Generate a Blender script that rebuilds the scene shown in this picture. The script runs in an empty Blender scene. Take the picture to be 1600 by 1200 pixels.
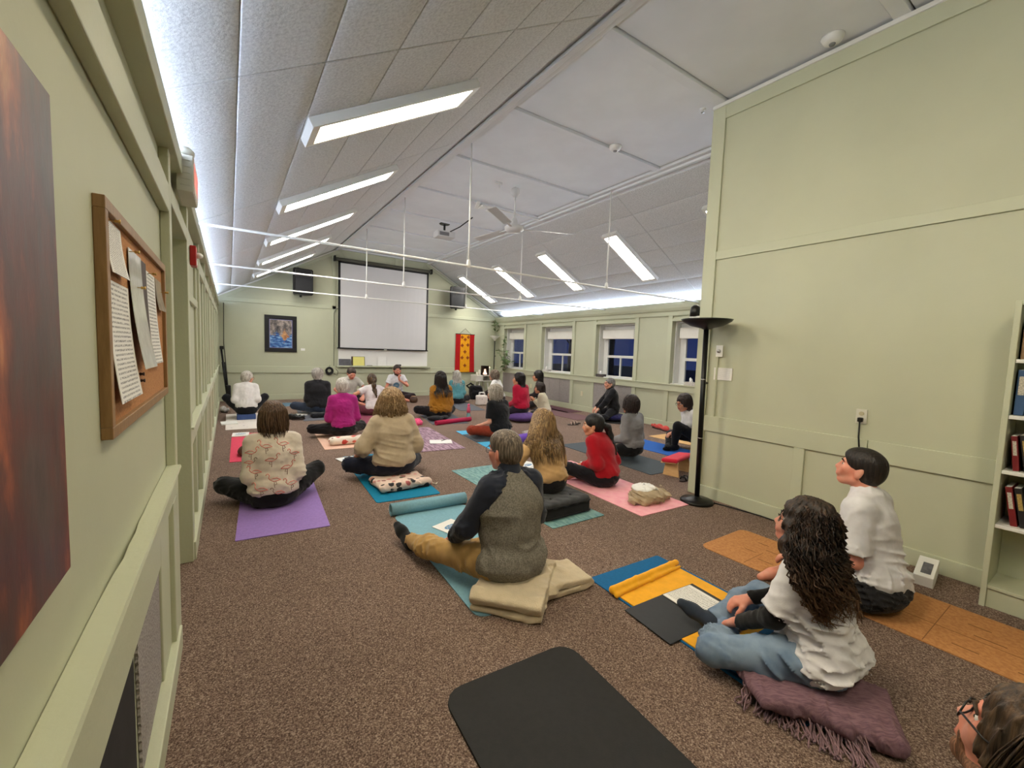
import bpy, bmesh, math, random
import numpy as np
from mathutils import Vector, Matrix
from mathutils.bvhtree import BVHTree

SC = bpy.context.scene
COL = SC.collection
R = math.radians
random.seed(7)

# ------------------------------------------------------------------ camera
YAW, PITCH, ROLL, FPX, CAMZ = R(33.656), R(-4.393), R(2.072), 664.9, 1.45
cf = Vector((math.sin(YAW)*math.cos(PITCH), math.cos(YAW)*math.cos(PITCH), math.sin(PITCH)))
cr = Vector((math.cos(YAW), -math.sin(YAW), 0)); cu = cr.cross(cf)
cr, cu = cr*math.cos(ROLL)+cu*math.sin(ROLL), -cr*math.sin(ROLL)+cu*math.cos(ROLL)
cam = bpy.data.objects.new('camera', bpy.data.cameras.new('camera'))
COL.objects.link(cam)
cam.matrix_world = Matrix(((cr.x, cu.x, -cf.x, 0), (cr.y, cu.y, -cf.y, 0), (cr.z, cu.z, -cf.z, CAMZ), (0, 0, 0, 1)))
cam.data.sensor_fit = 'HORIZONTAL'; cam.data.sensor_width = 36.0
cam.data.lens = 36.0*FPX/1600.0
cam.data.clip_start = 0.02; cam.data.clip_end = 200
SC.camera = cam

# ------------------------------------------------------------------ light levels
world = bpy.data.worlds.new('night'); SC.world = world; world.use_nodes = True
bg = world.node_tree.nodes['Background']
bg.inputs[0].default_value = (0.05, 0.08, 0.26, 1); bg.inputs[1].default_value = 0.4
SC.view_settings.view_transform = 'Standard'; SC.view_settings.look = 'None'
SC.view_settings.gamma = 1.0; SC.view_settings.use_curve_mapping = False
SC.view_settings.exposure = -0.1
PANEL_POWER = 38.0        # emission of the ceiling light diffusers
COVE_POWER = 58.0        # emission of the cove strips on top of the side walls

cy = SC.cycles
cy.max_bounces = 7; cy.diffuse_bounces = 5; cy.glossy_bounces = 3; cy.transmission_bounces = 4; cy.transparent_max_bounces = 8
cy.caustics_reflective = False; cy.caustics_refractive = False

# ------------------------------------------------------------------ materials
MATS = {}
def nodes_of(m):
    m.use_nodes = True
    nt = m.node_tree
    return nt, nt.nodes['Principled BSDF']
def col(c):
    """sRGB 0-255 triple -> linear rgba"""
    def f(v):
        v /= 255.0
        return v/12.92 if v <= 0.04045 else ((v+0.055)/1.055)**2.4
    return (f(c[0]), f(c[1]), f(c[2]), 1)
def N(nt, t, **kw):
    n = nt.nodes.new(t)
    for k, v in kw.items(): setattr(n, k, v)
    return n
def mix_rgb(nt, fac, a, b, blend='MIX'):
    n = N(nt, 'ShaderNodeMix', data_type='RGBA', blend_type=blend)
    for i, v in ((0, fac), (6, a), (7, b)):
        if hasattr(v, 'is_linked') or hasattr(v, 'links'): nt.links.new(v, n.inputs[i])
        else: n.inputs[i].default_value = v
    return n.outputs[2]
def ramp(nt, src, stops):
    n = N(nt, 'ShaderNodeValToRGB')
    e = n.color_ramp.elements
    while len(e) < len(stops): e.new(0.5)
    for i, (p, c) in enumerate(stops):
        e[i].position = p; e[i].color = c
    nt.links.new(src, n.inputs[0])
    return n.outputs[0]
def coords(nt, scale=(1, 1, 1), kind='Object', loc=(0, 0, 0), rot=(0, 0, 0)):
    tc = N(nt, 'ShaderNodeTexCoord'); mp = N(nt, 'ShaderNodeMapping')
    mp.inputs['Scale'].default_value = scale; mp.inputs['Location'].default_value = loc; mp.inputs['Rotation'].default_value = rot
    nt.links.new(tc.outputs[kind], mp.inputs[0])
    return mp.outputs[0]
def noise(nt, vec, scale, detail=3, rough=0.55, out=0):
    n = N(nt, 'ShaderNodeTexNoise')
    n.inputs['Scale'].default_value = scale; n.inputs['Detail'].default_value = detail; n.inputs['Roughness'].default_value = rough
    nt.links.new(vec, n.inputs['Vector'])
    return n.outputs[out]
def bump(nt, bs, h, strength, dist=0.01):
    b = N(nt, 'ShaderNodeBump'); b.inputs['Strength'].default_value = strength; b.inputs['Distance'].default_value = dist
    nt.links.new(h, b.inputs['Height']); nt.links.new(b.outputs[0], bs.inputs['Normal'])
def mat(name, rgb, rough=0.6, var=0.0, vscale=6.0, bmp=0.0, bscale=80.0, metal=0.0, rgb2=None, spec=0.4, stretch=(1, 1, 1), bstretch=(1, 1, 1), sheen=0.0):
    """plain procedural material: colour with noise variation and a fine bump"""
    if name in MATS: return MATS[name]
    m = bpy.data.materials.new(name); nt, bs = nodes_of(m)
    bs.inputs['Roughness'].default_value = rough; bs.inputs['Metallic'].default_value = metal
    bs.inputs['Specular IOR Level'].default_value = spec
    if sheen: bs.inputs['Sheen Weight'].default_value = sheen
    c = col(rgb)
    bs.inputs['Base Color'].default_value = c
    if var or rgb2:
        v = coords(nt, stretch)
        f = noise(nt, v, vscale)
        if rgb2: c2 = col(rgb2)
        else: c2 = tuple(x*(1-var) for x in c[:3])+(1,)
        f2 = ramp(nt, f, [(0.38, (0, 0, 0, 1)), (0.62, (1, 1, 1, 1))])
        nt.links.new(mix_rgb(nt, f2, c, c2), bs.inputs['Base Color'])
    if bmp:
        bump(nt, bs, noise(nt, coords(nt, bstretch), bscale, 2), bmp, 0.004)
    MATS[name] = m
    return m
def glow(name, rgb, power):
    if name in MATS: return MATS[name]
    m = bpy.data.materials.new(name); nt, bs = nodes_of(m)
    bs.inputs['Base Color'].default_value = (0.8, 0.8, 0.8, 1)
    bs.inputs['Emission Color'].default_value = col(rgb); bs.inputs['Emission Strength'].default_value = power
    MATS[name] = m
    return m
def fabric(name, rgb, var=0.12, rgb2=None, rough=0.9, scale=14, bmp=0.25, bscale=420):
    return mat(name, rgb, rough, var, scale, bmp, bscale, rgb2=rgb2, spec=0.15, sheen=0.15)

# ------------------------------------------------------------------ objects
def props(o, label=None, cat=None, group=None, kind=None):
    if label: o['label'] = label
    if cat: o['category'] = cat
    if group: o['group'] = group
    if kind: o['kind'] = kind
    return o
def setpar(o, p):
    o.parent = p
    return o
def link(name, me, m=None, parent=None, loc=(0, 0, 0), rot=(0, 0, 0)):
    o = bpy.data.objects.new(name, me)
    COL.objects.link(o)
    if m is not None and me is not None:
        ms = m if isinstance(m, (list, tuple)) else [m]
        if len(me.materials) == 0:
            for q in ms: me.materials.append(q)
    o.location = loc; o.rotation_euler = rot
    if parent is not None: o.parent = parent
    return o
def empty(name, loc=(0, 0, 0), rz=0, **kw):
    o = bpy.data.objects.new(name, None); COL.objects.link(o)
    o.empty_display_size = 0.1
    o.location = loc; o.rotation_euler = (0, 0, rz)
    return props(o, **kw)
def copy_tree(o, parent=None, **kw):
    c = o.copy(); COL.objects.link(c)
    if parent is not None: c.parent = parent
    for ch in list(o.children): copy_tree(ch, c)
    return props(c, **kw)
class MB:
    """collects shapes into one bmesh"""
    def __init__(s): s.bm = bmesh.new()
    def box(s, lo, hi, bev=0.0, M=None, seg=2):
        r = bmesh.ops.create_cube(s.bm, size=1.0)
        c = [(a+b)/2 for a, b in zip(lo, hi)]; d = [abs(b-a) for a, b in zip(lo, hi)]
        T = Matrix.Translation(c) @ Matrix.Diagonal((*d, 1))
        bmesh.ops.transform(s.bm, matrix=T, verts=r['verts'])
        vs = r['verts']
        if bev:
            es = list({e for v in vs for e in v.link_edges})
            q = bmesh.ops.bevel(s.bm, geom=es, offset=bev, segments=seg, affect='EDGES', profile=0.5, clamp_overlap=True)
            vs = list({v for f in q['faces'] for v in f.verts} | {v for v in vs if v.is_valid})
        if M is not None: bmesh.ops.transform(s.bm, matrix=M, verts=vs)
        return s
    def tube(s, pts, r, n=8, cap=True, closed=False):
        pts = [Vector(p) for p in pts]; rs = r if isinstance(r, (list, tuple)) else [r]*len(pts)
        rings = []; up = None
        for i, p in enumerate(pts):
            a = pts[i-1] if (i > 0 or closed) else p; b = pts[(i+1) % len(pts)] if (i < len(pts)-1 or closed) else p
            t = (b-a)
            t = t.normalized() if t.length > 1e-9 else Vector((0, 0, 1))
            if up is None:
                up = Vector((0, 0, 1)) if abs(t.z) < 0.9 else Vector((1, 0, 0))
            u = (up - t*up.dot(t))
            u = u.normalized() if u.length > 1e-6 else t.orthogonal().normalized()
            up = u; w = t.cross(u)
            rings.append([s.bm.verts.new(p + (u*math.cos(2*math.pi*k/n)+w*math.sin(2*math.pi*k/n))*rs[i]) for k in range(n)])
        m = len(rings)
        for i in range(m if closed else m-1):
            A, B = rings[i], rings[(i+1) % m]
            for k in range(n):
                try: s.bm.faces.new((A[k], A[(k+1) % n], B[(k+1) % n], B[k]))
                except ValueError: pass
        if cap and not closed:
            s.bm.faces.new(list(reversed(rings[0]))); s.bm.faces.new(rings[-1])
        return s
    def lathe(s, prof, n=24, M=None, sx=1.0, sy=1.0):
        """prof: (radius, z) pairs bottom to top"""
        rings = []; vs = []
        for (r, z) in prof:
            if r < 1e-6: rings.append([s.bm.verts.new((0, 0, z))])
            else: rings.append([s.bm.verts.new((r*sx*math.cos(2*math.pi*k/n), r*sy*math.sin(2*math.pi*k/n), z)) for k in range(n)])
            vs += rings[-1]
        for A, B in zip(rings, rings[1:]):
            if len(A) == 1 and len(B) == 1: continue
            for k in range(n):
                k2 = (k+1) % n
                if len(A) == 1: f = (A[0], B[k2], B[k])
                elif len(B) == 1: f = (A[k], A[k2], B[0])
                else: f = (A[k], A[k2], B[k2], B[k])
                s.bm.faces.new(f)
        for rg, rev in ((rings[0], True), (rings[-1], False)):
            if len(rg) > 2: s.bm.faces.new(list(reversed(rg)) if rev else rg)
        if M is not None: bmesh.ops.transform(s.bm, matrix=M, verts=vs)
        return s
    def prism(s, poly, z0, z1, M=None, bev=0):
        """poly: ccw xy outline"""
        a = [s.bm.verts.new((x, y, z0)) for x, y in poly]; b = [s.bm.verts.new((x, y, z1)) for x, y in poly]
        n = len(poly)
        s.bm.faces.new(list(reversed(a))); s.bm.faces.new(b)
        for i in range(n): s.bm.faces.new((a[i], a[(i+1) % n], b[(i+1) % n], b[i]))
        if M is not None: bmesh.ops.transform(s.bm, matrix=M, verts=a+b)
        return s
    def quad(s, *p):
        s.bm.faces.new([s.bm.verts.new(q) for q in p]); return s
    def sphere(s, c, r, u=16, v=10, sc=(1, 1, 1)):
        q = bmesh.ops.create_uvsphere(s.bm, u_segments=u, v_segments=v, radius=r)
        bmesh.ops.transform(s.bm, matrix=Matrix.Translation(c) @ Matrix.Diagonal((*sc, 1)), verts=q['verts'])
        return s
    def mesh(s, name, smooth=False):
        bmesh.ops.recalc_face_normals(s.bm, faces=s.bm.faces)
        me = bpy.data.meshes.new(name); s.bm.to_mesh(me); s.bm.free()
        if smooth:
            for p in me.polygons: p.use_smooth = True
        return me
    def build(s, name, m=None, parent=None, loc=(0, 0, 0), rot=(0, 0, 0), smooth=False):
        return link(name, s.mesh(name, smooth), m, parent, loc, rot)
def box(name, lo, hi, m, parent=None, bev=0.0, **kw):
    """a box object whose origin is at its base centre"""
    c = ((lo[0]+hi[0])/2, (lo[1]+hi[1])/2, min(lo[2], hi[2]))
    me = MB().box([a-b for a, b in zip(lo, c)], [a-b for a, b in zip(hi, c)], bev).mesh(name)
    o = link(name, me, m, parent)
    if parent is not None: o.location = Vector(c) - world_loc(parent)
    else: o.location = c
    return props(o, **kw)
def world_loc(o):
    v = Vector(o.location)
    while o.parent is not None:
        o = o.parent; v += Vector(o.location)
    return v
def raw_mesh(name, V, F, smooth=True):
    """V (n,3) float, F (m,4) or (m,3) int numpy arrays"""
    me = bpy.data.meshes.new(name)
    V = np.asarray(V, np.float32); F = np.asarray(F, np.int32); k = F.shape[1]
    me.vertices.add(len(V)); me.vertices.foreach_set('co', V.ravel())
    me.loops.add(F.size); me.loops.foreach_set('vertex_index', F.ravel())
    me.polygons.add(len(F)); me.polygons.foreach_set('loop_start', np.arange(0, F.size, k, dtype=np.int32))
    me.polygons.foreach_set('use_smooth', np.ones(len(F), bool) if smooth else np.zeros(len(F), bool))
    me.update(calc_edges=True); me.validate()
    return me
def text_obj(name, s, size, m, parent, loc, rot, extrude=0.001, align='CENTER'):
    cu_ = bpy.data.curves.new(name, 'FONT'); cu_.body = s; cu_.size = size; cu_.extrude = extrude
    cu_.align_x = align; cu_.align_y = 'CENTER'
    cu_.materials.append(m)
    o = bpy.data.objects.new(name, cu_); COL.objects.link(o)
    bpy.context.view_layer.update()
    me = bpy.data.meshes.new_from_object(o.evaluated_get(bpy.context.evaluated_depsgraph_get()))
    bpy.data.objects.remove(o)
    return link(name, me, m, parent, loc, rot)

# ------------------------------------------------------------------ soft shapes: signed distance fields meshed by surface nets
def cap(a, b, ra, rb=None): return ('c', np.array(a, float), np.array(b, float), float(ra), float(ra if rb is None else rb))
def ell(c, r, M=None): return ('e', np.array(c, float), np.array(r, float), None if M is None else np.array(M, float))
def rbox(c, hs, rad, M=None): return ('b', np.array(c, float), np.array(hs, float), float(rad), None if M is None else np.array(M, float))
def sheet(pts, half, t, M=None, at=(0, 0, 0)):
    """a thick sheet: a polyline in the (x, z) plane swept along y"""
    q = np.array(pts, float); at = np.array(at, float); M = np.eye(3) if M is None else np.array(M, float)
    def f(P):
        L = (P-at)@M; A = L[:, [0, 2]]; d = np.full(len(P), 9.0)
        for a, b in zip(q, q[1:]):
            ba = b-a; u = np.clip((A-a)@ba/(ba@ba), 0, 1); d = np.minimum(d, np.sqrt(((A-a-u[:, None]*ba)**2).sum(1)))
        d = d-t; e = np.abs(L[:, 1])-half
        return np.sqrt(np.maximum(d+0.006, 0)**2+np.maximum(e+0.006, 0)**2)+np.minimum(np.maximum(d+0.006, e+0.006), 0)-0.006
    r = np.linalg.norm(np.abs(q).max(0))+half+t
    return ('f', f, at-r, at+np.array([r, r, np.abs(q[:, 1]).max()+t+0.02]))
def prim_d(p, P):
    if p[0] == 'f': return p[1](P)
    if p[0] == 'c':
        _, a, b, ra, rb = p
        ba = b-a; L = max(ba@ba, 1e-9); q = P-a
        t = np.clip(q@ba/L, 0, 1)
        return np.sqrt(((q-t[:, None]*ba)**2).sum(1)) - (ra+(rb-ra)*t)
    if p[0] == 'e':
        _, c, r, M = p
        q = P-c
        if M is not None: q = q@M
        k0 = np.sqrt(((q/r)**2).sum(1)); k1 = np.sqrt(((q/(r*r))**2).sum(1))+1e-9
        return np.where(k0 < 1e-4, -r.min(), k0*(k0-1)/k1)
    _, c, hs, rad, M = p
    q = P-c
    if M is not None: q = q@M
    q = np.abs(q)-(hs-rad)
    return np.sqrt((np.maximum(q, 0)**2).sum(1)) + np.minimum(q.max(1), 0) - rad
def prim_box(p):
    if p[0] == 'f': return p[2], p[3]
    if p[0] == 'c':
        r = max(p[3], p[4]); return np.minimum(p[1], p[2])-r, np.maximum(p[1], p[2])+r
    r = (p[2].max() if p[0] == 'e' else np.linalg.norm(p[2]))
    if p[-1] is None: return p[1]-p[2], p[1]+p[2]
    return p[1]-r, p[1]+r
def smin(a, b, k):
    h = np.clip(0.5+0.5*(b-a)/k, 0, 1)
    return b+(a-b)*h - k*h*(1-h)
def field(groups, k=0.025, kg=0.012, sub=(), disp=None, ks=0.015):
    """groups: list of (prims, clips); clips: (point, outward normal) planes. sub: prims cut away."""
    G = []
    lo = np.full(3, 9e9); hi = -lo
    for prims, clips in groups:
        bx = [prim_box(p) for p in prims]
        for a, b in bx: lo = np.minimum(lo, a); hi = np.maximum(hi, b)
        G.append((prims, bx, [(np.array(c, float), np.array(n, float)/np.linalg.norm(n)) for c, n in clips]))
    def f(P):
        out = None
        for prims, bx, clips in G:
            d = np.full(len(P), 1e3)
            for p, (a, b) in zip(prims, bx):
                m = 0.12
                I = np.nonzero(((P > a-m) & (P < b+m)).all(1))[0]
                if len(I) == 0: continue
                dd = prim_d(p, P[I])
                d[I] = np.where(d[I] > 100, dd, smin(d[I], dd, k))
            d = np.where(d > 100, 0.12, d)
            for c, n in clips: d = np.maximum(d, (P-c)@n)
            out = d if out is None else smin(out, d, kg)
        for p in sub:
            out = -smin(-out, prim_d(p, P), ks)
        if disp is not None: out = out + disp(P)
        return out
    return f, lo, hi
def sdf_mesh(name, fld, h, pad=0.03, smooth_it=1):
    f, lo, hi = fld
    lo = lo-pad; hi = hi+pad
    s = 8
    n = np.maximum(np.ceil((hi-lo)/(h*s)).astype(int)+1, 3)
    def pts(idx, st): return lo + idx*(h*st)
    idx = np.stack(np.meshgrid(*[np.arange(k) for k in n], indexing='ij'), -1).reshape(-1, 3)
    V = f(pts(idx, s)).reshape(n)
    while s > 1:
        s //= 2
        m = 2*np.array(V.shape)-1
        W = V
        for ax in range(3):
            sh = list(W.shape); sh[ax] = 2*sh[ax]-1
            Z = np.empty(sh, W.dtype)
            sl = [slice(None)]*3; sl[ax] = slice(0, None, 2); Z[tuple(sl)] = W
            a = [slice(None)]*3; b = [slice(None)]*3; a[ax] = slice(0, -1); b[ax] = slice(1, None)
            sl[ax] = slice(1, None, 2); Z[tuple(sl)] = 0.5*(W[tuple(a)]+W[tuple(b)])
            W = Z
        I = np.argwhere(np.abs(W) < 2.0*h*s+0.006)
        W[I[:, 0], I[:, 1], I[:, 2]] = f(pts(I, s))
        V = W
    ins = V < 0
    c = np.zeros(np.array(V.shape)-1, np.int8)
    for dx in (0, 1):
        for dy in (0, 1):
            for dz in (0, 1):
                c += ins[dx:V.shape[0]-1+dx, dy:V.shape[1]-1+dy, dz:V.shape[2]-1+dz]
    A = np.argwhere((c > 0) & (c < 8))
    vid = np.full(c.shape, -1, np.int32); vid[A[:, 0], A[:, 1], A[:, 2]] = np.arange(len(A))
    acc = np.zeros((len(A), 3)); cnt = np.zeros(len(A))
    corners = [(i, j, k) for i in (0, 1) for j in (0, 1) for k in (0, 1)]
    for p in corners:
        for ax in range(3):
            if p[ax]: continue
            q = list(p); q[ax] = 1
            v0 = V[A[:, 0]+p[0], A[:, 1]+p[1], A[:, 2]+p[2]]; v1 = V[A[:, 0]+q[0], A[:, 1]+q[1], A[:, 2]+q[2]]
            M = (v0 < 0) != (v1 < 0)
            t = v0/np.where(M, v0-v1, 1)
            P = np.array(p, float)[None]+np.zeros((len(A), 3)); P[:, ax] = t
            acc[M] += P[M]; cnt[M] += 1
    X = lo + (A + acc/np.maximum(cnt, 1)[:, None])*h
    quads = []
    for ax in range(3):
        o1, o2 = [(1, 2), (2, 0), (0, 1)][ax]
        sa = [slice(1, -1)]*3; sb = [slice(1, -1)]*3
        sa[ax] = slice(0, V.shape[ax]-1); sb[ax] = slice(1, V.shape[ax])
        e = ins[tuple(sa)] != ins[tuple(sb)]
        E = np.argwhere(e)
        if len(E) == 0: continue
        E0 = E.copy(); E0[:, o1] += 1; E0[:, o2] += 1
        neg = ins[E0[:, 0], E0[:, 1], E0[:, 2]]
        def g(d1, d2):
            Q = E0.copy(); Q[:, o1] -= d1; Q[:, o2] -= d2
            return vid[Q[:, 0], Q[:, 1], Q[:, 2]]
        q = np.stack([g(1, 1), g(0, 1), g(0, 0), g(1, 0)], 1)
        q[~neg] = q[~neg][:, ::-1]
        quads.append(q)
    F = np.concatenate(quads)
    F = F[(F >= 0).all(1)]
    for _ in range(smooth_it):
        S = np.zeros_like(X); n_ = np.zeros(len(X))
        for i in range(4):
            a, b = F[:, i], F[:, (i+1) % 4]
            np.add.at(S, a, X[b]); np.add.at(n_, a, 1)
        X = 0.5*X + 0.5*S/np.maximum(n_, 1)[:, None]
    return X, F
def waves(seed, freq, n=5):
    rg = np.random.RandomState(seed)
    K = rg.normal(size=(n, 3))*np.array(freq)[None]; ph = rg.uniform(0, 6.28, n)
    def f(P): return np.sin(P@K.T+ph).sum(1)/n
    return f
def creases(seed, freq, amp, n=4):
    a = waves(seed, freq, n); b = waves(seed+99, tuple(x*0.45 for x in freq), 3)
    def f(P):
        v = np.clip(1-np.abs(a(P))*2.6, 0, 1)**1.4
        return -amp*1.5*v*(0.45+0.9*b(P))
    return f
def soft(name, groups, h, m, parent=None, loc=(0, 0, 0), rot=(0, 0, 0), T=None, **kw):
    X, F = sdf_mesh(name, field(groups, **kw), h)
    if T is not None:
        X = X@np.array(T.to_3x3()).T + np.array(T.translation)
    return link(name, raw_mesh(name, X, F), m, parent, loc, rot)

# ================================================================== materials of the setting
def paint(name, rgb, var=0.05, rough=0.55, b=0.12):
    m = bpy.data.materials.new(name); nt, bs = nodes_of(m)
    v = coords(nt)
    f = ramp(nt, noise(nt, v, 1.3, 4), [(0.35, (0, 0, 0, 1)), (0.7, (1, 1, 1, 1))])
    c = col(rgb); c2 = tuple(x*(1-var*1.6) for x in c[:3])+(1,)
    base = mix_rgb(nt, f, c, c2)
    # small scuffs with a shape of their own
    s = ramp(nt, noise(nt, v, 9, 6, 0.7), [(0.70, (0, 0, 0, 1)), (0.78, (0.35, 0.35, 0.35, 1))])
    base = mix_rgb(nt, s, base, tuple(x*0.55 for x in c[:3])+(1,))
    nt.links.new(base, bs.inputs['Base Color'])
    bs.inputs['Roughness'].default_value = rough; bs.inputs['Specular IOR Level'].default_value = 0.35
    bump(nt, bs, noise(nt, v, 55, 4), b, 0.004)
    return m
M_GREEN = paint('sage_green_paint', (189, 191, 165))
M_TRIM = paint('sage_green_trim', (191, 194, 168), 0.04, 0.45, 0.2)
M_WHITE = mat('white_paint', (226, 226, 222), 0.5, 0.05, 3, 0.05, 60)
M_CEIL = mat('ceiling_white', (230, 233, 236), 0.75, 0.05, 2, 0.08, 40)
M_STRING = mat('white_enamel', (232, 232, 228), 0.35, 0.03, 5)
M_BLACK = mat('black_plastic', (15, 15, 16), 0.4, 0.2, 20, 0.05, 200)
M_BLACKMETAL = mat('black_metal', (16, 16, 17), 0.35, 0.2, 12, 0.03, 100, metal=0.3)
M_CHROME = mat('steel', (180, 180, 182), 0.25, 0.05, 12, metal=1.0)

def carpet():
    m = bpy.data.materials.new('brown_carpet'); nt, bs = nodes_of(m)
    v = coords(nt)
    n1 = noise(nt, v, 170, 2, 0.6)
    big = noise(nt, v, 1.1, 3)
    c = ramp(nt, n1, [(0.28, col((70, 56, 50))), (0.44, col((122, 100, 89))), (0.56, col((154, 131, 117))), (0.72, col((210, 188, 170)))])
    w = ramp(nt, big, [(0.35, (0.86, 0.86, 0.86, 1)), (0.7, (1, 1, 1, 1))])
    nt.links.new(mix_rgb(nt, 1.0, c, w, 'MULTIPLY'), bs.inputs['Base Color'])
    bs.inputs['Roughness'].default_value = 0.97; bs.inputs['Specular IOR Level'].default_value = 0.1
    bump(nt, bs, noise(nt, v, 230, 2, 0.7), 0.9, 0.012)
    return m
M_CARPET = carpet()

def fibre_tile():
    m = bpy.data.materials.new('ceiling_fibre'); nt, bs = nodes_of(m)
    v = coords(nt, (1, 1, 1))
    n1 = noise(nt, v, 60, 5, 0.75)
    c = ramp(nt, n1, [(0.3, col((184, 186, 189))), (0.55, col((215, 217, 219))), (0.75, col((229, 231, 233)))])
    nt.links.new(c, bs.inputs['Base Color'])
    bs.inputs['Roughness'].default_value = 0.95; bs.inputs['Specular IOR Level'].default_value = 0.1
    bump(nt, bs, n1, 0.55, 0.006)
    return m
M_TILE = fibre_tile()

def grille_mat():
    m = bpy.data.materials.new('grey_mesh_grille'); nt, bs = nodes_of(m)
    v = coords(nt)
    w = N(nt, 'ShaderNodeTexVoronoi'); w.inputs['Scale'].default_value = 120; nt.links.new(v, w.inputs['Vector'])
    c = ramp(nt, w.outputs['Distance'], [(0.2, col((120, 114, 112))), (0.6, col((160, 153, 150)))])
    nt.links.new(c, bs.inputs['Base Color']); bs.inputs['Roughness'].default_value = 0.6
    bump(nt, bs, w.outputs['Distance'], 0.5, 0.004)
    return m
M_GRILLE = grille_mat()

# ================================================================== the room shell
XL, XR, YB, YF = -0.245, 7.48, 12.3, -3.0          # wall panel planes; YF is the wall behind the camera
LSL = 0.56; RSL = 0.55; ZF = 4.0; XFL, XFR = 2.42, 5.02
floor = box('floor', (-1.3, YF-0.2, -0.15), (8.0, YB+0.2, 0.0), M_CARPET, kind='structure')

# ---- left wall: slab pieces, doorway, boards
mb = MB()
mb.box((-0.60, YF, 0), (XL, 2.50, 2.34)); mb.box((-0.60, 3.395, 0), (XL, YB, 2.34)); mb.box((-0.60, 2.51, 2.11), (XL, 3.395, 2.34))
mb.box((-1.0, YF, 0), (-0.60, 2.42, 2.6)); mb.box((-1.0, 3.46, 0), (-0.60, YB, 2.6)); mb.box((-1.0, 2.42, 2.1), (-0.60, 3.46, 2.6))
wl = mb.build('wall_left', M_GREEN); props(wl, kind='structure')
def board(nm, lo, hi, par, m=M_TRIM, bev=0.004): return box(nm, lo, hi, m, par, bev)
F = -0.21
# near stretch (up to the doorway)
board('stile', (XL, 2.43, 0.0), (F, 2.51, 2.30), wl)
board('rail', (XL, YF, 2.00), (F, 2.43, 2.12), wl)
board('cornice', (XL-0.02, YF, 2.27), (-0.185, YB, 2.36), wl)
board('chair_rail', (XL, YF, 0.74), (F, 2.43, 0.86), wl)
# the chipped ledge on the chair rail: the wall side is ragged
mb = MB(); n = 60; rr = random.Random(3)
prev = None
for i in range(n+1):
    y = YF+(2.43-YF)*i/n
    back = XL+0.002+(0.010*max(0, math.sin(y*5.1))*rr.random() if 0.3 < y < 1.9 else 0)
    ring = [mb.bm.verts.new(p) for p in ((back, y, 0.86), (-0.193, y, 0.86), (-0.190, y, 0.868), (-0.193, y, 0.878), (back, y, 0.878))]
    if prev:
        for k in range(5): mb.bm.faces.new((prev[k], prev[(k+1) % 5], ring[(k+1) % 5], ring[k]))
    else: mb.bm.faces.new(ring)
    prev = ring
mb.bm.faces.new(list(reversed(prev)))
mb.build('ledge', M_TRIM, wl)
board('lower_stile', (XL, 2.30, 0.10), (F, 2.43, 0.74), wl)
board('baseboard', (XL, YF, 0.0), (-0.200, 2.43, 0.11), wl)
# flat dark sheet paints the shade of the radiator opening; broken grille beside it
box('recess_shade_sheet', (-0.2452, 0.55, 0.13), (-0.2445, 1.575, 0.56), mat('recess_shade', (38, 36, 38), 0.8, 0.3, 8), wl)
mb = MB(); prev = None
for i in range(33):
    z = 0.12+0.46*i/32
    y0 = 1.58+0.05*(0.58-z)+(0.008 if i % 2 else 0)
    a = [mb.bm.verts.new(p) for p in ((-0.2435, y0, z), (-0.2435, 2.04, z), (-0.236, 2.04, z), (-0.236, y0, z))]
    if prev:
        for k in range(4): mb.bm.faces.new((prev[k], prev[(k+1) % 4], a[(k+1) % 4], a[k]))
    prev = a
mb.build('radiator_grille', M_GRILLE, wl)
board('panel_edge', (XL, 2.04, 0.11), (-0.228, 2.30, 0.74), wl)
board('panel_head', (XL, YF, 0.58), (-0.228, 2.04, 0.74), wl)
# doorway
board('jamb', (-0.60, 3.37, 0.0), (F, 3.40, 2.14), wl)
board('jamb', (-0.60, 2.49, 0.0), (F-0.002, 2.512, 2.12), wl)
board('door_head', (-0.60, 2.51, 2.06), (F, 3.37, 2.14), wl)
d1 = box('door_1', (-0.66, 2.44, 0.01), (-0.61, 3.44, 2.06), M_TRIM, kind='structure', bev=0.004)
for z0, z1 in ((0.2, 0.9), (1.05, 1.9)): box('panel', (-0.61, 2.62, z0), (-0.604, 3.26, z1), M_TRIM, d1, 0.004)
mb = MB(); mb.lathe([(0.025, 0), (0.012, 0.01), (0.012, 0.03), (0.028, 0.045), (0.024, 0.06), (0, 0.065)], 14, Matrix.Translation((0.02, 0.4, 1.0)) @ Matrix.Rotation(R(90), 4, 'Y'))
k = mb.build('knob', M_CHROME, d1, smooth=True)
# far stretch: stiles, rails, mid rails
ys = [3.40, 4.62, 5.72, 6.82, 7.92, 9.02, 10.12, 11.22, 12.22]
for i, y in enumerate(ys): board('stile', (XL, y, 0.10), (F, y+0.09, 2.28), wl)
for a, b in zip(ys, ys[1:]):
    board('rail', (XL, a+0.09, 2.05), (F-0.004, b, 2.16), wl)
    board('chair_rail', (XL, a+0.09, 0.74), (F-0.004, b, 0.87), wl)
    board('mid_rail', (XL, a+0.09, 1.72), (F-0.014, b, 1.78), wl) if a < 4 else None
    board('casing', (XL, a+0.09, 0.87), (F-0.018, a+0.20, 2.05), wl)
    board('casing', (XL, b-0.11, 0.87), (F-0.018, b, 2.05), wl)
    board('lower_stile', (XL, (a+b)/2, 0.11), (F-0.008, (a+b)/2+0.08, 0.74), wl)
board('baseboard', (XL, 3.40, 0.0), (-0.198, YB, 0.12), wl)
board('ledge', (XL, 3.40, 0.87), (-0.195, YB, 0.885), wl)

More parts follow.
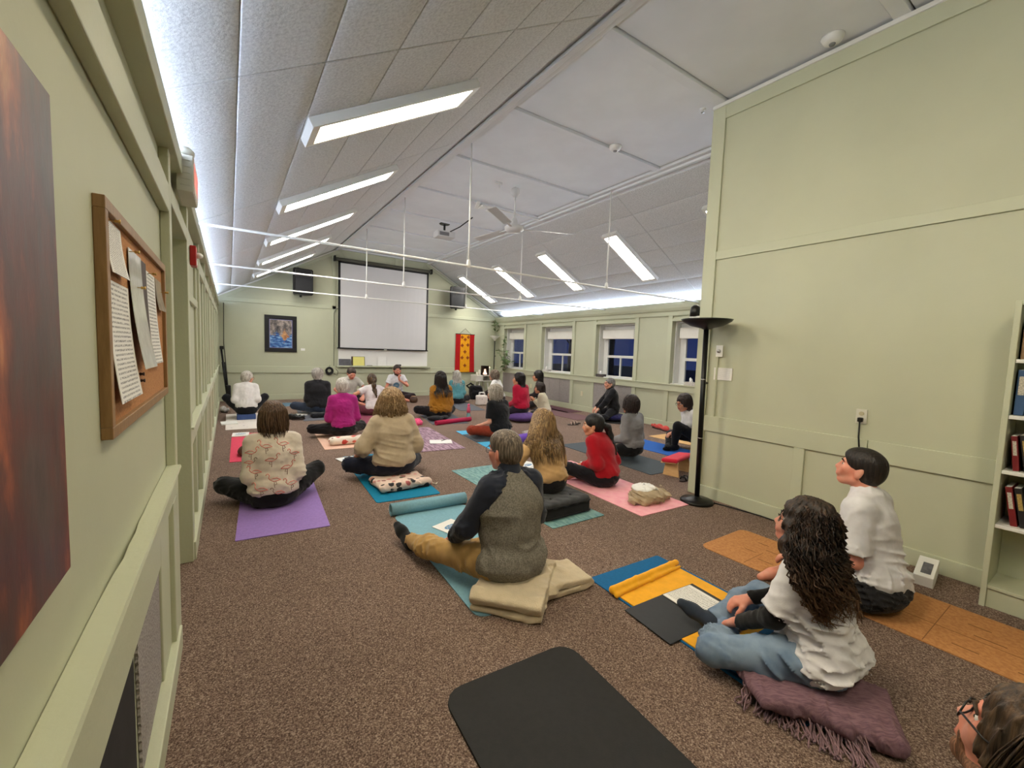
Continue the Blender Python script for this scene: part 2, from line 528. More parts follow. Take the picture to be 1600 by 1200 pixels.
# ---- back wall (gable)
poly = [(-0.9, 0), (7.95, 0), (7.95, 2.40), (XFR, ZF+0.06), (XFL, ZF+0.06), (-0.9, 2.16)]
wb = MB().prism(poly, -(YB+0.15), -YB, Matrix.Rotation(R(90), 4, 'X')).build('wall_back', M_GREEN)
props(wb, kind='structure')
T = 0.022
board('baseboard', (-0.2, YB-T, 0.0), (7.45, YB, 0.14), wb)
board('chair_rail', (-0.2, YB-0.03, 0.69), (2.40, YB, 0.86), wb)
board('chair_rail', (2.40, YB-0.03, 0.69), (5.12, YB, 0.82), wb)
board('chair_rail', (5.12, YB-0.03, 0.69), (7.45, YB, 0.86), wb)
board('rail', (-0.2, YB-T, 2.40), (2.40, YB, 2.49), wb)
board('rail', (5.02, YB-T, 2.40), (7.45, YB, 2.49), wb)
board('stile', (2.31, YB-T, 0.86), (2.40, YB, 3.95), wb)
board('stile', (4.0, YB-T, 3.66), (4.08, YB, 4.0), wb)
def slanted(nm, p, q, w, t, m, par, y=YB):
    L = math.hypot(q[0]-p[0], q[1]-p[1]); a = math.atan2(q[1]-p[1], q[0]-p[0])
    Mx = Matrix.Translation((p[0], y, p[1])) @ Matrix.Rotation(-a, 4, 'Y')
    mb = MB(); mb.box((0, -t, -w), (L, 0, 0), 0.004, Mx)
    return mb.build(nm, m, par)
slanted('rake_board', (-0.25, 2.49), (XFL+0.02, 3.99), 0.10, 0.02, M_TRIM, wb)
slanted('rake_moulding', (-0.25, 2.505), (XFL+0.02, 4.0), 0.03, 0.035, M_WHITE, wb)
slanted('rake_board', (XFR-0.02, 3.99), (7.5, 2.62), 0.10, 0.02, M_TRIM, wb)
slanted('rake_moulding', (XFR-0.02, 4.005), (7.5, 2.63), 0.03, 0.035, M_WHITE, wb)
slanted('brace', (2.55, 3.98), (2.72, 3.72), 0.03, 0.02, M_TRIM, wb)
slanted('brace', (4.75, 3.72), (4.95, 3.98), 0.03, 0.02, M_TRIM, wb)

# ---- right wall with four window recesses
WIN = [(10.64, 11.76), (8.45, 9.75), (6.39, 7.58), (4.20, 5.44)]
ZS, ZT = 0.90, 2.17
mb = MB()
edges = [YF]
for a, b in sorted(WIN): edges += [a, b]
edges.append(YB)
for i in range(0, len(edges), 2): mb.box((XR, edges[i], 0), (7.80, edges[i+1], 2.50))
for a, b in WIN:
    mb.box((XR, a, 0), (7.80, b, ZS)); mb.box((XR, a, ZT), (7.80, b, 2.50))
wr = mb.build('wall_right', M_GREEN); props(wr, kind='structure')
F2 = 7.45
mb = MB()   # rounded cornice along the top of the window wall
prof = [(7.52, 2.36), (7.45, 2.36), (7.425, 2.385), (7.408, 2.43), (7.405, 2.50), (7.412, 2.54), (7.424, 2.55), (7.436, 2.54), (7.44, 2.505), (7.52, 2.505)]
A = [mb.bm.verts.new((x, YF, z)) for x, z in prof]; B = [mb.bm.verts.new((x, YB, z)) for x, z in prof]
for i in range(len(prof)-1): mb.bm.faces.new((A[i], A[i+1], B[i+1], B[i]))
mb.bm.faces.new(A); mb.bm.faces.new(list(reversed(B)))
mb.build('cornice', M_TRIM, wr)
board('chair_rail', (F2-0.01, 2.7, 0.76), (XR, YB, 0.90), wr)
board('sill_cap', (F2-0.025, 2.7, 0.885), (XR, YB, 0.905), wr)
board('baseboard', (F2-0.005, 2.7, 0.0), (XR, YB, 0.13), wr)
board('frieze', (F2, 2.7, 2.28), (XR, YB, 2.37), wr)
for a, b in WIN:
    for y0, y1 in ((a-0.10, a), (b, b+0.10)):
        board('stile', (F2, y0, 0.90), (XR, y1, 2.28), wr)
        board('lower_stile', (F2, y0, 0.13), (XR, y1, 0.76), wr)
    board('head_casing', (F2, a, ZT), (XR, b, ZT+0.06), wr)
for a, b in WIN[:3]:
    box('radiator_grille', (F2+0.012, a, 0.14), (XR+0.001, b, 0.755), M_GRILLE, wr, 0.003)
    for t in (1, 2): box('grille_bar', (F2+0.006, a+(b-a)*t/3-0.01, 0.14), (F2+0.014, a+(b-a)*t/3+0.01, 0.755), M_GRILLE, wr, 0.002)
for y in (10.2, 8.0): box('outlet_plate', (F2+0.018, y-0.035, 0.38), (XR, y+0.035, 0.50), mat('beige_plastic', (214, 206, 176), 0.4), wr, 0.003)

def glass_mat():
    m = bpy.data.materials.new('window_glass'); m.use_nodes = True; nt = m.node_tree
    nt.nodes.clear()
    o = N(nt, 'ShaderNodeOutputMaterial'); t = N(nt, 'ShaderNodeBsdfTransparent'); g = N(nt, 'ShaderNodeBsdfGlossy')
    t.inputs[0].default_value = (0.92, 0.95, 1, 1); g.inputs['Roughness'].default_value = 0.03
    lw = N(nt, 'ShaderNodeLayerWeight'); lw.inputs[0].default_value = 0.35
    fr = N(nt, 'ShaderNodeMath', operation='POWER'); nt.links.new(lw.outputs['Facing'], fr.inputs[0]); fr.inputs[1].default_value = 2.2
    mx = N(nt, 'ShaderNodeMixShader')
    nt.links.new(fr.outputs[0], mx.inputs[0]); nt.links.new(t.outputs[0], mx.inputs[1]); nt.links.new(g.outputs[0], mx.inputs[2]); nt.links.new(mx.outputs[0], o.inputs[0])
    return m
M_GLASS = glass_mat()
M_BLIND = mat('roller_blind', (236, 234, 226), 0.8, 0.04, 6, 0.1, 200)
for i, (a, b) in enumerate(WIN):
    w = empty('window_%d' % (i+1), (7.74, (a+b)/2, ZS), kind='structure')
    # white lining boards of the deep reveal
    for lo, hi in (((7.565, a, ZS), (7.80, a+0.025, ZT)), ((7.565, b-0.025, ZS), (7.80, b, ZT)), ((7.565, a, ZT-0.025), (7.80, b, ZT)), ((7.50, a, ZS), (7.80, b, ZS+0.02))):
        box('lining', lo, hi, M_WHITE, w, 0.003)
    ga, gb = a+0.22, b-0.16
    X0, X1 = 7.725, 7.775
    for lo, hi in (((X0, a+0.025, ZS+0.02), (X1, ga, ZT-0.025)), ((X0, gb, ZS+0.02), (X1, b-0.025, ZT-0.025)), ((X0, ga, 1.98), (X1, gb, ZT-0.025)), ((X0, ga, ZS+0.02), (X1, gb, ZS+0.05))):
        box('frame', lo, hi, M_WHITE, w, 0.004)
    box('meeting_rail', (X0-0.01, ga, 1.38), (X1, gb, 1.44), M_WHITE, w, 0.004)
    box('mullion', (X0+0.005, (ga+gb)/2-0.015, ZS+0.05), (X1, (ga+gb)/2+0.015, 1.38), M_WHITE, w, 0.003)
    box('pane', (7.752, ga, 1.44), (7.756, gb, 1.98), M_GLASS, w)
    box('pane', (7.752, ga, ZS+0.05), (7.756, (ga+gb)/2-0.015, 1.38), M_GLASS, w)
    box('pane', (7.752, (ga+gb)/2+0.015, ZS+0.05), (7.756, gb, 1.38), M_GLASS, w)
    box('blind', (7.62, ga-0.06, 1.83), (7.70, gb+0.10, 2.05), M_BLIND, w, 0.012)
    box('latch', (X0-0.022, ga-0.05, 1.15), (X0, ga-0.02, 1.19), M_WHITE, w, 0.003)

# ---- partition on the right
PX = 4.15
wp = box('wall_partition', (PX, YF, 0), (PX+0.14, 2.67, 3.99), M_GREEN, kind='structure')
f = PX-0.02
board('corner_board', (f, 2.555, 0.0), (PX, 2.675, 3.99), wp)
board('end_board', (f, 2.67, 0.0), (PX+0.16, 2.69, 3.99), wp)
board('top_rail', (f, YF, 3.83), (PX, 2.555, 3.96), wp)
board('mid_rail', (f, YF, 2.45), (PX, 2.555, 2.535), wp)
board('chair_rail', (f, 1.185, 0.70), (PX, 2.555, 0.86), wp)
board('chair_rail', (f-0.002, YF, 0.70), (PX, 1.18, 0.86), wp)
board('lower_stile', (f, 1.61, 0.12), (PX, 1.695, 0.70), wp)
board('baseboard', (f-0.004, YF, 0.0), (PX, 2.56, 0.12), wp)
box('moulding', (PX-0.035, YF, 3.955), (PX+0.01, 2.69, 3.99), M_WHITE, wp, 0.006)

# ---- wall behind the camera
wrear = MB().prism(poly, -YF, -YF+0.15, Matrix.Rotation(R(90), 4, 'X')).build('wall_rear', M_GREEN)
props(wrear, kind='structure')

# ---- ceiling
mb = MB()
mb.box((XFL-0.05, YF, 4.05), (XFR+0.05, YB, 4.15))
def slab(p, q, t):
    n_ = Vector((-(q[1]-p[1]), 0, q[0]-p[0])).normalized()*t
    vs = []
    for y in (YF, YB):
        vs.append([mb.bm.verts.new((p[0], y, p[1])), mb.bm.verts.new((q[0], y, q[1])), mb.bm.verts.new((q[0]+n_.x, y, q[1]+n_.z)), mb.bm.verts.new((p[0]+n_.x, y, p[1]+n_.z))])
    a, b = vs
    mb.bm.faces.new(a); mb.bm.faces.new(list(reversed(b)))
    for i in range(4): mb.bm.faces.new((a[i], b[i], b[(i+1) % 4], a[(i+1) % 4]))
slab((-0.95, ZF-LSL*(XFL+0.95)+0.02), (XFL+0.01, ZF+0.026), 0.1)
slab((XFR-0.01, ZF+0.026), (7.95, ZF-RSL*(7.95-XFR)+0.02), 0.1)
ceil = mb.build('ceiling', M_CEIL); props(ceil, kind='structure')
# flat part: long trims, cross beams, panels
BY = [-2.9, -1.53, -0.15, 1.23, 2.61, 3.99, 5.37, 6.75, 8.13, 9.51, 10.89, 12.24]
for x0, x1 in ((XFL, XFL+0.10), (XFR-0.10, XFR)): board('ceiling_trim', (x0, YF, 3.985), (x1, YB, 4.05), ceil, M_CEIL)
for x0, x1 in ((XFL-0.025, XFL+0.03), (XFR-0.03, XFR+0.025)): board('ceiling_moulding', (x0, YF, 3.955), (x1, YB, 3.99), ceil, M_CEIL, 0.008)
for y in BY: board('ceiling_beam', (XFL+0.10, y-0.05, 3.988), (XFR-0.10, y+0.05, 4.05), ceil, M_CEIL)
for a, b in zip(BY, BY[1:]):
    board('ceiling_panel', (XFL+0.112, a+0.062, 4.015), (XFR-0.112, b-0.062, 4.05), ceil, M_CEIL)
M_GAP_SHADE = mat('gap_shade', (92, 90, 86), 0.9)  # dark colour paints the shadow lines in the gaps around the ceiling panels
for a, b in zip(BY, BY[1:]):
    box('gap_shade_strip', (XFL+0.10, a+0.05, 4.03), (XFR-0.10, b-0.05, 4.049), M_GAP_SHADE, ceil)
# sloped part: fibre tiles in strips
def tile_mesh(seed, w, l):
    rg = random.Random(seed)
    xs = [0, 0.02, 0.25, 0.5, 0.75, 0.98, 1.0]; yy = [0, 0.004]+[k/12 for k in range(1, 12)]+[0.996, 1.0]; nx, ny = len(xs)-1, len(yy)-1
    top, bot = {}, {}
    mb = MB(); a1, a2, p1, p2 = rg.uniform(0.0, 0.0012), rg.uniform(0.0, 0.0022), rg.uniform(0, 6), rg.uniform(0, 6)
    for i in range(nx+1):
        for j in range(ny+1):
            x = -w/2+w*xs[i]; y = -l/2+l*yy[j]
            ex = 1-(2*xs[i]-1)**2; ey = 1-(2*yy[j]-1)**2
            s = -ex*(a1+0.0006)*ey - a2*ey*abs(math.sin(3.2*y+p1))*(0.4+0.6*math.sin(4*x+p2)**2)
            edge = 0.0022 if (i in (0, nx) or j in (0, ny)) else 0
            bot[i, j] = mb.bm.verts.new((x, y, s-0.002+edge))
    for i in range(nx):
        for j in range(ny): mb.bm.faces.new((bot[i, j], bot[i, j+1], bot[i+1, j+1], bot[i+1, j]))
    border = [bot[i, 0] for i in range(nx)]+[bot[nx, j] for j in range(ny)]+[bot[i, ny] for i in range(nx, 0, -1)]+[bot[0, j] for j in range(ny, 0, -1)]
    up = [mb.bm.verts.new((v.co.x, v.co.y, 0.018)) for v in border]
    for i in range(len(border)): mb.bm.faces.new((border[i], up[i], up[(i+1) % len(up)], border[(i+1) % len(up)]))
    me = mb.mesh('ceiling_tile', True); me.materials.append(M_TILE)
    return me
TW, TL = 0.434, 2.44
tms = [tile_mesh(s, TW-0.006, TL-0.008) for s in range(4)]
ytiles = [12.22-TL/2-TL*i for i in range(7)]
for side in (0, 1):
    sl = LSL if side == 0 else RSL
    a = math.atan(sl); nstrip = 9
    for i in range(nstrip):
        s = 0.115+TW*(i+0.5-1)
        if i == 0: continue
        if side == 0: x = XFL-s*math.cos(a); z = ZF-s*math.sin(a)
        else: x = XFR+s*math.cos(a); z = ZF-s*math.sin(a)
        for j, y in enumerate(ytiles):
            o = link('ceiling_tile', tms[(i*3+j*5+side) % 4], None, ceil, (x, y, z), (0, (-a if side == 0 else a)+(math.pi*0), 0))

# ---- tie rods across the room with hangers
for k, y in enumerate((4.87, 7.27, 9.67)):
    r = empty('tie_rod', (3.7, y, 2.5), label=('white steel tie rod across the room, %s' % ('nearest the camera', 'second of three, behind the ceiling fan', 'farthest, in front of the screen')[k]), cat='tie rod', group='tie rods under the ceiling')
    MB().tube([(-3.97, 0, 0), (3.80, 0, 0)], 0.013, 8).build('rod', M_STRING, r, smooth=True)
    for x in (2.52, 4.96):
        MB().tube([(x-3.7, 0, 0.0), (x-3.7, 0, 1.485)], 0.011, 8).build('hanger', M_STRING, r, smooth=True)
        MB().lathe([(0.014, -0.02), (0.026, -0.02), (0.028, 0.03), (0.020, 0.07), (0.012, 0.08)], 10, Matrix.Translation((x-3.7, 0, 0))).build('coupling', M_STRING, r, smooth=True)

# ---- ceiling light fixtures and cove strips
M_PANEL_W = glow('warm_diffuser', (255, 240, 208), PANEL_POWER)
M_PANEL_C = glow('neutral_diffuser', (255, 250, 240), PANEL_POWER*0.92)
M_COVE = glow('cove_tube', (214, 228, 255), COVE_POWER)
def fixture(x, y, side, label, m):
    a = math.atan(LSL if side == 0 else RSL)
    z = ZF-(LSL*(XFL-x) if side == 0 else RSL*(x-XFR))-0.012
    r = bpy.data.objects.new('ceiling_light', None); COL.objects.link(r); r.location = (x, y, z)
    r.rotation_euler = (0, -a if side == 0 else a, 0)
    props(r, label, 'ceiling light', 'strip lights on the left slope' if side == 0 else 'strip lights on the right slope')
    L, W, d = 0.69, 0.175, 0.055
    for lo, hi in (((-L, -W, -d), (L, -W+0.035, 0)), ((-L, W-0.035, -d), (L, W, 0)), ((-L, -W+0.035, -d), (-L+0.06, W-0.035, 0)), ((L-0.06, -W+0.035, -d), (L, W-0.035, 0))):
        MB().box(lo, hi, 0.004).build('frame', M_STRING, r)
    MB().box((-L+0.003, -W+0.003, -0.028), (L-0.003, W-0.003, 0.035)).build('housing', M_STRING, r)
    MB().box((-L+0.06, -W+0.035, -0.034), (L-0.06, W-0.035, -0.030)).build('diffuser', m, r)
    return r
nm = ('nearest', 'second', 'third', 'fourth', 'farthest')
for i, y in enumerate((3.27, 5.2, 7.12, 9.05, 10.85)):
    fixture(1.04, y, 0, 'white framed strip light on the left ceiling slope, %s of five' % nm[i], M_PANEL_W if i == 0 else M_PANEL_C)
for i, y in enumerate((5.58, 7.60, 9.50, 11.48)):
    fixture(6.29, y, 1, 'white framed strip light on the right ceiling slope, %s of four in view' % ('nearest', 'second', 'third', 'farthest')[i], M_PANEL_C)
fixture(6.29, 3.6, 1, 'strip light on the right ceiling slope behind the partition', M_PANEL_C)
for i, y in enumerate((1.34, -0.6)):  # unseen fixtures added overhead to brighten the near end of the room
    fixture(1.04, y, 0, 'unseen strip light added on the left ceiling slope above the photographer, %s' % ('nearer the exit sign', 'by the rear wall')[i], M_PANEL_W)
for side, x, z in ((0, -0.33, 2.39), (1, 7.505, 2.545)):
    r = empty('cove_light', (x, 4.6, z-0.04), label='cool white cove light on top of the %s' % ('long panelled wall with the notice board' if side == 0 else 'window wall'), cat='cove light', group='cove lights')
    MB().box((-0.03, -7.4, 0.0), (0.03, 7.4, 0.02)).build('batten', M_STRING, r)
    MB().box((-0.018, -7.35, 0.02), (0.018, 7.35, 0.035)).build('tube', M_COVE, r)

# ================================================================== things on and along the walls
def wood(name, rgb, rgb2, scale=(1, 1, 1), rough=0.5):
    if name in MATS: return MATS[name]
    m = bpy.data.materials.new(name); nt, bs = nodes_of(m)
    v = coords(nt, scale)
    n1 = noise(nt, v, 9, 4, 0.6)
    nt.links.new(ramp(nt, n1, [(0.3, col(rgb)), (0.7, col(rgb2))]), bs.inputs['Base Color'])
    bs.inputs['Roughness'].default_value = rough
    bump(nt, bs, n1, 0.15, 0.003)
    MATS[name] = m
    return m
M_OAK = wood('oak_frame', (128, 96, 58), (156, 120, 76), (8, 8, 1))
M_CORK = mat('cork_sheet', (186, 132, 84), 0.9, 0.0, 160, 0.3, 260, rgb2=(164, 110, 66))
M_PAPER = mat('paper', (232, 231, 228), 0.8, 0.03, 8)
def text_paper(name, ink=(70, 70, 76), rows=26.0, axis=2, margin=0.0, base=(228, 226, 222)):
    """paper with rows of fine print"""
    if name in MATS: return MATS[name]
    m = bpy.data.materials.new(name); nt, bs = nodes_of(m)
    tc = N(nt, 'ShaderNodeTexCoord'); sx = N(nt, 'ShaderNodeSeparateXYZ'); nt.links.new(tc.outputs['Generated'], sx.inputs[0])
    ml = N(nt, 'ShaderNodeMath', operation='MULTIPLY'); nt.links.new(sx.outputs[axis], ml.inputs[0]); ml.inputs[1].default_value = rows
    fr = N(nt, 'ShaderNodeMath', operation='FRACT'); nt.links.new(ml.outputs[0], fr.inputs[0])
    lt = N(nt, 'ShaderNodeMath', operation='LESS_THAN'); nt.links.new(fr.outputs[0], lt.inputs[0]); lt.inputs[1].default_value = 0.45
    nz = noise(nt, coords(nt, (60, 60, 60), 'Generated'), 1.0, 2)
    gt = N(nt, 'ShaderNodeMath', operation='GREATER_THAN'); nt.links.new(nz, gt.inputs[0]); gt.inputs[1].default_value = 0.47
    mu = N(nt, 'ShaderNodeMath', operation='MULTIPLY'); nt.links.new(lt.outputs[0], mu.inputs[0]); nt.links.new(gt.outputs[0], mu.inputs[1])
    other = 1 if axis == 2 else (0 if axis == 1 else 1)
    # margins
    a = N(nt, 'ShaderNodeMath', operation='SUBTRACT'); nt.links.new(sx.outputs[other], a.inputs[0]); a.inputs[1].default_value = 0.5
    ab = N(nt, 'ShaderNodeMath', operation='ABSOLUTE'); nt.links.new(a.outputs[0], ab.inputs[0])
    l2 = N(nt, 'ShaderNodeMath', operation='LESS_THAN'); nt.links.new(ab.outputs[0], l2.inputs[0]); l2.inputs[1].default_value = 0.40
    m2 = N(nt, 'ShaderNodeMath', operation='MULTIPLY'); nt.links.new(mu.outputs[0], m2.inputs[0]); nt.links.new(l2.outputs[0], m2.inputs[1])
    m3 = N(nt, 'ShaderNodeMath', operation='MULTIPLY'); nt.links.new(m2.outputs[0], m3.inputs[0]); m3.inputs[1].default_value = 0.75
    nt.links.new(mix_rgb(nt, m3.outputs[0], col(base), col(ink)), bs.inputs['Base Color'])
    bs.inputs['Roughness'].default_value = 0.7
    MATS[name] = m
    return m
M_TEXTV = text_paper('printed_sheet_wall', axis=2); M_TEXTF = text_paper('printed_sheet_floor', axis=1)

# ---- dark abstract painting near the camera
def painting_mat():
    m = bpy.data.materials.new('dark_abstract_paint'); nt, bs = nodes_of(m)
    v = coords(nt, (1, 2.0, 0.8), loc=(0.3, 0.9, 1.45))
    n1 = noise(nt, v, 2.6, 6, 0.62); n2 = noise(nt, v, 7, 5, 0.65)
    c = ramp(nt, n1, [(0.26, col((36, 29, 30))), (0.42, col((88, 72, 68))), (0.52, col((104, 56, 46))), (0.60, col((168, 92, 60))), (0.70, col((222, 156, 106)))])
    c = mix_rgb(nt, ramp(nt, n2, [(0.4, (0, 0, 0, 1)), (0.7, (0.5, 0.5, 0.5, 1))]), c, col((40, 32, 32)))
    nt.links.new(c, bs.inputs['Base Color']); bs.inputs['Roughness'].default_value = 0.45
    bump(nt, bs, n2, 0.25, 0.004)
    return m
pt = empty('canvas_painting', (XL, 0.46, 1.08), label='large dark brown and rust abstract canvas on the panelled wall nearest the camera', cat='painting')
MB().box((0.0, -0.55, 0.0), (0.030, 0.47, 0.722), 0.003).build('canvas', painting_mat(), pt)
MB().box((0.0, -0.53, 0.02), (0.012, 0.45, 0.70)).build('stretcher', M_OAK, pt)

# ---- cork notice board and what is pinned to it
Y0, Y1, Z0, Z1 = 1.30, 2.36, 1.215, 1.760
cb = empty('cork_board', (XL, (Y0+Y1)/2, Z0), label='oak framed cork notice board with papers pinned along its top', cat='notice board')
def cbx(nm, lo, hi, m, bev=0.002): return box(nm, lo, hi, m, cb, bev)
cbx('cork_sheet', (XL+0.001, Y0+0.01, Z0+0.01), (XL+0.010, Y1-0.01, Z1-0.01), M_CORK)
fw = 0.028
for lo, hi in (((XL, Y0, Z0), (XL+0.022, Y1, Z0+fw)), ((XL, Y0, Z1-fw), (XL+0.022, Y1, Z1)), ((XL, Y0, Z0+fw), (XL+0.022, Y0+fw, Z1-fw)), ((XL, Y1-fw, Z0+fw), (XL+0.022, Y1, Z1-fw))):
    cbx('frame', lo, hi, M_OAK)
def pinned(nm, y0, y1, z0, z1, m, label, tilt=0.0, curl=0.012, off=0.0):
    mb = MB(); n = 8; pr = None
    for i in range(n+1):
        t = i/n; z = z1-(z1-z0)*t
        x = XL+0.0115+off+curl*t*t
        row = [mb.bm.verts.new((x+dx-XL, y-(y0+y1)/2+tilt*t*0.02, z-z0)) for y, dx in ((y0, 0), (y1, 0.004*t))]
        row2 = [mb.bm.verts.new((v.co.x-0.0012, v.co.y, v.co.z)) for v in row]
        r = row+row2[::-1]
        if pr:
            for k in range(4): mb.bm.faces.new((pr[k], pr[(k+1) % 4], r[(k+1) % 4], r[k]))
        else: mb.bm.faces.new(r)
        pr = r
    mb.bm.faces.new(pr[::-1])
    o = mb.build(nm, m, None, (XL, (y0+y1)/2, z0)); props(o, label, 'paper', 'papers on the notice board')
    return o
M_PLASTIC = mat('clear_sleeve_paper', (214, 212, 208), 0.12, 0.12, 14, 0.25, 18, spec=0.8)
pinned('notice', 1.345, 1.52, 1.60, 1.725, M_TEXTV, 'small printed notice at the top corner of the cork board nearest the painting')
pinned('notice', 1.345, 1.60, 1.29, 1.585, M_TEXTV, 'long printed list in a clear sleeve, lowest hanging on the cork board', 0.3, 0.02)
pinned('plastic_sleeve', 1.60, 1.80, 1.36, 1.70, M_PLASTIC, 'shiny clear plastic sleeve pinned in the middle of the cork board', 0.1, 0.03, 0.003)
pinned('notice', 1.92, 2.12, 1.36, 1.68, M_TEXTV, 'narrow printed sheet on the cork board beside a dark folder', -0.2, 0.016)
pinned('folder', 1.80, 1.92, 1.38, 1.70, mat('dark_folder', (64, 48, 42), 0.6, 0.2, 9), 'dark brown folder wedged between sheets on the cork board', 0, 0.01)
pinned('notice', 2.13, 2.30, 1.56, 1.68, mat('photo_card', (150, 132, 100), 0.5, 0.4, 20), 'small photo card at the far top corner of the cork board')
for k, (y, z) in enumerate(((1.36, 1.718), (1.61, 1.69), (1.70, 1.60), (1.94, 1.672), (2.28, 1.64), (1.63, 1.345), (1.64, 1.325))):
    o = MB().lathe([(0.0012, -0.012), (0.0012, 0), (0.005, 0.001), (0.003, 0.006), (0.006, 0.011), (0, 0.012)], 10, Matrix.Rotation(R(90), 4, 'Y')).build('push_pin', mat('brass_pin', (196, 160, 90), 0.3, metal=0.8) if k < 5 else mat('dark_pin', (60, 40, 30), 0.4), None, (XL+0.026, y, z), smooth=True)
    props(o, ('brass push pin holding papers on the cork board' if k < 5 else 'dark push pin stuck in the bare cork'), 'push pin', 'pins on the notice board' if k < 5 else 'spare pins in the cork')

# ---- exit sign
ex = empty('exit_sign', (F, 2.90, 2.19), label='white exit sign box with red letters above the doorway', cat='exit sign')
M_SIGN = mat('cream_plastic', (206, 204, 190), 0.4, 0.05, 6)
MB().box((0.0, -0.15, 0.0), (0.070, 0.16, 0.18), 0.004).build('housing', M_SIGN, ex)
for z in (0.03, 0.06, 0.09, 0.12, 0.15): MB().box((0.015, -0.153, z), (0.058, -0.149, z+0.008)).build('vent_rib', M_SIGN, ex)
MB().box((0.069, -0.14, 0.010), (0.073, 0.15, 0.170), 0.002).build('face', mat('sign_face', (238, 226, 214), 0.4), ex)
text_obj('letters', 'EXIT', 0.15, glow('exit_red', (220, 40, 24), 1.2), ex, (0.0735, 0.005, 0.09), (R(90), 0, R(90)))
MB().lathe([(0.03, 0), (0.045, 0.012), (0.045, 0.03), (0.03, 0.045), (0, 0.05)], 16, Matrix.Translation((0.03, -0.10, 0.18))).build('lamp_head', M_SIGN, ex, smooth=True)
# ---- fire alarm
fa = empty('fire_alarm', (F, 3.62, 1.94), label='red fire alarm strobe on the panelled wall past the doorway', cat='fire alarm')
MB().box((0, -0.06, 0), (0.035, 0.06, 0.13), 0.006).build('housing', mat('alarm_red', (170, 24, 22), 0.4, 0.1, 9), fa)
MB().sphere((0.045, 0.0, 0.075), 0.026, 12, 8, (1, 1, 0.8)).build('strobe', mat('strobe_lens', (230, 230, 226), 0.15, 0.1, 30), fa, smooth=True)
MB().box((0.034, -0.045, 0.012), (0.038, 0.045, 0.04), 0.002).build('sounder', mat('alarm_white', (225, 222, 216), 0.5), fa)

# ---- folded stands leaning in the far left corner
ts = empty('folded_tripod', (-0.08, 12.0, 0.0), label='folded black tripod stand leaning in the far corner', cat='tripod')
MB().tube([(0.05, -0.05, 0.02), (-0.08, 0.17, 1.27)], 0.02, 8).build('column', M_BLACKMETAL, ts, smooth=True)
for k in range(3):
    a = k*2.1
    MB().tube([(0.05+0.03*math.cos(a), -0.05+0.03*math.sin(a), 0.0), (-0.05+0.035*math.cos(a), 0.11+0.02*math.sin(a), 0.95)], 0.011, 6).build('leg', M_BLACKMETAL, ts, smooth=True)
MB().box((-0.11, 0.12, 1.25), (-0.03, 0.22, 1.33), 0.01).build('clamp', M_BLACK, ts)
MB().box((0.0, -0.1, 0.10), (0.10, -0.01, 0.42), 0.02).build('bag_sleeve', M_BLACK, ts)

# ---- framed print on the back wall (generic painting of a blue river and dark rocks)
def print_mat():
    m = bpy.data.materials.new('river_print'); nt, bs = nodes_of(m)
    v = coords(nt, (1, 1, 1), loc=(0.2, 0, 0.15))
    n1 = noise(nt, v, 6, 5, 0.7); n2 = noise(nt, coords(nt, (3, 1, 9), loc=(1, 0, 2), rot=(0, 0.5, 0)), 3, 3)
    tc = N(nt, 'ShaderNodeTexCoord'); sx = N(nt, 'ShaderNodeSeparateXYZ'); nt.links.new(tc.outputs['Generated'], sx.inputs[0])
    up = ramp(nt, n1, [(0.35, col((40, 38, 40))), (0.48, col((96, 90, 88))), (0.62, col((176, 160, 150)))])
    dn = ramp(nt, n2, [(0.36, col((24, 52, 110))), (0.5, col((52, 104, 172))), (0.66, col((150, 190, 220)))])
    mid = ramp(nt, n1, [(0.4, col((150, 96, 60))), (0.6, col((226, 174, 116)))])
    ad = N(nt, 'ShaderNodeMath', operation='ADD'); nt.links.new(sx.outputs[2], ad.inputs[0]); nt.links.new(n1, ad.inputs[1])
    c = mix_rgb(nt, ramp(nt, ad.outputs[0], [(0.95, (0, 0, 0, 1)), (1.0, (1, 1, 1, 1))]), dn, up)
    a2 = N(nt, 'ShaderNodeMath', operation='SUBTRACT'); nt.links.new(sx.outputs[0], a2.inputs[0]); a2.inputs[1].default_value = 0.66
    a3 = N(nt, 'ShaderNodeMath', operation='ABSOLUTE'); nt.links.new(a2.outputs[0], a3.inputs[0])
    a4 = N(nt, 'ShaderNodeMath', operation='SUBTRACT'); nt.links.new(sx.outputs[2], a4.inputs[0]); a4.inputs[1].default_value = 0.42
    a5 = N(nt, 'ShaderNodeMath', operation='ABSOLUTE'); nt.links.new(a4.outputs[0], a5.inputs[0])
    a6 = N(nt, 'ShaderNodeMath', operation='ADD'); nt.links.new(a3.outputs[0], a6.inputs[0]); nt.links.new(a5.outputs[0], a6.inputs[1])
    a7 = N(nt, 'ShaderNodeMath', operation='ADD'); nt.links.new(a6.outputs[0], a7.inputs[0]); nt.links.new(n1, a7.inputs[1])
    c = mix_rgb(nt, ramp(nt, a7.outputs[0], [(0.66, (1, 1, 1, 1)), (0.74, (0, 0, 0, 1))]), c, mid)
    nt.links.new(c, bs.inputs['Base Color']); bs.inputs['Roughness'].default_value = 0.35
    return m
fp = empty('framed_print', (1.095, YB, 1.22), label='black framed painting in blues and ochre on the back wall', cat='picture')
FB = mat('black_frame', (18, 18, 20), 0.4)
for lo, hi in (((-0.36, -0.03, 0), (0.36, 0, 0.085)), ((-0.36, -0.03, 0.835), (0.36, 0, 0.92)), ((-0.36, -0.03, 0.085), (-0.275, 0, 0.835)), ((0.275, -0.03, 0.085), (0.36, 0, 0.835))):
    MB().box(lo, hi, 0.004).build('frame', FB, fp)
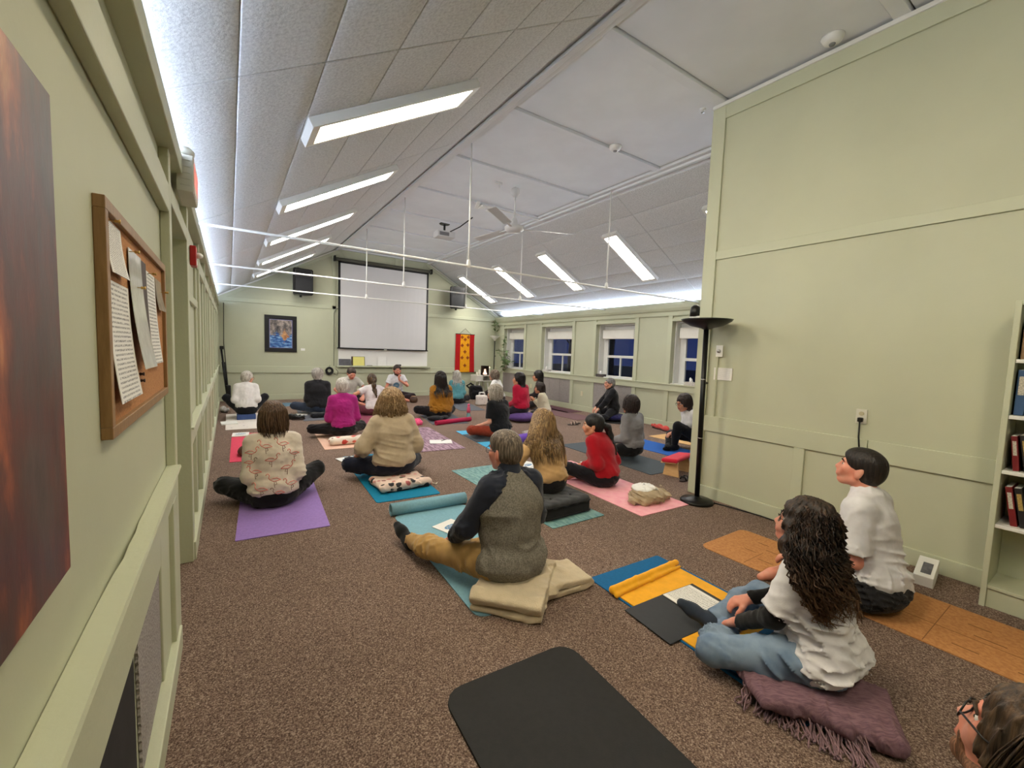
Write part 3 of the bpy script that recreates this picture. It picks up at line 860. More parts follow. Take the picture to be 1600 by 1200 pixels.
MB().box((-0.275, -0.012, 0.085), (0.275, -0.002, 0.835)).build('mount', mat('mount_dark', (34, 32, 46), 0.7), fp)
MB().box((-0.255, -0.016, 0.105), (0.255, -0.0125, 0.815)).build('inner_line', mat('mount_lilac', (150, 150, 190), 0.6), fp)
MB().box((-0.245, -0.018, 0.115), (0.245, -0.0162, 0.805)).build('print', print_mat(), fp)
o = MB().box((-0.05, -0.004, 0), (0.05, 0, 0.06), 0.001).build('label_card', M_PAPER, None, (1.60, YB, 1.27)); props(o, 'small white caption card beside the framed painting', 'card')

# ---- loudspeakers
def speaker(x, z, yawd, label):
    s = empty('loudspeaker', (x, 12.02, z), R(yawd), label=label, cat='loudspeaker', group='wall loudspeakers')
    # tapered cabinet facing -y
    mb = MB()
    pts = [(-0.24, -0.17), (0.24, -0.17), (0.15, 0.17), (-0.15, 0.17)]
    mb.prism(pts, 0, 0.64)
    bmesh.ops.bevel(mb.bm, geom=list(mb.bm.edges), offset=0.02, segments=2, affect='EDGES')
    mb.build('cabinet', M_BLACK, s)
    MB().prism([(-0.19, -0.186), (0.19, -0.186), (0.19, -0.168), (-0.19, -0.168)], 0.05, 0.40).build('grille', mat('speaker_grille', (34, 35, 38), 0.6, 0.3, 300, 0.6, 300), s)
    # horn: flared frame
    mb = MB(); out = [(-0.19, 0.43), (0.19, 0.43), (0.19, 0.60), (-0.19, 0.60)]; inn = [(-0.05, 0.49), (0.05, 0.49), (0.05, 0.54), (-0.05, 0.54)]
    a = [mb.bm.verts.new((px, -0.176, pz)) for px, pz in out]; b = [mb.bm.verts.new((px, -0.06, pz)) for px, pz in inn]
    for i in range(4): mb.bm.faces.new((a[i], a[(i+1) % 4], b[(i+1) % 4], b[i]))
    mb.bm.faces.new(b[::-1])
    mb.build('horn', mat('horn_grey', (120, 120, 124), 0.35), s)
    MB().tube([(0, 0.1, 0.66), (0, 0.27, 0.70)], 0.025, 8).build('bracket', M_BLACKMETAL, s)
    MB().tube([(0, 0.05, -0.05), (0, 0.05, 0.0)], 0.03, 8).build('pole_socket', M_BLACK, s)
speaker(1.53, 2.67, 10, 'black loudspeaker on the back wall above the framed painting')
speaker(5.84, 2.70, -14, 'black loudspeaker on the back wall above the red and yellow banner')

# ---- projection screen and whiteboard
ps = empty('projection_screen', (3.71, YB-0.125, 1.36), label='pulled down white projection screen with black borders on the back wall', cat='projection screen')
M_SCREEN = mat('screen_fabric', (206, 205, 207), 0.85, 0.01, 3)
MB().tube([(-1.36, 0, 2.36), (1.36, 0, 2.36)], 0.045, 12).build('case', mat('screen_case', (74, 72, 60), 0.4), ps, smooth=True)
for sx_ in (-1, 1): MB().box((sx_*1.36-0.02, -0.05, 2.30), (sx_*1.36+0.02, 0.07, 2.44), 0.005).build('end_cap', M_BLACK, ps)
mb = MB(); n = 20
for i in range(n):
    x0 = -1.22+2.44*i/n; x1 = -1.22+2.44*(i+1)/n
    f0 = 0.004*math.sin(i*0.9); f1 = 0.004*math.sin((i+1)*0.9)
    mb.quad((x0, f0-0.002, 0.03), (x1, f1-0.002, 0.03), (x1, -0.002, 2.33), (x0, -0.002, 2.33)); mb.quad((x0, f0+0.002, 0.03), (x0, 0.002, 2.33), (x1, 0.002, 2.33), (x1, f1+0.002, 0.03))
mb.build('cloth', M_SCREEN, ps)
for sx_ in (-1, 1): MB().box((sx_*1.245-0.028, -0.006, 0.02), (sx_*1.245+0.028, 0.006, 2.33)).build('border', FB, ps)
MB().box((-1.27, -0.006, 2.27), (1.27, 0.004, 2.335)).build('border', FB, ps)
MB().tube([(-1.29, 0, 0.01), (1.29, 0, 0.01)], 0.018, 8).build('bottom_bar', FB, ps, smooth=True)
MB().box((-0.04, -0.03, -0.01), (0.04, -0.015, 0.01), 0.003).build('pull_tab', M_STRING, ps)
wbd = empty('whiteboard', (3.74, YB-0.032, 0.83), label='whiteboard behind the projection screen with a tray along its base', cat='whiteboard')
MB().box((-1.28, -0.02, 0.06), (1.28, 0, 2.4), 0.004).build('board', mat('whiteboard_gloss', (234, 233, 230), 0.25), wbd)
MB().box((-1.33, -0.10, 0.03), (1.36, 0.0, 0.055), 0.004).build('tray', M_TRIM, wbd)
MB().box((-1.33, -0.10, 0.055), (1.36, -0.09, 0.072), 0.002).build('tray_lip', M_TRIM, wbd)
zt = 0.887
def leaning(nm, x0, x1, h, m, label, cat, t=0.012, yo=-0.025):
    o = MB().box((-(x1-x0)/2, -t, 0), ((x1-x0)/2, 0, h), 0.002).build(nm, m, None, ((x0+x1)/2, YB+yo-0.067, zt), (R(-8), 0, 0)); props(o, label, cat); return o
leaning('grey_folder', 2.47, 2.78, 0.19, mat('slate_folder', (92, 92, 98), 0.5, 0.2, 12), 'slate grey folder lying on the whiteboard tray under the screen', 'folder')
cl_ = empty('clipboard', (2.98, YB-0.095, zt), label='yellow pad on a dark clipboard leaning on the whiteboard', cat='clipboard'); cl_.rotation_euler = (R(-8), 0, 0)
MB().box((-0.18, -0.004, 0), (0.18, 0.004, 0.265), 0.002).build('board', mat('dark_board', (74, 58, 44), 0.6, 0.2, 9), cl_)
MB().box((-0.14, -0.016, 0.003), (0.165, -0.004, 0.255), 0.002).build('pad', mat('yellow_pad', (228, 220, 130), 0.7, 0.05, 6), cl_)
leaning('paper_sheet', 3.52, 3.77, 0.27, M_PAPER, 'white sheet of paper leaning on the whiteboard tray', 'paper', 0.002)
for k, (x, lab) in enumerate(((3.29, 'flat black marker eraser on the whiteboard tray beside the yellow pad'), (4.12, 'tall black felt eraser on the whiteboard tray'))):
    o = MB().box((-0.075, -0.02, 0), (0.075, 0.02, 0.025 if k == 0 else 0.06), 0.006).build('board_eraser', M_BLACK, None, (x, YB-0.09, zt)); props(o, lab, 'eraser')
# ---- coiled cable and wall cable
cc = empty('coiled_cable', (2.24, YB-0.045, 0.755), label='coil of black cable hanging on the back wall below the whiteboard', cat='cable')
rg_ = random.Random(5)
for k in range(6):
    r_ = 0.05+0.010*k; q = [(r_*math.cos(a)+rg_.uniform(-.004, .004), rg_.uniform(-0.012, 0.012), r_*math.sin(a)*1.05-0.01*k*0.2) for a in np.linspace(0, 6.2832, 22)[:-1]]
    MB().tube(q, 0.007, 6, closed=True).build('loop', M_BLACK, cc, smooth=True)
MB().tube([(0.1, 0, -0.08), (0.2, 0, -0.13), (0.22, 0.01, -0.02), (0.16, 0.02, 0.05)], 0.007, 6).build('loose_end', M_BLACK, cc, smooth=True)
MB().tube([(0.0, 0.04, 0.12), (0.0, -0.03, 0.125), (0.0, -0.035, 0.15)], 0.006, 6).build('hook', M_CHROME, cc)
wc = MB().tube([(2.355, YB-0.03, 0.88), (2.355, YB-0.03, 2.30), (2.40, YB-0.03, 2.42), (2.47, YB-0.04, 2.42)], 0.009, 6).build('wall_cable', mat('cable_greygreen', (110, 112, 96), 0.6)); props(wc, 'thin cable running up the back wall beside the projection screen', 'cable')
cd = MB().tube([(-0.10, YB-0.05, 2.35), (-0.11, YB-0.05, 1.4), (-0.06, YB-0.06, 0.7), (-0.02, YB-0.1, 0.1)], 0.010, 6).build('corner_cable', mat('cable_olive', (70, 72, 58), 0.6)); props(cd, 'dark cable hanging down the corner behind the folded tripod', 'cable')

# ---- banner
bn = empty('wall_banner', (6.31, YB-0.03, 0.72), label='red and yellow hanging banner with dark floral emblems on the back wall', cat='banner')
M_RED = fabric('banner_red', (176, 22, 24)); M_YEL = fabric('banner_yellow', (236, 164, 24)); M_INK = fabric('banner_ink', (150, 72, 20))
def cloth_strip(nm, x0, x1, z0, z1, m, par, flare=0.03, y=0.0):
    mb = MB(); n = 12; pr = None
    for i in range(n+1):
        t = i/n; z = z1+(z0-z1)*t; k = 1+flare*t*t*2
        w = 0.01*math.sin(t*5)
        row = [mb.bm.verts.new((x0*k, y+w, z)), mb.bm.verts.new((x1*k, y+w, z)), mb.bm.verts.new((x1*k, y+w+0.004, z)), mb.bm.verts.new((x0*k, y+w+0.004, z))]
        if pr:
            for q in range(4): mb.bm.faces.new((pr[q], pr[(q+1) % 4], row[(q+1) % 4], row[q]))
        else: mb.bm.faces.new(row)
        pr = row
    mb.bm.faces.new(pr[::-1])
    return mb.build(nm, m, par)
cloth_strip('side_strip', -0.33, -0.165, 0.0, 1.22, M_RED, bn); cloth_strip('side_strip', 0.165, 0.33, 0.0, 1.22, M_RED, bn); cloth_strip('centre_strip', -0.165, 0.165, 0.0, 1.22, M_YEL, bn)
for k, (x, z) in enumerate(((-0.0, 1.05), (-0.10, 0.86), (0.10, 0.88), (0.0, 0.66), (-0.10, 0.47), (0.10, 0.47), (0.0, 0.22), (0.11, 1.13), (-0.11, 1.12))):
    e = MB().lathe([(0.018, -0.002), (0.045, -0.002), (0.045, 0.002), (0.018, 0.002)], 12, Matrix.Translation((x, 0.01*math.sin((1.22-z)/1.22*5)-0.004, z)) @ Matrix.Rotation(R(90), 4, 'X')).build('emblem', M_INK, bn)
    for a in range(4): MB().box((-0.008, -0.003, 0.035), (0.008, 0.001, 0.065), 0, Matrix.Translation((x, 0.01*math.sin((1.22-z)/1.22*5)-0.004, z)) @ Matrix.Rotation(R(90*a), 4, 'Y')).build('petal', M_INK, e)
MB().tube([(-0.42, 0, 0.0), (0.42, 0, 0.0)], 0.014, 8).build('bottom_rod', mat('dark_rod', (70, 40, 30), 0.5), bn)
MB().tube([(-0.34, 0, 1.22), (0.34, 0, 1.22)], 0.012, 8).build('top_rod', mat('dark_rod', (70, 40, 30), 0.5), bn)
MB().tube([(-0.2, 0, 1.23), (0, 0.01, 1.40), (0.2, 0, 1.23)], 0.005, 5).build('hanging_cord', M_BLACK, bn)

# ---- small altar table
tb = empty('side_table', (6.72, 11.86, 0.0), label='small white box table on splayed legs in front of the back wall', cat='table')
MW = mat('white_laminate', (222, 220, 212), 0.45, 0.03, 5)
for lo, hi in (((-0.29, -0.2, 0.64), (0.29, 0.2, 0.66)), ((-0.29, -0.2, 0.47), (0.29, 0.2, 0.49)), ((-0.29, -0.2, 0.49), (-0.27, 0.2, 0.64)), ((0.27, -0.2, 0.49), (0.29, 0.2, 0.64)), ((-0.06, -0.18, 0.49), (-0.045, 0.2, 0.64)), ((-0.29, 0.18, 0.49), (0.29, 0.2, 0.64))):
    MB().box(lo, hi, 0.002).build('panel', MW, tb)
MB().box((-0.27, -0.198, 0.49), (-0.06, -0.185, 0.64), 0.002).build('drawer', MW, tb)
for sx_ in (-1, 1):
    for sy_ in (-1, 1): MB().tube([(sx_*0.14, sy_*0.12, 0.47), (sx_*0.20, sy_*0.17, 0.0)], [0.02, 0.013], 8).build('leg', MW, tb, smooth=True)
def candle(x, y, z, r, h, label, lit=False):
    c = empty('candle', (x, y, z), label=label, cat='candle')
    MB().lathe([(r, 0), (r, h*0.5), (r*0.75, h*0.9), (r*0.3, h), (0, h*1.01)], 14).build('wax', mat('candle_wax', (240, 236, 224), 0.5), c, smooth=True)
    MB().tube([(0, 0, h), (0, 0, h+0.012)], 0.002, 5).build('wick', M_BLACK, c)
    if lit: MB().lathe([(0, 0), (0.009, 0.012), (0.006, 0.03), (0, 0.05)], 10, Matrix.Translation((0, 0, h+0.008))).build('flame', glow('flame', (255, 214, 140), 12), c, smooth=True)
candle(6.50, 11.78, 0.66, 0.030, 0.10, 'short white candle at the end of the white side table')
candle(6.60, 11.80, 0.66, 0.040, 0.17, 'taller white cone candle on the white side table')
candle(6.95, 11.78, 0.66, 0.028, 0.22, 'lit white candle beside the black shrine frame on the table', True)
sh_ = empty('shrine_frame', (6.80, 11.80, 0.66), label='small black framed niche with a pale glowing figure on the white table', cat='shrine')
for lo, hi in (((-0.12, -0.05, 0), (0.12, 0.05, 0.02)), ((-0.12, -0.05, 0.28), (0.12, 0.05, 0.30)), ((-0.12, -0.05, 0.02), (-0.10, 0.05, 0.28)), ((0.10, -0.05, 0.02), (0.12, 0.05, 0.28)), ((-0.1, 0.04, 0.02), (0.1, 0.05, 0.28))):
    MB().box(lo, hi, 0.002).build('frame', mat('shrine_black', (30, 22, 20), 0.5), sh_)
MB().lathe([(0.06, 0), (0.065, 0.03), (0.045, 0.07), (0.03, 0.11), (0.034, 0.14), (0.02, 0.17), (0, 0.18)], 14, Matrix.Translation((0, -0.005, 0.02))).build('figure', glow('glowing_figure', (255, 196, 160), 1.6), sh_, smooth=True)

# ---- corner floor lamp (far) and torchiere by the partition
def torchiere(x, y, h, rb, bowl, bowlm, polem, label, base_r=0.13, down=False, lean=(0, 0)):
    t = empty('floor_lamp', (x, y, 0), label=label, cat='floor lamp')
    MB().lathe([(base_r, 0), (base_r*1.02, 0.015), (base_r*0.95, 0.03), (base_r*0.45, 0.045), (0.03, 0.055), (0.02, 0.07)], 32).build('base', polem, t, smooth=True)
    MB().tube([(0, 0, 0.05), (lean[0], lean[1], h-0.05)], 0.024 if rb > 0.2 else 0.0155, 12).build('pole', polem, t, smooth=True)
    for z in (0.36, 0.68): MB().tube([(lean[0]*z, lean[1]*z, h*z-0.004), (lean[0]*z, lean[1]*z, h*z+0.004)], 0.0255 if rb > 0.2 else 0.017, 12).build('joint_ring', M_CHROME, t, smooth=True)
    MB().lathe([(0.02, h-0.10), (0.05, h-0.085), (rb*0.62, h-0.062), (rb*0.93, h-0.02), (rb, h), (rb*0.97, h), (rb*0.9, h-0.016), (rb*0.55, h-0.05), (0.03, h-0.07), (0, h-0.07)] if bowl == 'wide' else [(0.02, h-0.16), (0.035, h-0.14), (0.06, h-0.10), (rb, h), (rb*0.95, h), (0.05, h-0.095), (0, h-0.11)], 36, Matrix.Translation((lean[0], lean[1], 0))).build('bowl', bowlm, t, smooth=True)
    MB().lathe([(0.012, 0), (0.012, 0.03), (0.009, 0.04), (0, 0.041)], 10, Matrix.Translation((lean[0]*.4+0.02, lean[1]*.4, h*0.66)) @ Matrix.Rotation(R(90), 4, 'Y')).build('switch', M_BLACK, t)
    return t
torchiere(3.915, 2.44, 1.825, 0.235, 'wide', M_BLACKMETAL, M_BLACKMETAL, 'tall black torchiere floor lamp with a wide bowl beside the partition', 0.155, lean=(-0.045, 0.0))
torchiere(7.28, 12.05, 1.93, 0.17, 'cone', mat('frosted_bowl', (220, 216, 204), 0.5), M_BLACKMETAL, 'thin floor lamp with a pale flared bowl in the far corner')
cord = MB().tube([(4.02, 2.36, 0.008), (4.06, 2.20, 0.008), (4.10, 1.9, 0.008), (4.08, 1.6, 0.008), (4.12, 1.25, 0.010), (4.118, 1.18, 0.25), (4.11, 1.20, 0.55), (4.10, 1.235, 0.88), (4.12, 1.243, 1.01)], 0.006, 6).build('power_cord', M_BLACK, smooth=True); props(cord, 'black lamp cord along the partition baseboard up to the outlet', 'cord')
ol = empty('wall_outlet', (PX, 1.243, 0.98), label='cream wall outlet on the partition with the black plug in it', cat='outlet')
MB().box((-0.008, -0.036, 0), (0, 0.036, 0.115), 0.003).build('plate', M_SIGN, ol)
for z in (0.035, 0.08): MB().lathe([(0.017, 0), (0.017, 0.003), (0, 0.004)], 14, Matrix.Translation((-0.008, 0, z)) @ Matrix.Rotation(R(-90), 4, 'Y')).build('socket', mat('socket_cream', (180, 172, 140), 0.5), ol)
MB().box((-0.04, -0.016, 0.016), (-0.008, 0.016, 0.05), 0.005).build('plug', M_BLACK, ol)
# dimmer, card, box on the partition
dm = empty('dimmer_switch', (f, 2.44, 1.47), label='white dimmer switch plate with a dark knob on the partition', cat='switch')
MB().box((-0.006, -0.036, 0), (0.0, 0.036, 0.115), 0.002).build('plate', M_STRING, dm)
MB().lathe([(0.018, 0), (0.016, 0.018), (0, 0.02)], 16, Matrix.Translation((-0.006, 0, 0.055)) @ Matrix.Rotation(R(-90), 4, 'Y')).build('knob', M_CHROME, dm, smooth=True)
o = MB().box((-0.012, -0.095, 0), (0, 0.095, 0.125), 0.002).build('wall_card', text_paper('faint_card', (190, 190, 196), 14), None, (PX, 2.395, 1.235)); props(o, 'white card fixed to the partition below the dimmer switch', 'card')
o = MB().tube([(PX-0.012, 2.46, 0.86), (PX-0.012, 2.46, 1.47)], 0.011, 6).build('conduit', M_TRIM); props(o, 'painted conduit running down the partition below the dimmer', 'conduit')
o = empty('white_box_file', (3.92, 0.74, 0.0), R(6), label='flat white box with a grey print on the floor against the partition', cat='box')
MB().box((-0.13, -0.05, 0), (0.13, 0.05, 0.10), 0.004, Matrix.Translation((0.02, 0, 0)) @ Matrix.Rotation(R(-12), 4, 'Y')).build('box_body', M_PAPER, o)
MB().box((-0.09, -0.030, 0.1005), (0.05, 0.02, 0.102), 0, Matrix.Translation((0.02, 0, 0)) @ Matrix.Rotation(R(-12), 4, 'Y')).build('print', mat('grey_print', (110, 110, 116), 0.6, 0.4, 30), o)
sc_ = empty('wall_sconce', (PX+0.07, 2.80, 1.87), label='small black domed lamp on a white bracket at the end of the partition', cat='wall lamp')
MB().box((-0.03, -0.11, 0), (0.03, 0.05, 0.03), 0.004).build('bracket', M_STRING, sc_)
MB().lathe([(0.055, 0.03), (0.055, 0.09), (0.045, 0.13), (0.02, 0.15), (0, 0.152)], 18).build('dome', M_BLACK, sc_, smooth=True)

# ---- bookshelf with books
bs_ = empty('bookshelf', (3.985, 0.0, 0.0), label='pale green bookshelf full of books standing against the partition', cat='bookshelf')
BW = (-0.52, 0.475)
def bsx(nm, lo, hi, m=None, bev=0.003): return MB().box((lo[0]-3.985, lo[1], lo[2]), (hi[0]-3.985, hi[1], hi[2]), bev).build(nm, m or M_TRIM, bs_)
bsx('side', (3.82, 0.452, 0), (4.128, 0.478, 1.85)); bsx('side', (3.82, -0.52, 0), (4.128, -0.495, 1.85)); bsx('top', (3.82, -0.495, 1.825), (4.128, 0.452, 1.85)); bsx('back', (4.116, -0.495, 0), (4.128, 0.452, 1.825))
SHZ = [0.14, 0.52, 0.85, 1.18, 1.51]
for z in SHZ: bsx('shelf', (3.825, -0.495, z-0.022), (4.116, 0.452, z), M_WHITE if z > 0.2 else None)
bsx('plinth', (3.835, -0.495, 0), (3.85, 0.452, 0.118))
rb = random.Random(11)
pal = [(120, 28, 30), (40, 44, 60), (200, 196, 186), (70, 70, 74), (214, 96, 110), (60, 90, 130), (226, 220, 200), (34, 30, 30), (150, 120, 90), (90, 60, 80), (180, 60, 50), (60, 100, 90)]
cname = ['dark red', 'navy', 'off white', 'charcoal', 'pink', 'blue', 'cream', 'black', 'tan', 'plum', 'red', 'teal']
for si, z in enumerate(SHZ[1:]):
    yy = 0.445
    for k in range(9 if si != 0 else 9):
        w_ = rb.uniform(0.018, 0.042); h_ = rb.uniform(0.19, 0.27); dd = rb.uniform(0.15, 0.21)
        ci = [0, 7, 2, 4, 3][k % 5] if si in (0, 1) and k < 4 else rb.randrange(12)
        if si == 2: ci = [5, 5, 2, 3][k] if k < 4 else ci
        if si == 3: ci = [8, 6, 2, 7][k] if k < 4 else ci
        tilt = R(rb.uniform(6, 14)) if (si in (0, 1)) else 0
        yy -= w_+0.004+(math.sin(tilt)*0.02)
        b = empty('book', (3.87, yy-(math.sin(tilt)*h_ if tilt else 0), z), label='%s book on the %s shelf of the bookcase, %s from its end panel' % (cname[ci], ('lowest filled', 'second', 'third', 'top')[si], ('first', 'second', 'third', 'fourth', 'fifth', 'sixth', 'seventh', 'eighth', 'ninth')[k]), cat='book', group='books on the bookshelf')
        b.rotation_euler = (-tilt, 0, 0)
        MB().box((0, 0, 0.002), (dd, w_, h_), 0.002).build('cover', mat('book_%s' % cname[ci].replace(' ', '_'), pal[ci], 0.5, 0.15, 18), b)
        MB().box((0.006, 0.002, h_-0.001), (dd-0.003, w_-0.002, h_+0.0012)).build('pages', M_PAPER, b)
        MB().box((-0.0012, w_*0.2, h_*0.45), (0.0003, w_*0.8, h_*0.86)).build('spine_label', mat('spine_%d' % (k % 3), [(226, 220, 205), (190, 160, 90), (60, 60, 66)][k % 3], 0.5, 0.5, 120, stretch=(1, 1, 3)), b)
        if yy < -0.40: break

# ---- window sills: plant and tissue boxes
def leaf_mesh():
    mb = MB(); rows = []
    for t, w in ((0, 0.001), (0.2, 0.35), (0.5, 0.5), (0.8, 0.3), (1.0, 0.01)):
        rows.append([mb.bm.verts.new((-w*0.5, t, 0.04*t*(1-t))), mb.bm.verts.new((0, t, -0.06*t*(1-t)+0.0)), mb.bm.verts.new((w*0.5, t, 0.04*t*(1-t)))])
    for a, b in zip(rows, rows[1:]):
        for k in range(2): mb.bm.faces.new((a[k], a[k+1], b[k+1], b[k]))
    return mb.mesh('leaf', True)
M_LEAF = mat('leaf_green', (66, 94, 52), 0.45, 0.0, 30, rgb2=(128, 148, 100))
lm = leaf_mesh(); lm.materials.append(M_LEAF)
def plant(x, y, z, label, stems, seed, pot=True, leafs=0.09):
    p = empty('potted_plant', (x, y, z), label=label, cat='plant')
    rg = random.Random(seed)
    if pot:
        MB().lathe([(0.05, 0), (0.075, 0.10), (0.08, 0.10), (0.082, 0.12), (0.07, 0.12), (0.066, 0.09), (0, 0.09)], 20).build('pot', mat('pot_white', (206, 200, 190), 0.5), p, smooth=True)
    for st in stems:
        pts = [Vector(q) for q in st]
        sm = MB().tube(pts, [0.007]*(len(pts)-1)+[0.003], 6).build('stem', mat('stem_green', (92, 98, 60), 0.6), p, smooth=True)
        for i in range(len(pts)-1):
            for k in range(9):
                t = rg.random(); q = pts[i].lerp(pts[i+1], t)
                sc = leafs*rg.uniform(0.7, 1.35)
                o = link('leaf', lm, None, p, q, (rg.uniform(-1.0, 0.4), rg.uniform(-0.5, 0.5), rg.uniform(0, 6.28)))
                o.scale = (sc, sc, sc)
plant(7.38, 11.52, 0.906, 'tall leafy houseplant on the window sill in the far corner',
      [[(0, 0, 0.1), (-0.02, 0.06, 0.35), (-0.04, 0.06, 0.6), (-0.05, 0.03, 0.85), (-0.02, 0.0, 1.06)], [(0, 0, 0.1), (-0.05, -0.2, 0.25), (-0.03, -0.42, 0.22)], [(0, 0, 0.1), (-0.02, 0.2, 0.3), (-0.06, 0.35, 0.62)], [(0, 0, 0.1), (0.02, -0.1, 0.35), (-0.06, -0.12, 0.60)], [(0, 0, 0.1), (-0.06, 0.05, 0.05), (-0.09, 0.02, -0.12)]], 3, leafs=0.125)
plant(7.36, 12.18, 2.0, 'small trailing plant hanging high in the far corner', [[(0, 0, 0.45), (-0.04, -0.03, 0.25), (-0.02, -0.05, 0.02)], [(0, 0, 0.45), (0.03, -0.08, 0.3), (0.05, -0.1, 0.12)]], 4, pot=False, leafs=0.10)
def tissue(x, y, rz, label, m):
    t = empty('tissue_box', (x, y, 0.906), rz, label=label, cat='tissue box', group='tissue boxes on the sills')
    MB().box((-0.06, -0.12, 0), (0.06, 0.12, 0.07), 0.004).build('carton', m, t)
    X_, F_ = sdf_mesh('tissue', field([([cap((0, 0, 0.06), (0.01, 0.02, 0.15), 0.035, 0.008), cap((0, 0, 0.06), (-0.02, -0.03, 0.13), 0.03, 0.008)], [])], k=0.02, disp=creases(3, (60, 60, 60), 0.01)), 0.006)
    link('tissue', raw_mesh('tissue', X_, F_), M_PAPER, t)
tissue(7.53, 9.55, 0.1, 'pale grey tissue box on the sill of the second window from the far corner', mat('carton_pale', (196, 192, 188), 0.6, 0.2, 20))
tissue(7.53, 7.42, 0, 'dark tissue box on the sill of the third window from the far corner', mat('carton_dark', (84, 76, 74), 0.6, 0.4, 20))
tissue(7.52, 4.98, 0, 'light patterned tissue box on the window sill nearest the partition', mat('carton_light', (204, 198, 192), 0.6, 0.25, 40))

# ---- things on the ceiling
M_FANW = mat('fan_enamel', (204, 204, 203), 0.4, 0.04, 5)
fn = empty('ceiling_fan', (3.73, 5.70, 3.36), label='white three bladed ceiling fan on a long down rod', cat='ceiling fan')
MB().lathe([(0.03, 0.62), (0.065, 0.60), (0.07, 0.54), (0.035, 0.48)], 18).build('canopy', M_FANW, fn, smooth=True)
MB().tube([(0, 0, 0.10), (0, 0, 0.63)], 0.014, 10).build('down_rod', M_FANW, fn, smooth=True)
MB().lathe([(0, -0.06), (0.10, -0.055), (0.15, -0.02), (0.15, 0.02), (0.11, 0.05), (0.06, 0.06), (0.05, 0.12), (0.03, 0.16), (0.014, 0.17)], 28).build('motor', M_FANW, fn, smooth=True)
for k in range(3):
    a = R(-22+120*k)
    bl = MB().box((0.30, -0.065, -0.004), (0.98, 0.065, 0.004), 0.003, Matrix.Rotation(a, 4, 'Z') @ Matrix.Rotation(R(12), 4, 'X')).build('blade', M_FANW, fn)
    MB().box((0.12, -0.02, -0.01), (0.34, 0.02, 0.0), 0.003, Matrix.Rotation(a, 4, 'Z')).build('blade_arm', M_FANW, bl)
pj = empty('projector', (3.72, 8.30, 3.74), R(-5), label='white ceiling projector on a black mount', cat='projector')
MB().box((-0.19, -0.15, -0.02), (0.19, 0.15, 0.10), 0.015).build('housing', mat('projector_white', (206, 206, 206), 0.4), pj)
MB().lathe([(0.045, 0), (0.04, 0.02), (0.035, 0.02), (0.03, 0.005), (0, 0.005)], 18, Matrix.Translation((0.09, 0.15, 0.04)) @ Matrix.Rotation(R(-90), 4, 'X')).build('lens', M_BLACK, pj, smooth=True)
MB().box((-0.15, -0.153, 0.0), (0.05, -0.149, 0.07)).build('vent', mat('vent_grey', (120, 120, 122), 0.5), pj)
MB().tube([(0, 0, 0.10), (0, 0, 0.26)], 0.022, 10).build('mount_pole', M_BLACK, pj)
MB().lathe([(0.10, 0.255), (0.11, 0.265), (0.10, 0.275)], 20).build('mount_plate', M_BLACK, pj)
MB().tube([(0.05, -0.1, 0.08), (0.2, -0.35, 0.16), (0.3, -0.75, 0.26)], 0.012, 6).build('cable', M_BLACK, pj, smooth=True)
cdo = empty('ceiling_conduit', (3.7, 6.9, 4.0), label='white conduit track with junction box between the fan and the projector', cat='conduit')
MB().box((-0.32, -0.03, -0.035), (0.05, 0.03, -0.012), 0.004, Matrix.Rotation(R(68), 4, 'Z')).build('track', M_STRING, cdo)
MB().box((-0.06, -0.06, -0.05), (0.06, 0.06, -0.012), 0.006, Matrix.Translation((0.25, -0.05, 0))).build('junction_box', M_STRING, cdo)
MB().box((-0.04, -0.08, -0.05), (0.04, 0.08, -0.012), 0.006, Matrix.Translation((0.05, -0.12, 0))).build('junction_box', M_STRING, cdo)
MB().box((-0.9, -0.02, -0.03), (0.9, 0.02, -0.010), 0.003, Matrix.Translation((0.9, -0.15, 0))).build('track', M_STRING, cdo)
o = empty('ceiling_hook', (3.45, 5.75, 4.0), label='small white bracket on the ceiling beside the fan canopy', cat='bracket')
MB().box((-0.06, -0.012, -0.02), (0.06, 0.012, 0.012), 0.003).build('plate', M_STRING, o); MB().tube([(0.02, 0, -0.02), (0.02, 0, -0.07)], 0.006, 6).build('hook', M_STRING, o)
for k, (x, y, lab) in enumerate(((4.0, 3.90, 'round white smoke detector on the flat ceiling in front of the fan'), (4.0, 1.62, 'round white smoke detector on the flat ceiling above the partition rail'))):
    sd_ = empty('smoke_detector', (x, y, 4.013), label=lab, cat='smoke detector', group='smoke detectors')
    MB().lathe([(0, -0.055), (0.045, -0.05), (0.065, -0.035), (0.075, -0.012), (0.08, 0.0)], 22).build('housing', M_STRING, sd_, smooth=True)
    MB().lathe([(0, -0.063), (0.02, -0.062), (0.024, -0.05)], 12).build('sensor', mat('vent_grey', (120, 120, 122), 0.5), sd_, smooth=True)
o = empty('sprinkler_head', (4.08, 2.78, 4.0), label='tiny white sprinkler head at the ceiling beam by the partition corner', cat='sprinkler')
MB().lathe([(0.03, 0.0), (0.03, -0.01), (0.01, -0.012), (0.008, -0.035)][::-1], 12).build('stem', M_STRING, o, smooth=True); MB().lathe([(0, -0.042), (0.018, -0.04), (0.018, -0.036)], 12).build('deflector', M_CHROME, o)

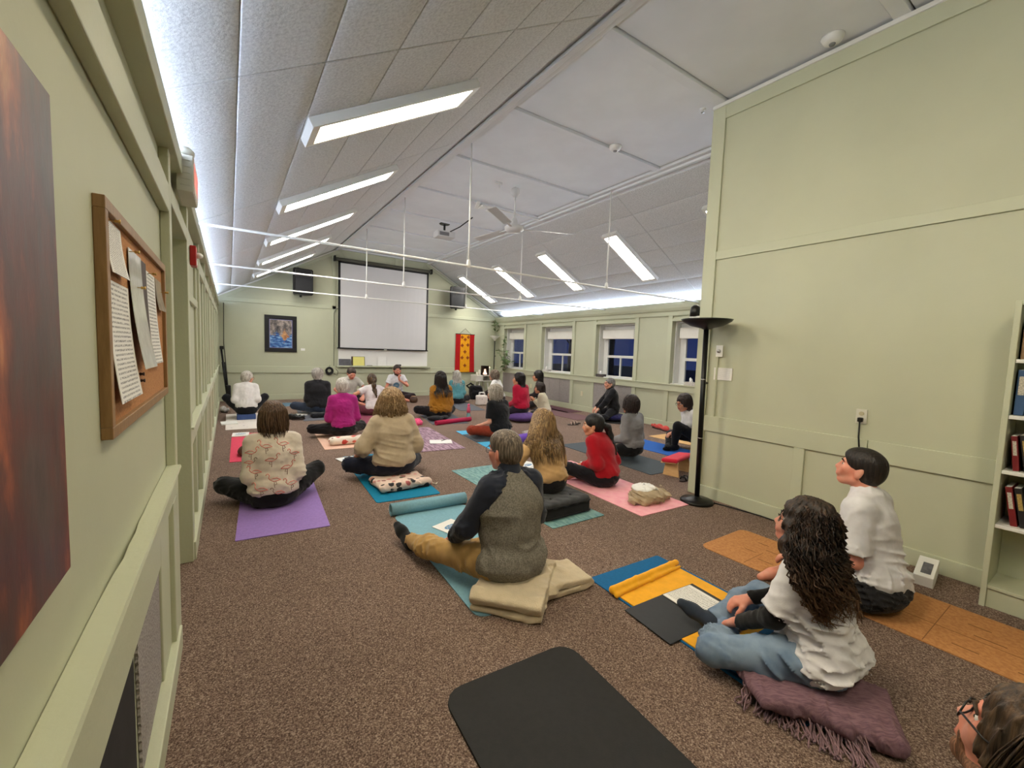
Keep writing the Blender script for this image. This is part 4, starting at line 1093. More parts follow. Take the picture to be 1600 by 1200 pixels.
# ---- outside: dark ground and bare tree trunks seen through the panes
gm = mat('night_ground', (40, 44, 60), 0.9, 0.3, 2)
og = box('ground', (7.85, -10, -0.6), (60, 60, -0.5), gm, kind='structure')
for k, (x, y) in enumerate(((13, 12.3), (15, 17.0), (12, 8.6), (17, 22.5), (14.5, 10.3))):
    t = empty('bare_tree', (x, y, -0.5), label='bare tree trunk standing in the dark outside the windows', cat='tree', group='trees outside')
    rg = random.Random(k)
    MB().tube([(0, 0, 0), (0.05, 0.1, 2), (0.2, 0.0, 4.5)], [0.2, 0.15, 0.08], 8).build('trunk', mat('bark_dark', (44, 40, 44), 0.9, 0.4, 12), t)
    for b in range(5):
        z = rg.uniform(1.2, 3.5); a = rg.uniform(0, 6.28)
        MB().tube([(0.05, 0.05, z), (0.05+0.7*math.cos(a), 0.7*math.sin(a), z+0.7), (1.2*math.cos(a), 1.2*math.sin(a), z+1.5)], [0.05, 0.03, 0.012], 5).build('branch', MATS['bark_dark'], t)

# ================================================================== people
def skin(name, rgb):
    if name in MATS: return MATS[name]
    m = bpy.data.materials.new(name); nt, bs = nodes_of(m)
    v = coords(nt)
    c = col(rgb); c2 = col((rgb[0], int(rgb[1]*0.86), int(rgb[2]*0.83)))
    f = ramp(nt, noise(nt, v, 18, 3), [(0.35, (0, 0, 0, 1)), (0.7, (1, 1, 1, 1))])
    nt.links.new(mix_rgb(nt, f, c, c2), bs.inputs['Base Color'])
    bs.inputs['Roughness'].default_value = 0.5; bs.inputs['Specular IOR Level'].default_value = 0.35
    bs.inputs['Subsurface Weight'].default_value = 0.0
    bump(nt, bs, noise(nt, v, 300, 2), 0.08, 0.002)
    MATS[name] = m
    return m
def hair_mat(name, rgb, rgb2, rough=0.42, scale=1.0, tips=None):
    if name in MATS: return MATS[name]
    m = bpy.data.materials.new(name); nt, bs = nodes_of(m)
    v = coords(nt, (90*scale, 90*scale, 7*scale))
    n1 = noise(nt, v, 1.0, 3, 0.6)
    c = ramp(nt, n1, [(0.32, col(tuple(int(x*(0.55 if rgb[0] < 110 else 0.72)) for x in rgb))), (0.48, col(rgb)), (0.68, col(rgb2))])
    if tips:
        tc = N(nt, 'ShaderNodeTexCoord'); sx = N(nt, 'ShaderNodeSeparateXYZ'); nt.links.new(tc.outputs['Generated'], sx.inputs[0])
        c = mix_rgb(nt, ramp(nt, sx.outputs[2], [(0.15, (0.75, 0.75, 0.75, 1)), (0.6, (0, 0, 0, 1))]), c, col(tips))
    nt.links.new(c, bs.inputs['Base Color'])
    bs.inputs['Roughness'].default_value = rough; bs.inputs['Specular IOR Level'].default_value = 0.4
    bump(nt, bs, n1, 0.7, 0.006)
    MATS[name] = m
    return m
SK_FAIR = skin('skin_fair', (214, 164, 140)); SK_PINK = skin('skin_rosy', (212, 150, 128)); SK_TAN = skin('skin_tan', (196, 142, 110)); SK_OLIVE = skin('skin_olive', (206, 152, 120))
M_LIP = skin('lips', (186, 98, 88))
M_EYE = mat('eye_white', (236, 232, 226), 0.2); M_IRIS = mat('eye_iris', (46, 34, 28), 0.2)

def rotm(ax, a):
    c, s = math.cos(a), math.sin(a)
    return np.array({'x': [[1, 0, 0], [0, c, -s], [0, s, c]], 'y': [[c, 0, s], [0, 1, 0], [-s, 0, c]], 'z': [[c, -s, 0], [s, c, 0], [0, 0, 1]]}[ax])
def frame_from(fwd, up):
    f = np.array(fwd, float); f /= np.linalg.norm(f)
    u = np.array(up, float); u = u-f*(u@f); u /= np.linalg.norm(u)
    return np.stack([np.cross(f, u), f, u], 1)         # columns: x (right), y (forward), z (up)
def ik(a, b, l1, l2, hint):
    a, b, hint = np.array(a, float), np.array(b, float), np.array(hint, float)
    d = b-a; L = np.linalg.norm(d); Lm = min(L, (l1+l2)*0.995); d = d/L
    x = (l1*l1-l2*l2+Lm*Lm)/(2*Lm); hgt = math.sqrt(max(l1*l1-x*x, 1e-6))
    n = hint-d*(hint@d); n /= np.linalg.norm(n)
    return a+d*x+n*hgt, a+d*Lm
def xf(prims, Rm, t, s=1.0):
    """rotate, scale and move primitives"""
    out = []
    for p in prims:
        if p[0] == 'c': out.append(('c', Rm@(p[1]*s)+t, Rm@(p[2]*s)+t, p[3]*s, p[4]*s))
        elif p[0] == 'e': out.append(('e', Rm@(p[1]*s)+t, p[2]*s, Rm if p[3] is None else Rm@p[3]))
        else: out.append(('b', Rm@(p[1]*s)+t, p[2]*s, p[3]*s, Rm if p[4] is None else Rm@p[4]))
    return out
def head_prims(fem=False):
    j = 0.9 if fem else 1.0
    P = [ell((0, -0.014, 0.030), (0.074, 0.095, 0.086)), ell((0, 0.028, -0.028), (0.059*j, 0.064, 0.080)),
         ell((0, 0.066, -0.090), (0.026*j, 0.024, 0.021)), cap((-0.046*j, 0.0, -0.060), (-0.018, 0.055, -0.094), 0.022, 0.018), cap((0.046*j, 0.0, -0.060), (0.018, 0.055, -0.094), 0.022, 0.018),
         cap((-0.034, 0.081, 0.024), (0.034, 0.081, 0.024), 0.011), cap((0, 0.085, 0.014), (0, 0.107, -0.026), 0.0075, 0.0105),
         cap((-0.011, 0.097, -0.031), (0.011, 0.097, -0.031), 0.0078), cap((-0.040, 0.058, -0.018), (-0.030, 0.066, -0.04), 0.025, 0.02), cap((0.040, 0.058, -0.018), (0.030, 0.066, -0.04), 0.025, 0.02),
         cap((-0.018, 0.089, -0.054), (0.018, 0.089, -0.054), 0.0075), cap((-0.016, 0.089, -0.064), (0.016, 0.089, -0.064), 0.008)]
    return P
HEAD_SUB = [ell((-0.033, 0.099, 0.007), (0.019, 0.016, 0.012)), ell((0.033, 0.099, 0.007), (0.019, 0.016, 0.012))]
def ear_prims():
    out = []
    for s in (-1, 1):
        out += [ell((s*0.076, -0.010, -0.008), (0.009, 0.018, 0.031), rotm('z', s*0.35)@rotm('x', 0.2)), ell((s*0.072, -0.005, -0.030), (0.008, 0.010, 0.013))]
    return out
def hand_prims(side, curl=0.5, spread=0.10, r=0.0088):
    """wrist at origin, fingers along +y, palm towards -z; side +1 right (thumb towards -x), -1 left"""
    P = [ell((0, 0.045, 0), (0.040, 0.052, 0.016)), cap((0, -0.02, 0), (0, 0.03, 0), 0.026, 0.026)]
    for i, (x, L) in enumerate(((-0.031, 0.072), (-0.0105, 0.082), (0.0105, 0.076), (0.030, 0.058))):
        a = (x/0.03)*spread; p = np.array([x, 0.082-abs(x)*0.25, 0.0]); c = 0.0
        P.append(cap((x*0.6, 0.04, 0), p, 0.011, 0.0105))
        for k, fr in enumerate((0.45, 0.32, 0.23)):
            c += curl*(0.8 if k == 0 else 1.0)
            d = np.array([math.sin(a)*math.cos(c), math.cos(a)*math.cos(c), -math.sin(c)])
            q = p+d*L*fr
            P.append(cap(p, q, r*(1.05-0.1*k), r*(0.98-0.1*k))); p = q
    p = np.array([-0.026, 0.018, -0.006])
    for k, (d, L) in enumerate((((-0.62, 0.7, -0.35), 0.044), ((-0.35, 0.85, -0.4), 0.032), ((-0.15, 0.9, -0.45), 0.024))):
        d = np.array(d); d /= np.linalg.norm(d); q = p+d*L
        P.append(cap(p, q, 0.0125-0.0015*k, 0.011-0.0012*k)); p = q
    if side < 0:
        P = [(q[0],)+tuple((np.array(v)*np.array([-1, 1, 1]) if isinstance(v, np.ndarray) and v.shape == (3,) and (q[0] == 'c' or i == 0) else v) for i, v in enumerate(q[1:])) for q in P]
    return P
def strands(levels, n, az0, az1, rad, seed, curl=0.0, curlf=5.0, jit=0.06, segs=16, sides=3, clump=0):
    """hair locks: levels (z, rx, ry, cy); azimuth 0 is the back of the head"""
    rg = np.random.RandomState(seed)
    Vs, Fs, base = [], [], 0
    lv = np.array(levels, float); nl = len(lv)
    for i in range(n):
        a = math.radians(rg.uniform(az0, az1)); jr = 1+rg.uniform(-jit, jit*0.7); da = rg.uniform(-0.25, 0.25)
        end = rg.uniform(0.72, 1.0)
        t = np.linspace(0, 1, segs)*end*(nl-1)
        k = np.minimum(t.astype(int), nl-2); fr = t-k; fr = fr*fr*(3-2*fr)*0.5+fr*0.5
        L = lv[k]*(1-fr)[:, None]+lv[k+1]*fr[:, None]
        aa = a+da*(t/(nl-1))**1.5
        ph = rg.uniform(0, 6.28); amp = curl*(t/(nl-1)/end)**0.8*rg.uniform(0.6, 1.3); cf = curlf*rg.uniform(0.8, 1.25)
        P = np.stack([L[:, 1]*jr*np.sin(aa), L[:, 3]-L[:, 2]*jr*np.cos(aa), L[:, 0]], 1)
        w = 2*math.pi*cf*t/(nl-1)+ph
        P += np.stack([np.cos(w), np.sin(w), 0.4*np.sin(w+1)], 1)*amp[:, None]
        T = np.gradient(P, axis=0); T /= np.linalg.norm(T, axis=1)[:, None]+1e-9
        U = np.cross(T, np.array([0.3, 0.5, 0.8])); U /= np.linalg.norm(U, axis=1)[:, None]+1e-9
        W = np.cross(T, U)
        r = rad*rg.uniform(0.7, 1.3)*np.concatenate([np.linspace(0.6, 1, 3), np.ones(segs-6), np.array([0.8, 0.5, 0.12])])
        for s in range(sides):
            an = 2*math.pi*s/sides
            Vs.append(P+(U*math.cos(an)+W*math.sin(an)*0.6)*r[:, None])
        for s in range(sides):
            s2 = (s+1) % sides
            j = np.arange(segs-1)
            Fs.append(np.stack([base+s*segs+j, base+s2*segs+j, base+s2*segs+j+1, base+s*segs+j+1], 1))
        base += sides*segs
    return np.concatenate(Vs), np.concatenate(Fs)
def ribbon_glasses(Rm, t, s, m, parent, round_=False):
    """spectacles on a head frame"""
    mb = MB()
    def W(p): return Vector(Rm@(np.array(p)*s)+t)
    for sd in (-1, 1):
        c = np.array([sd*0.034, 0.102, 0.004])
        ring = [W(c+np.array([0.024*math.cos(a), -0.006*abs(math.cos(a)), 0.019*math.sin(a)])) for a in np.linspace(0, 2*math.pi, 14)[:-1]]
        mb.tube(ring, 0.0018*s, 5, closed=True)
        mb.tube([W((sd*0.058, 0.096, 0.008)), W((sd*0.078, 0.05, 0.008)), W((sd*0.081, -0.005, 0.012)), W((sd*0.078, -0.022, -0.006))], 0.0022*s, 5)
    mb.tube([W((-0.011, 0.104, 0.006)), W((0, 0.108, 0.010)), W((0.011, 0.104, 0.006))], 0.0022*s, 5)
    return mb.build('glasses', m, parent, smooth=True)

def hair_levels(style):
    cap_ = [(0.128, 0.01, 0.01, -0.02), (0.112, 0.062, 0.075, -0.018), (0.07, 0.088, 0.108, -0.016), (0.02, 0.092, 0.114, -0.016)]
    return {
        'short': cap_+[(-0.03, 0.084, 0.102, -0.014), (-0.062, 0.066, 0.078, -0.016)],
        'bob': cap_[:3]+[(0.02, 0.098, 0.116, -0.014), (-0.04, 0.108, 0.112, -0.010), (-0.10, 0.104, 0.100, -0.008)],
        'bobwide': [(0.134, 0.01, 0.01, -0.02), (0.118, 0.068, 0.08, -0.018), (0.07, 0.102, 0.118, -0.016), (0.0, 0.122, 0.128, -0.014), (-0.06, 0.138, 0.126, -0.012), (-0.115, 0.142, 0.112, -0.010)],
        'long': cap_[:3]+[(0.02, 0.094, 0.116, -0.016), (-0.05, 0.098, 0.110, -0.020), (-0.14, 0.104, 0.088, -0.040), (-0.24, 0.098, 0.060, -0.075), (-0.30, 0.082, 0.046, -0.085)],
        'longer': cap_[:3]+[(0.02, 0.097, 0.118, -0.016), (-0.05, 0.108, 0.112, -0.022), (-0.15, 0.125, 0.098, -0.042), (-0.26, 0.128, 0.075, -0.080), (-0.36, 0.110, 0.052, -0.105)],
        'curly': [(0.142, 0.012, 0.012, -0.02), (0.122, 0.075, 0.088, -0.02), (0.07, 0.106, 0.126, -0.02), (0.0, 0.122, 0.140, -0.022), (-0.09, 0.140, 0.140, -0.036), (-0.19, 0.150, 0.120, -0.066), (-0.30, 0.138, 0.088, -0.11), (-0.40, 0.105, 0.055, -0.13)],
        'shag': cap_[:3]+[(0.02, 0.096, 0.116, -0.014), (-0.04, 0.102, 0.112, -0.012), (-0.10, 0.098, 0.098, -0.012), (-0.15, 0.084, 0.078, -0.012)],
    }[style]

def person(label, x, y, yaw=0.0, s=1.0, z0=0.03, lean=8, slouch=6, pose='cross', top=(230, 230, 228), sleeve='long', pants=(30, 30, 34), skinm=None,
           hair='short', hairc=((60, 44, 34), (110, 84, 62)), head=(0, 0, 0), hands=None, elbows=None, wide=1.0, belly=0.0, hip=1.0, shw=1.0, fem=True, near=False, feet=None,
           glasses=None, hairn=0, curl=0.0, seed=1, crease=0.008, knees=None, ankles=None, topmat=None, pantmat=None, collar=None, under=None, tail=False, hairrad=0.003, hemz=0.0, beard=None, sleeve_mat=None, neckh=1.0, sleeve_len=0.62, hair_pitch=0.5, hscale=1.15, hwide=1.0, hlong=1.0, tips=None, twist=0, tuck=0.0, fullness=0.0):
    skinm = skinm or SK_FAIR
    hb, hc_, hh = (0.0072, 0.0085, 0.0065) if near == 2 else ((0.008, 0.010, 0.0075) if near else (0.0105, 0.0125, 0.0095))
    A = math.radians
    z0 = z0/s
    # ---- skeleton in units of s
    P = np.array([0, 0, z0+0.105])
    def spine(u, ang0=A(lean), ang1=A(lean+slouch*2)):
        n = 12; p = P.copy()
        for i in range(n):
            a = ang0+(ang1-ang0)*(i+0.5)/n
            p = p+np.array([0, math.sin(a), math.cos(a)])*u/n
        a = ang0+(ang1-ang0)
        return p
    def sr(u): return rotm('z', A(twist)*min(u/0.4, 1))@rotm('x', -A(lean+slouch*2*min(u/0.5, 1)))
    waist, chest, shl, nk = spine(0.17), spine(0.31), spine(0.435), spine(0.49)
    Rs = sr(0.45)
    sh = {sd: shl+Rs@np.array([sd*0.150*shw, -0.005, 0.0]) for sd in (-1, 1)}
    hyaw, hpit, hrol = [A(v) for v in head]
    Rh = rotm('z', hyaw)@rotm('x', hpit)@rotm('y', hrol)
    ntop = nk+Rs@np.array([0, 0.012, 0.036*neckh])
    hc = ntop+rotm('z', hyaw)@np.array([0, 0.030*math.cos(hpit), 0.0])+Rh@np.array([0, 0.0, 0.098])
    hipj = {sd: P+np.array([sd*0.092*hip, 0.03, -0.012]) for sd in (-1, 1)}
    if pose == 'cross':
        kn = {-1: np.array([-0.36, 0.27, 0.125]), 1: np.array([0.36, 0.27, 0.125])}
        an = {-1: np.array([0.10, 0.36, 0.062]), 1: np.array([-0.10, 0.40, 0.062])}
    elif pose == 'kneel':
        kn = {-1: np.array([-0.13, 0.40, 0.07]), 1: np.array([0.13, 0.40, 0.07])}
        an = {-1: np.array([-0.10, -0.02, 0.05]), 1: np.array([0.10, -0.02, 0.05])}
    else:
        kn, an = {}, {}
    if knees: kn.update({k: np.array(v, float) for k, v in knees.items()})
    if ankles: an.update({k: np.array(v, float) for k, v in ankles.items()})
    if hands is None: hands = {sd: (sd*0.13, 0.25, 0.215+z0*0.7) for sd in (-1, 1)}
    el, wr = {}, {}
    for sd in (-1, 1):
        hint = np.array((elbows or {}).get(sd, (sd*0.10, -0.45, -0.9)), float)
        el[sd], wr[sd] = ik(sh[sd], hands[sd][:3], 0.275, 0.245, hint)
    # ---- body (skin) : one continuous surface
    hp = xf(head_prims(fem), Rh, hc, hscale)
    bodyp = [ell(P, (0.135*hip, 0.105, 0.10), sr(0)), ell(waist, (0.105*wide, 0.08, 0.13), sr(0.17)), ell(chest, (0.128*wide, 0.088, 0.14), sr(0.31)),
             cap(sh[-1], sh[1], 0.045), cap(nk-Rs@np.array([0, 0.01, 0.03]), hc+Rh@np.array([0, -0.022, -0.055]), 0.056 if not fem else 0.049, 0.054 if not fem else 0.048)]
    for sd in (-1, 1):
        bodyp += [cap(sh[sd], el[sd], 0.042, 0.035), cap(el[sd], wr[sd], 0.036, 0.025)]
        d = wr[sd]-el[sd]; up = np.array([0, 0, 1.0]) if len(hands[sd]) < 4 else np.array(hands[sd][3])
        fwd = d if len(hands[sd]) < 5 else np.array(hands[sd][4])
        if abs(fwd@up)/np.linalg.norm(fwd) > 0.93: up = up+np.array([0, 0.5, 0.3])
        cu_ = hands[sd][5] if len(hands[sd]) > 5 else 0.45
        bodyp += xf(hand_prims(sd, cu_), frame_from(fwd, up), wr[sd]+fwd/np.linalg.norm(fwd)*0.015)
        bodyp += [cap(hipj[sd], kn[sd], 0.072, 0.046), cap(kn[sd], kn[sd]*0.65+an[sd]*0.35, 0.046, 0.048), cap(kn[sd]*0.65+an[sd]*0.35, an[sd], 0.046, 0.032)]
    ftp = {}
    for sd in (-1, 1):
        d = an[sd]-kn[sd]
        if feet and sd in feet: fd = np.array(feet[sd], float)
        elif pose == 'kneel': fd = np.array([0, -1, -0.15])
        else: fd = np.array([-sd*0.75, 0.45, -0.25])
        fd = fd/np.linalg.norm(fd)
        ftp[sd] = [cap(an[sd]-fd*0.045, an[sd]+fd*0.10, 0.036, 0.030), cap(an[sd]+fd*0.09, an[sd]+fd*0.165, 0.033, 0.022), ell(an[sd]-fd*0.045, (0.034, 0.034, 0.036))]
        bodyp += ftp[sd]
    def SC_(prims): return xf(prims, np.eye(3), np.zeros(3), s)
    sub = SC_(xf(HEAD_SUB, Rh, hc, hscale))
    X, Fc = sdf_mesh('person', field([(SC_(hp), []), (SC_(xf(ear_prims(), Rh, hc, hscale)), []), (SC_(bodyp), [])], k=0.018*s, kg=0.012, sub=sub, ks=0.01), hb)
    me = raw_mesh('person', X, Fc)
    me.materials.append(skinm); me.materials.append(M_LIP)
    cen = X[Fc].mean(1)/s; q = (cen-hc)@Rh/hscale
    lip = (np.abs(q[:, 0]) < 0.024) & (q[:, 1] > 0.084) & (q[:, 2] > -0.071) & (q[:, 2] < -0.047) & (np.abs(q[:, 0])*0.35+np.abs(q[:, 2]+0.059) < 0.0135)
    me.polygons.foreach_set('material_index', lip.astype(np.int32))
    root = link('person', me, None, None, (x, y, 0), (0, 0, yaw if abs(yaw) < 0 else math.radians(yaw)))
    props(root, label, 'person', 'people seated on the floor')
    # ---- eyes
    for sd in (-1, 1):
        e_ = MB().sphere(tuple((hc+Rh@(np.array([sd*0.033, 0.0715, 0.007])*hscale))*s), 0.0125*s*hscale, 10, 8).build('eye', M_EYE, root, smooth=True)
        MB().sphere(tuple((hc+Rh@(np.array([sd*0.033, 0.0798, 0.006])*hscale))*s), 0.0062*s*hscale, 8, 6).build('iris', M_IRIS, e_, smooth=True)
    # ---- trousers
    pm = pantmat or fabric('trousers_%d_%d_%d' % pants, pants)
    tp = [ell(P+np.array([0, 0, -0.005]), (0.172*hip, 0.132, 0.115), sr(0)), ell(P+np.array([0, 0.02, 0.08]), (0.130*wide, 0.10+belly*0.5, 0.07), sr(0.1))]
    g = [(SC_(tp+[cap(hipj[sd]+np.array([0, 0.0, 0.0]), kn[sd], 0.098*hip, 0.068) for sd in (-1, 1)]), [])]
    for sd in (-1, 1):
        d = (an[sd]-kn[sd]); d /= np.linalg.norm(d)
        m1 = kn[sd]*0.65+an[sd]*0.35
        g.append((SC_([cap(kn[sd], m1, 0.068, 0.066), cap(m1, an[sd], 0.064, 0.048)]), [((an[sd]-d*0.03)*s, d)]))
    cr = creases(seed, (38, 38, 60), crease*1.0)
    zcut = 0.008 if z0 < 0.12 else 0.008
    f_, lo_, hi_ = field(g, k=0.04*s, kg=0.03*s, disp=cr)
    def floored(Pp, f_=f_): return np.maximum(f_(Pp), zcut-Pp[:, 2])
    X, Fc = sdf_mesh('trousers', (floored, lo_, hi_), hc_)
    link('trousers', raw_mesh('trousers', X, Fc), pm, root)
    # ---- top
    tm = topmat or fabric('top_%d_%d_%d' % top, top)
    w = 0.016+fullness
    tors = [ell(P+sr(0)@np.array([0, 0.0, 0.055+hemz*0.7]), (max(0.160*wide+w, (0.172*hip+0.026) if hemz < 0 else 0), max(0.112+w+belly*0.8, 0.160 if hemz < 0 else 0), 0.12-hemz*0.3), sr(0.05)),
            ell(waist+sr(0.17)@np.array([0, belly*0.6, 0]), (0.142*wide+w, 0.102+w+belly, 0.15), sr(0.17)),
            ell(chest, (0.158*wide+w, 0.104+w+belly*0.4+(0.012 if fem else 0), 0.155), sr(0.31)),
            ell(spine(0.39), (0.150*shw+w*0.6, 0.082+w, 0.085), Rs),
            cap(sh[-1]*0.92+sh[1]*0.08, sh[1]*0.92+sh[-1]*0.08, 0.052+w*0.4), cap(nk+Rs@np.array([0, -0.006, 0.0]), sh[-1]*0.85+shl*0.15, 0.052, 0.048+w*0.3), cap(nk+Rs@np.array([0, -0.006, 0.0]), sh[1]*0.85+shl*0.15, 0.052, 0.048+w*0.3)]
    if fem: tors += [ell(spine(0.30)+sr(0.3)@np.array([sd*0.07, 0.095, 0.0]), (0.06, 0.05, 0.06)) for sd in (-1, 1)]
    up_n = Rs@np.array([0, 0.10, 1.0])
    clips = [((nk+Rs@np.array([0, 0, 0.040*neckh]))*s, up_n), ((P+sr(0)@np.array([0, 0, -0.055+hemz]))*s, sr(0)@np.array([0, 0.18, -1.0]))]
    rag = {}
    if sleeve_mat is not None:
        for sd in (-1, 1): rag[sd] = ((nk+Rs@np.array([sd*0.060, 0, 0.02]))*s, Rs@np.array([sd*0.80, 0.0, 0.60]))
    groups = [(SC_(tors), clips+[rag[k_] for k_ in rag])]
    sleeves = []
    for sd in (-1, 1):
        ua, fa = el[sd]-sh[sd], wr[sd]-el[sd]
        if sleeve == 'short':
            e = sh[sd]+ua*sleeve_len; n = ua/np.linalg.norm(ua)
            sleeves.append(([cap(sh[sd], sh[sd]+ua*0.95, 0.056+w*0.5, 0.062+w*0.4)], [(e*s, n)]))
        elif sleeve == 'elbow':
            n = fa/np.linalg.norm(fa)
            sleeves.append(([cap(sh[sd], el[sd], 0.058+w*0.5, 0.062+w*0.5), cap(el[sd], el[sd]+fa*0.5, 0.06+w*0.5, 0.056+w*0.4)], [((el[sd]+fa*0.22)*s, n)]))
        elif sleeve == 'long':
            n = fa/np.linalg.norm(fa)
            sleeves.append(([cap(sh[sd], el[sd], 0.056+w*0.5, 0.050+w*0.5), cap(el[sd], wr[sd]+n*0.03, 0.050+w*0.5, 0.038+w*0.4)], [((wr[sd]-n*0.012)*s, n)]))
    if sleeve != 'none' and sleeve_mat is None:
        groups += [(SC_(p), c) for p, c in sleeves]
    c1 = creases(seed+5, (16, 16, 44), crease*1.1); c3 = creases(seed+6, (40, 40, 40), crease*0.8); c2 = waves(seed+8, (20, 20, 12), 4)
    pz = P[2]*s
    def disp(Pp):
        wgt = np.clip(1.25-(Pp[:, 2]-pz)/(0.42*s), 0.35, 1.2)
        return (c1(Pp)+c3(Pp))*wgt + 0.0022*c2(Pp)
    f_, lo_, hi_ = field(groups, k=0.045*s, kg=0.028*s, disp=disp)
    f_shirt = f_
    X, Fc = sdf_mesh('shirt', ((lambda Pp: np.maximum(f_(Pp), 0.012-Pp[:, 2])), lo_, hi_), hc_)
    shirt = link('shirt', raw_mesh('shirt', X, Fc), tm, root)
    if sleeve_mat is not None:
        for (p, c), sd in zip(sleeves, (-1, 1)):
            X2, F2_ = sdf_mesh('sleeve', field([(SC_(p), c), (SC_(tors), clips+[(rag[sd][0], -rag[sd][1])])], k=0.045*s, kg=0.03*s, disp=creases(seed+3, (45, 45, 45), crease)), hc_)
            link('sleeve', raw_mesh('sleeve', X2, F2_), sleeve_mat, root)
    if under is not None:      # long undersleeves below short sleeves
        for sd in (-1, 1):
            n = (wr[sd]-el[sd]); n /= np.linalg.norm(n)
            X2, F2_ = sdf_mesh('undersleeve', field([(SC_([cap(sh[sd], el[sd], 0.047, 0.046), cap(el[sd], wr[sd]+n*0.03, 0.046, 0.034)]), [((wr[sd]+n*0.005)*s, n)])], k=0.03, disp=creases(seed+4, (50, 50, 50), 0.007)), hc_)
            link('undersleeve', raw_mesh('undersleeve', X2, F2_), under, root)
    if collar is not None:
        cm, chh = collar
        X2, F2_ = sdf_mesh('collar', field([(SC_([cap(nk+Rs@np.array([0, -0.004, 0.0]), nk+Rs@np.array([0, 0.016, chh]), 0.068, 0.066)]), [((nk+Rs@np.array([0, 0.008, chh]))*s, Rs@np.array([0, 0.15, 1]))])], disp=creases(seed+2, (8, 8, 60), 0.004)), hh)
        link('collar', raw_mesh('collar', X2, F2_), cm, root)
    # ---- socks
    if feet is not None and 'sock' in feet:
        for sd in (-1, 1):
            d = an[sd]-kn[sd]; d /= np.linalg.norm(d)
            pr = [(q[0], q[1], q[2], q[3]+0.006, q[4]+0.006) if q[0] == 'c' else q for q in ftp[sd]]+[cap(an[sd]-d*0.09, an[sd], 0.042, 0.040)]
            X2, F2_ = sdf_mesh('sock', field([(SC_(pr), [((an[sd]-d*0.07)*s, -d)])], k=0.03), hc_)
            link('sock', raw_mesh('sock', X2, F2_), feet['sock'], root)
    # ---- hair
    if hair:
        hm = hair_mat('hair_%s_%d_%d_%d' % ((hair,)+tuple(hairc[0])), hairc[0], hairc[1], 0.34 if hair in ('long', 'longer') else 0.5, 1.0, tips)
        style = hair if hair not in ('pony', 'buzz', 'updo') else 'short'
        lv = [(z if z > 0 else z*hlong, rx*(1+(hwide-1)*min(max((0.06-z)/0.2, 0), 1)), ry, cy) for z, rx, ry, cy in hair_levels(style)]
        pr = []
        for i, (z, rx, ry, cy) in enumerate(lv):
            if i == 0: continue
            zn = lv[min(i+1, len(lv)-1)][0]; zp = lv[i-1][0]
            half = max((zp-zn)/2*1.05, 0.03)
            pr.append(ell((0, cy, z), (rx*0.95, ry*0.95, half)))
        if style == 'short': pr = [ell((0, -0.018, 0.030), (0.085, 0.106, 0.095)), ell((0, -0.034, -0.015), (0.075, 0.080, 0.066)), ell((0, -0.052, -0.050), (0.050, 0.042, 0.042))]
        if hair == 'buzz': pr = [ell((0, -0.017, 0.029), (0.0785, 0.100, 0.090)), ell((0, 0.0, 0.062), (0.070, 0.094, 0.064)), ell((0, -0.030, -0.012), (0.0725, 0.080, 0.062)), ell((0, -0.046, -0.045), (0.046, 0.042, 0.036))]
        cut = [ell((0, 0.118, -0.055), (0.085, 0.088, 0.108)), rbox((0, 0.13, -0.14), (0.10, 0.135, 0.10), 0.03)]
        if style == 'short': cut += [ell((-0.085, 0.032, -0.052), (0.032, 0.05, 0.06)), ell((0.085, 0.032, -0.052), (0.032, 0.05, 0.06))]
        if style in ('short',): cut.append(rbox((0, 0, -0.20), (0.2, 0.2, 0.10), 0.01))
        rg = np.random.RandomState(seed)
        p1, p2 = rg.uniform(0, 6, 2)
        ga = 0.0042 if style in ('curly', 'bobwide', 'shag', 'bob') else (0.0007 if style == 'short' else 0.0022)
        cw = waves(seed+31, (60, 60, 60), 5) if style in ('curly',) or curl > 0.004 else None
        def hd(Pp):
            az = np.arctan2(Pp[:, 0], -(Pp[:, 1]+0.02))
            v = ga*np.sin(az*22+p1+6*np.sin(Pp[:, 2]*14+p2)*0.25)+ga*0.6*np.sin(az*41+p2+Pp[:, 2]*9)
            if cw is not None: v = v+0.006*cw(Pp)
            return v
        gs = [(pr, [])]
        X2, F2_ = sdf_mesh('hair', field(gs, k=0.03, sub=cut, disp=hd, ks=0.02), hh)
        nv = len(X2); nbase = nv
        if hairn:
            az = {'curly': (-118, 118), 'bobwide': (-112, 112), 'longer': (-112, 112), 'long': (-105, 105), 'shag': (-110, 110), 'bob': (-105, 105), 'short': (-95, 95)}[style]
            Vs, Fs = strands(lv, hairn, az[0], az[1], hairrad, seed+11, curl, 5.5 if style != 'curly' else 7.5, 0.05 if style != 'curly' else 0.12, 18 if near else 12)
            X2 = np.concatenate([X2, Vs]); F2_ = np.concatenate([F2_, Fs+nv])
        if hair == 'pony' or tail:
            tl = [(0, -0.105, 0.02), (0, -0.140, -0.01), (0, -0.150, -0.09), (0, -0.140, -0.19), (0.01, -0.125, -0.30)]
            rr_ = [0.018, 0.028, 0.036, 0.033, 0.012]
            if tail == 'long': tl = [(0, -0.104, 0.0), (0.02, -0.150, -0.03), (0.05, -0.175, -0.13), (0.08, -0.180, -0.25), (0.11, -0.175, -0.36)]; rr_ = [0.02, 0.032, 0.038, 0.034, 0.014]
            tp_ = [cap(tl[i], tl[i+1], rr_[i], rr_[i+1]) for i in range(4)]+[ell(tl[0], (0.026, 0.022, 0.024))]
            X3, F3 = sdf_mesh('hair', field([(tp_, [])], k=0.03, disp=lambda Pp: 0.003*np.sin(np.arctan2(Pp[:, 0], Pp[:, 1]+0.14)*9+Pp[:, 2]*20)), hh)
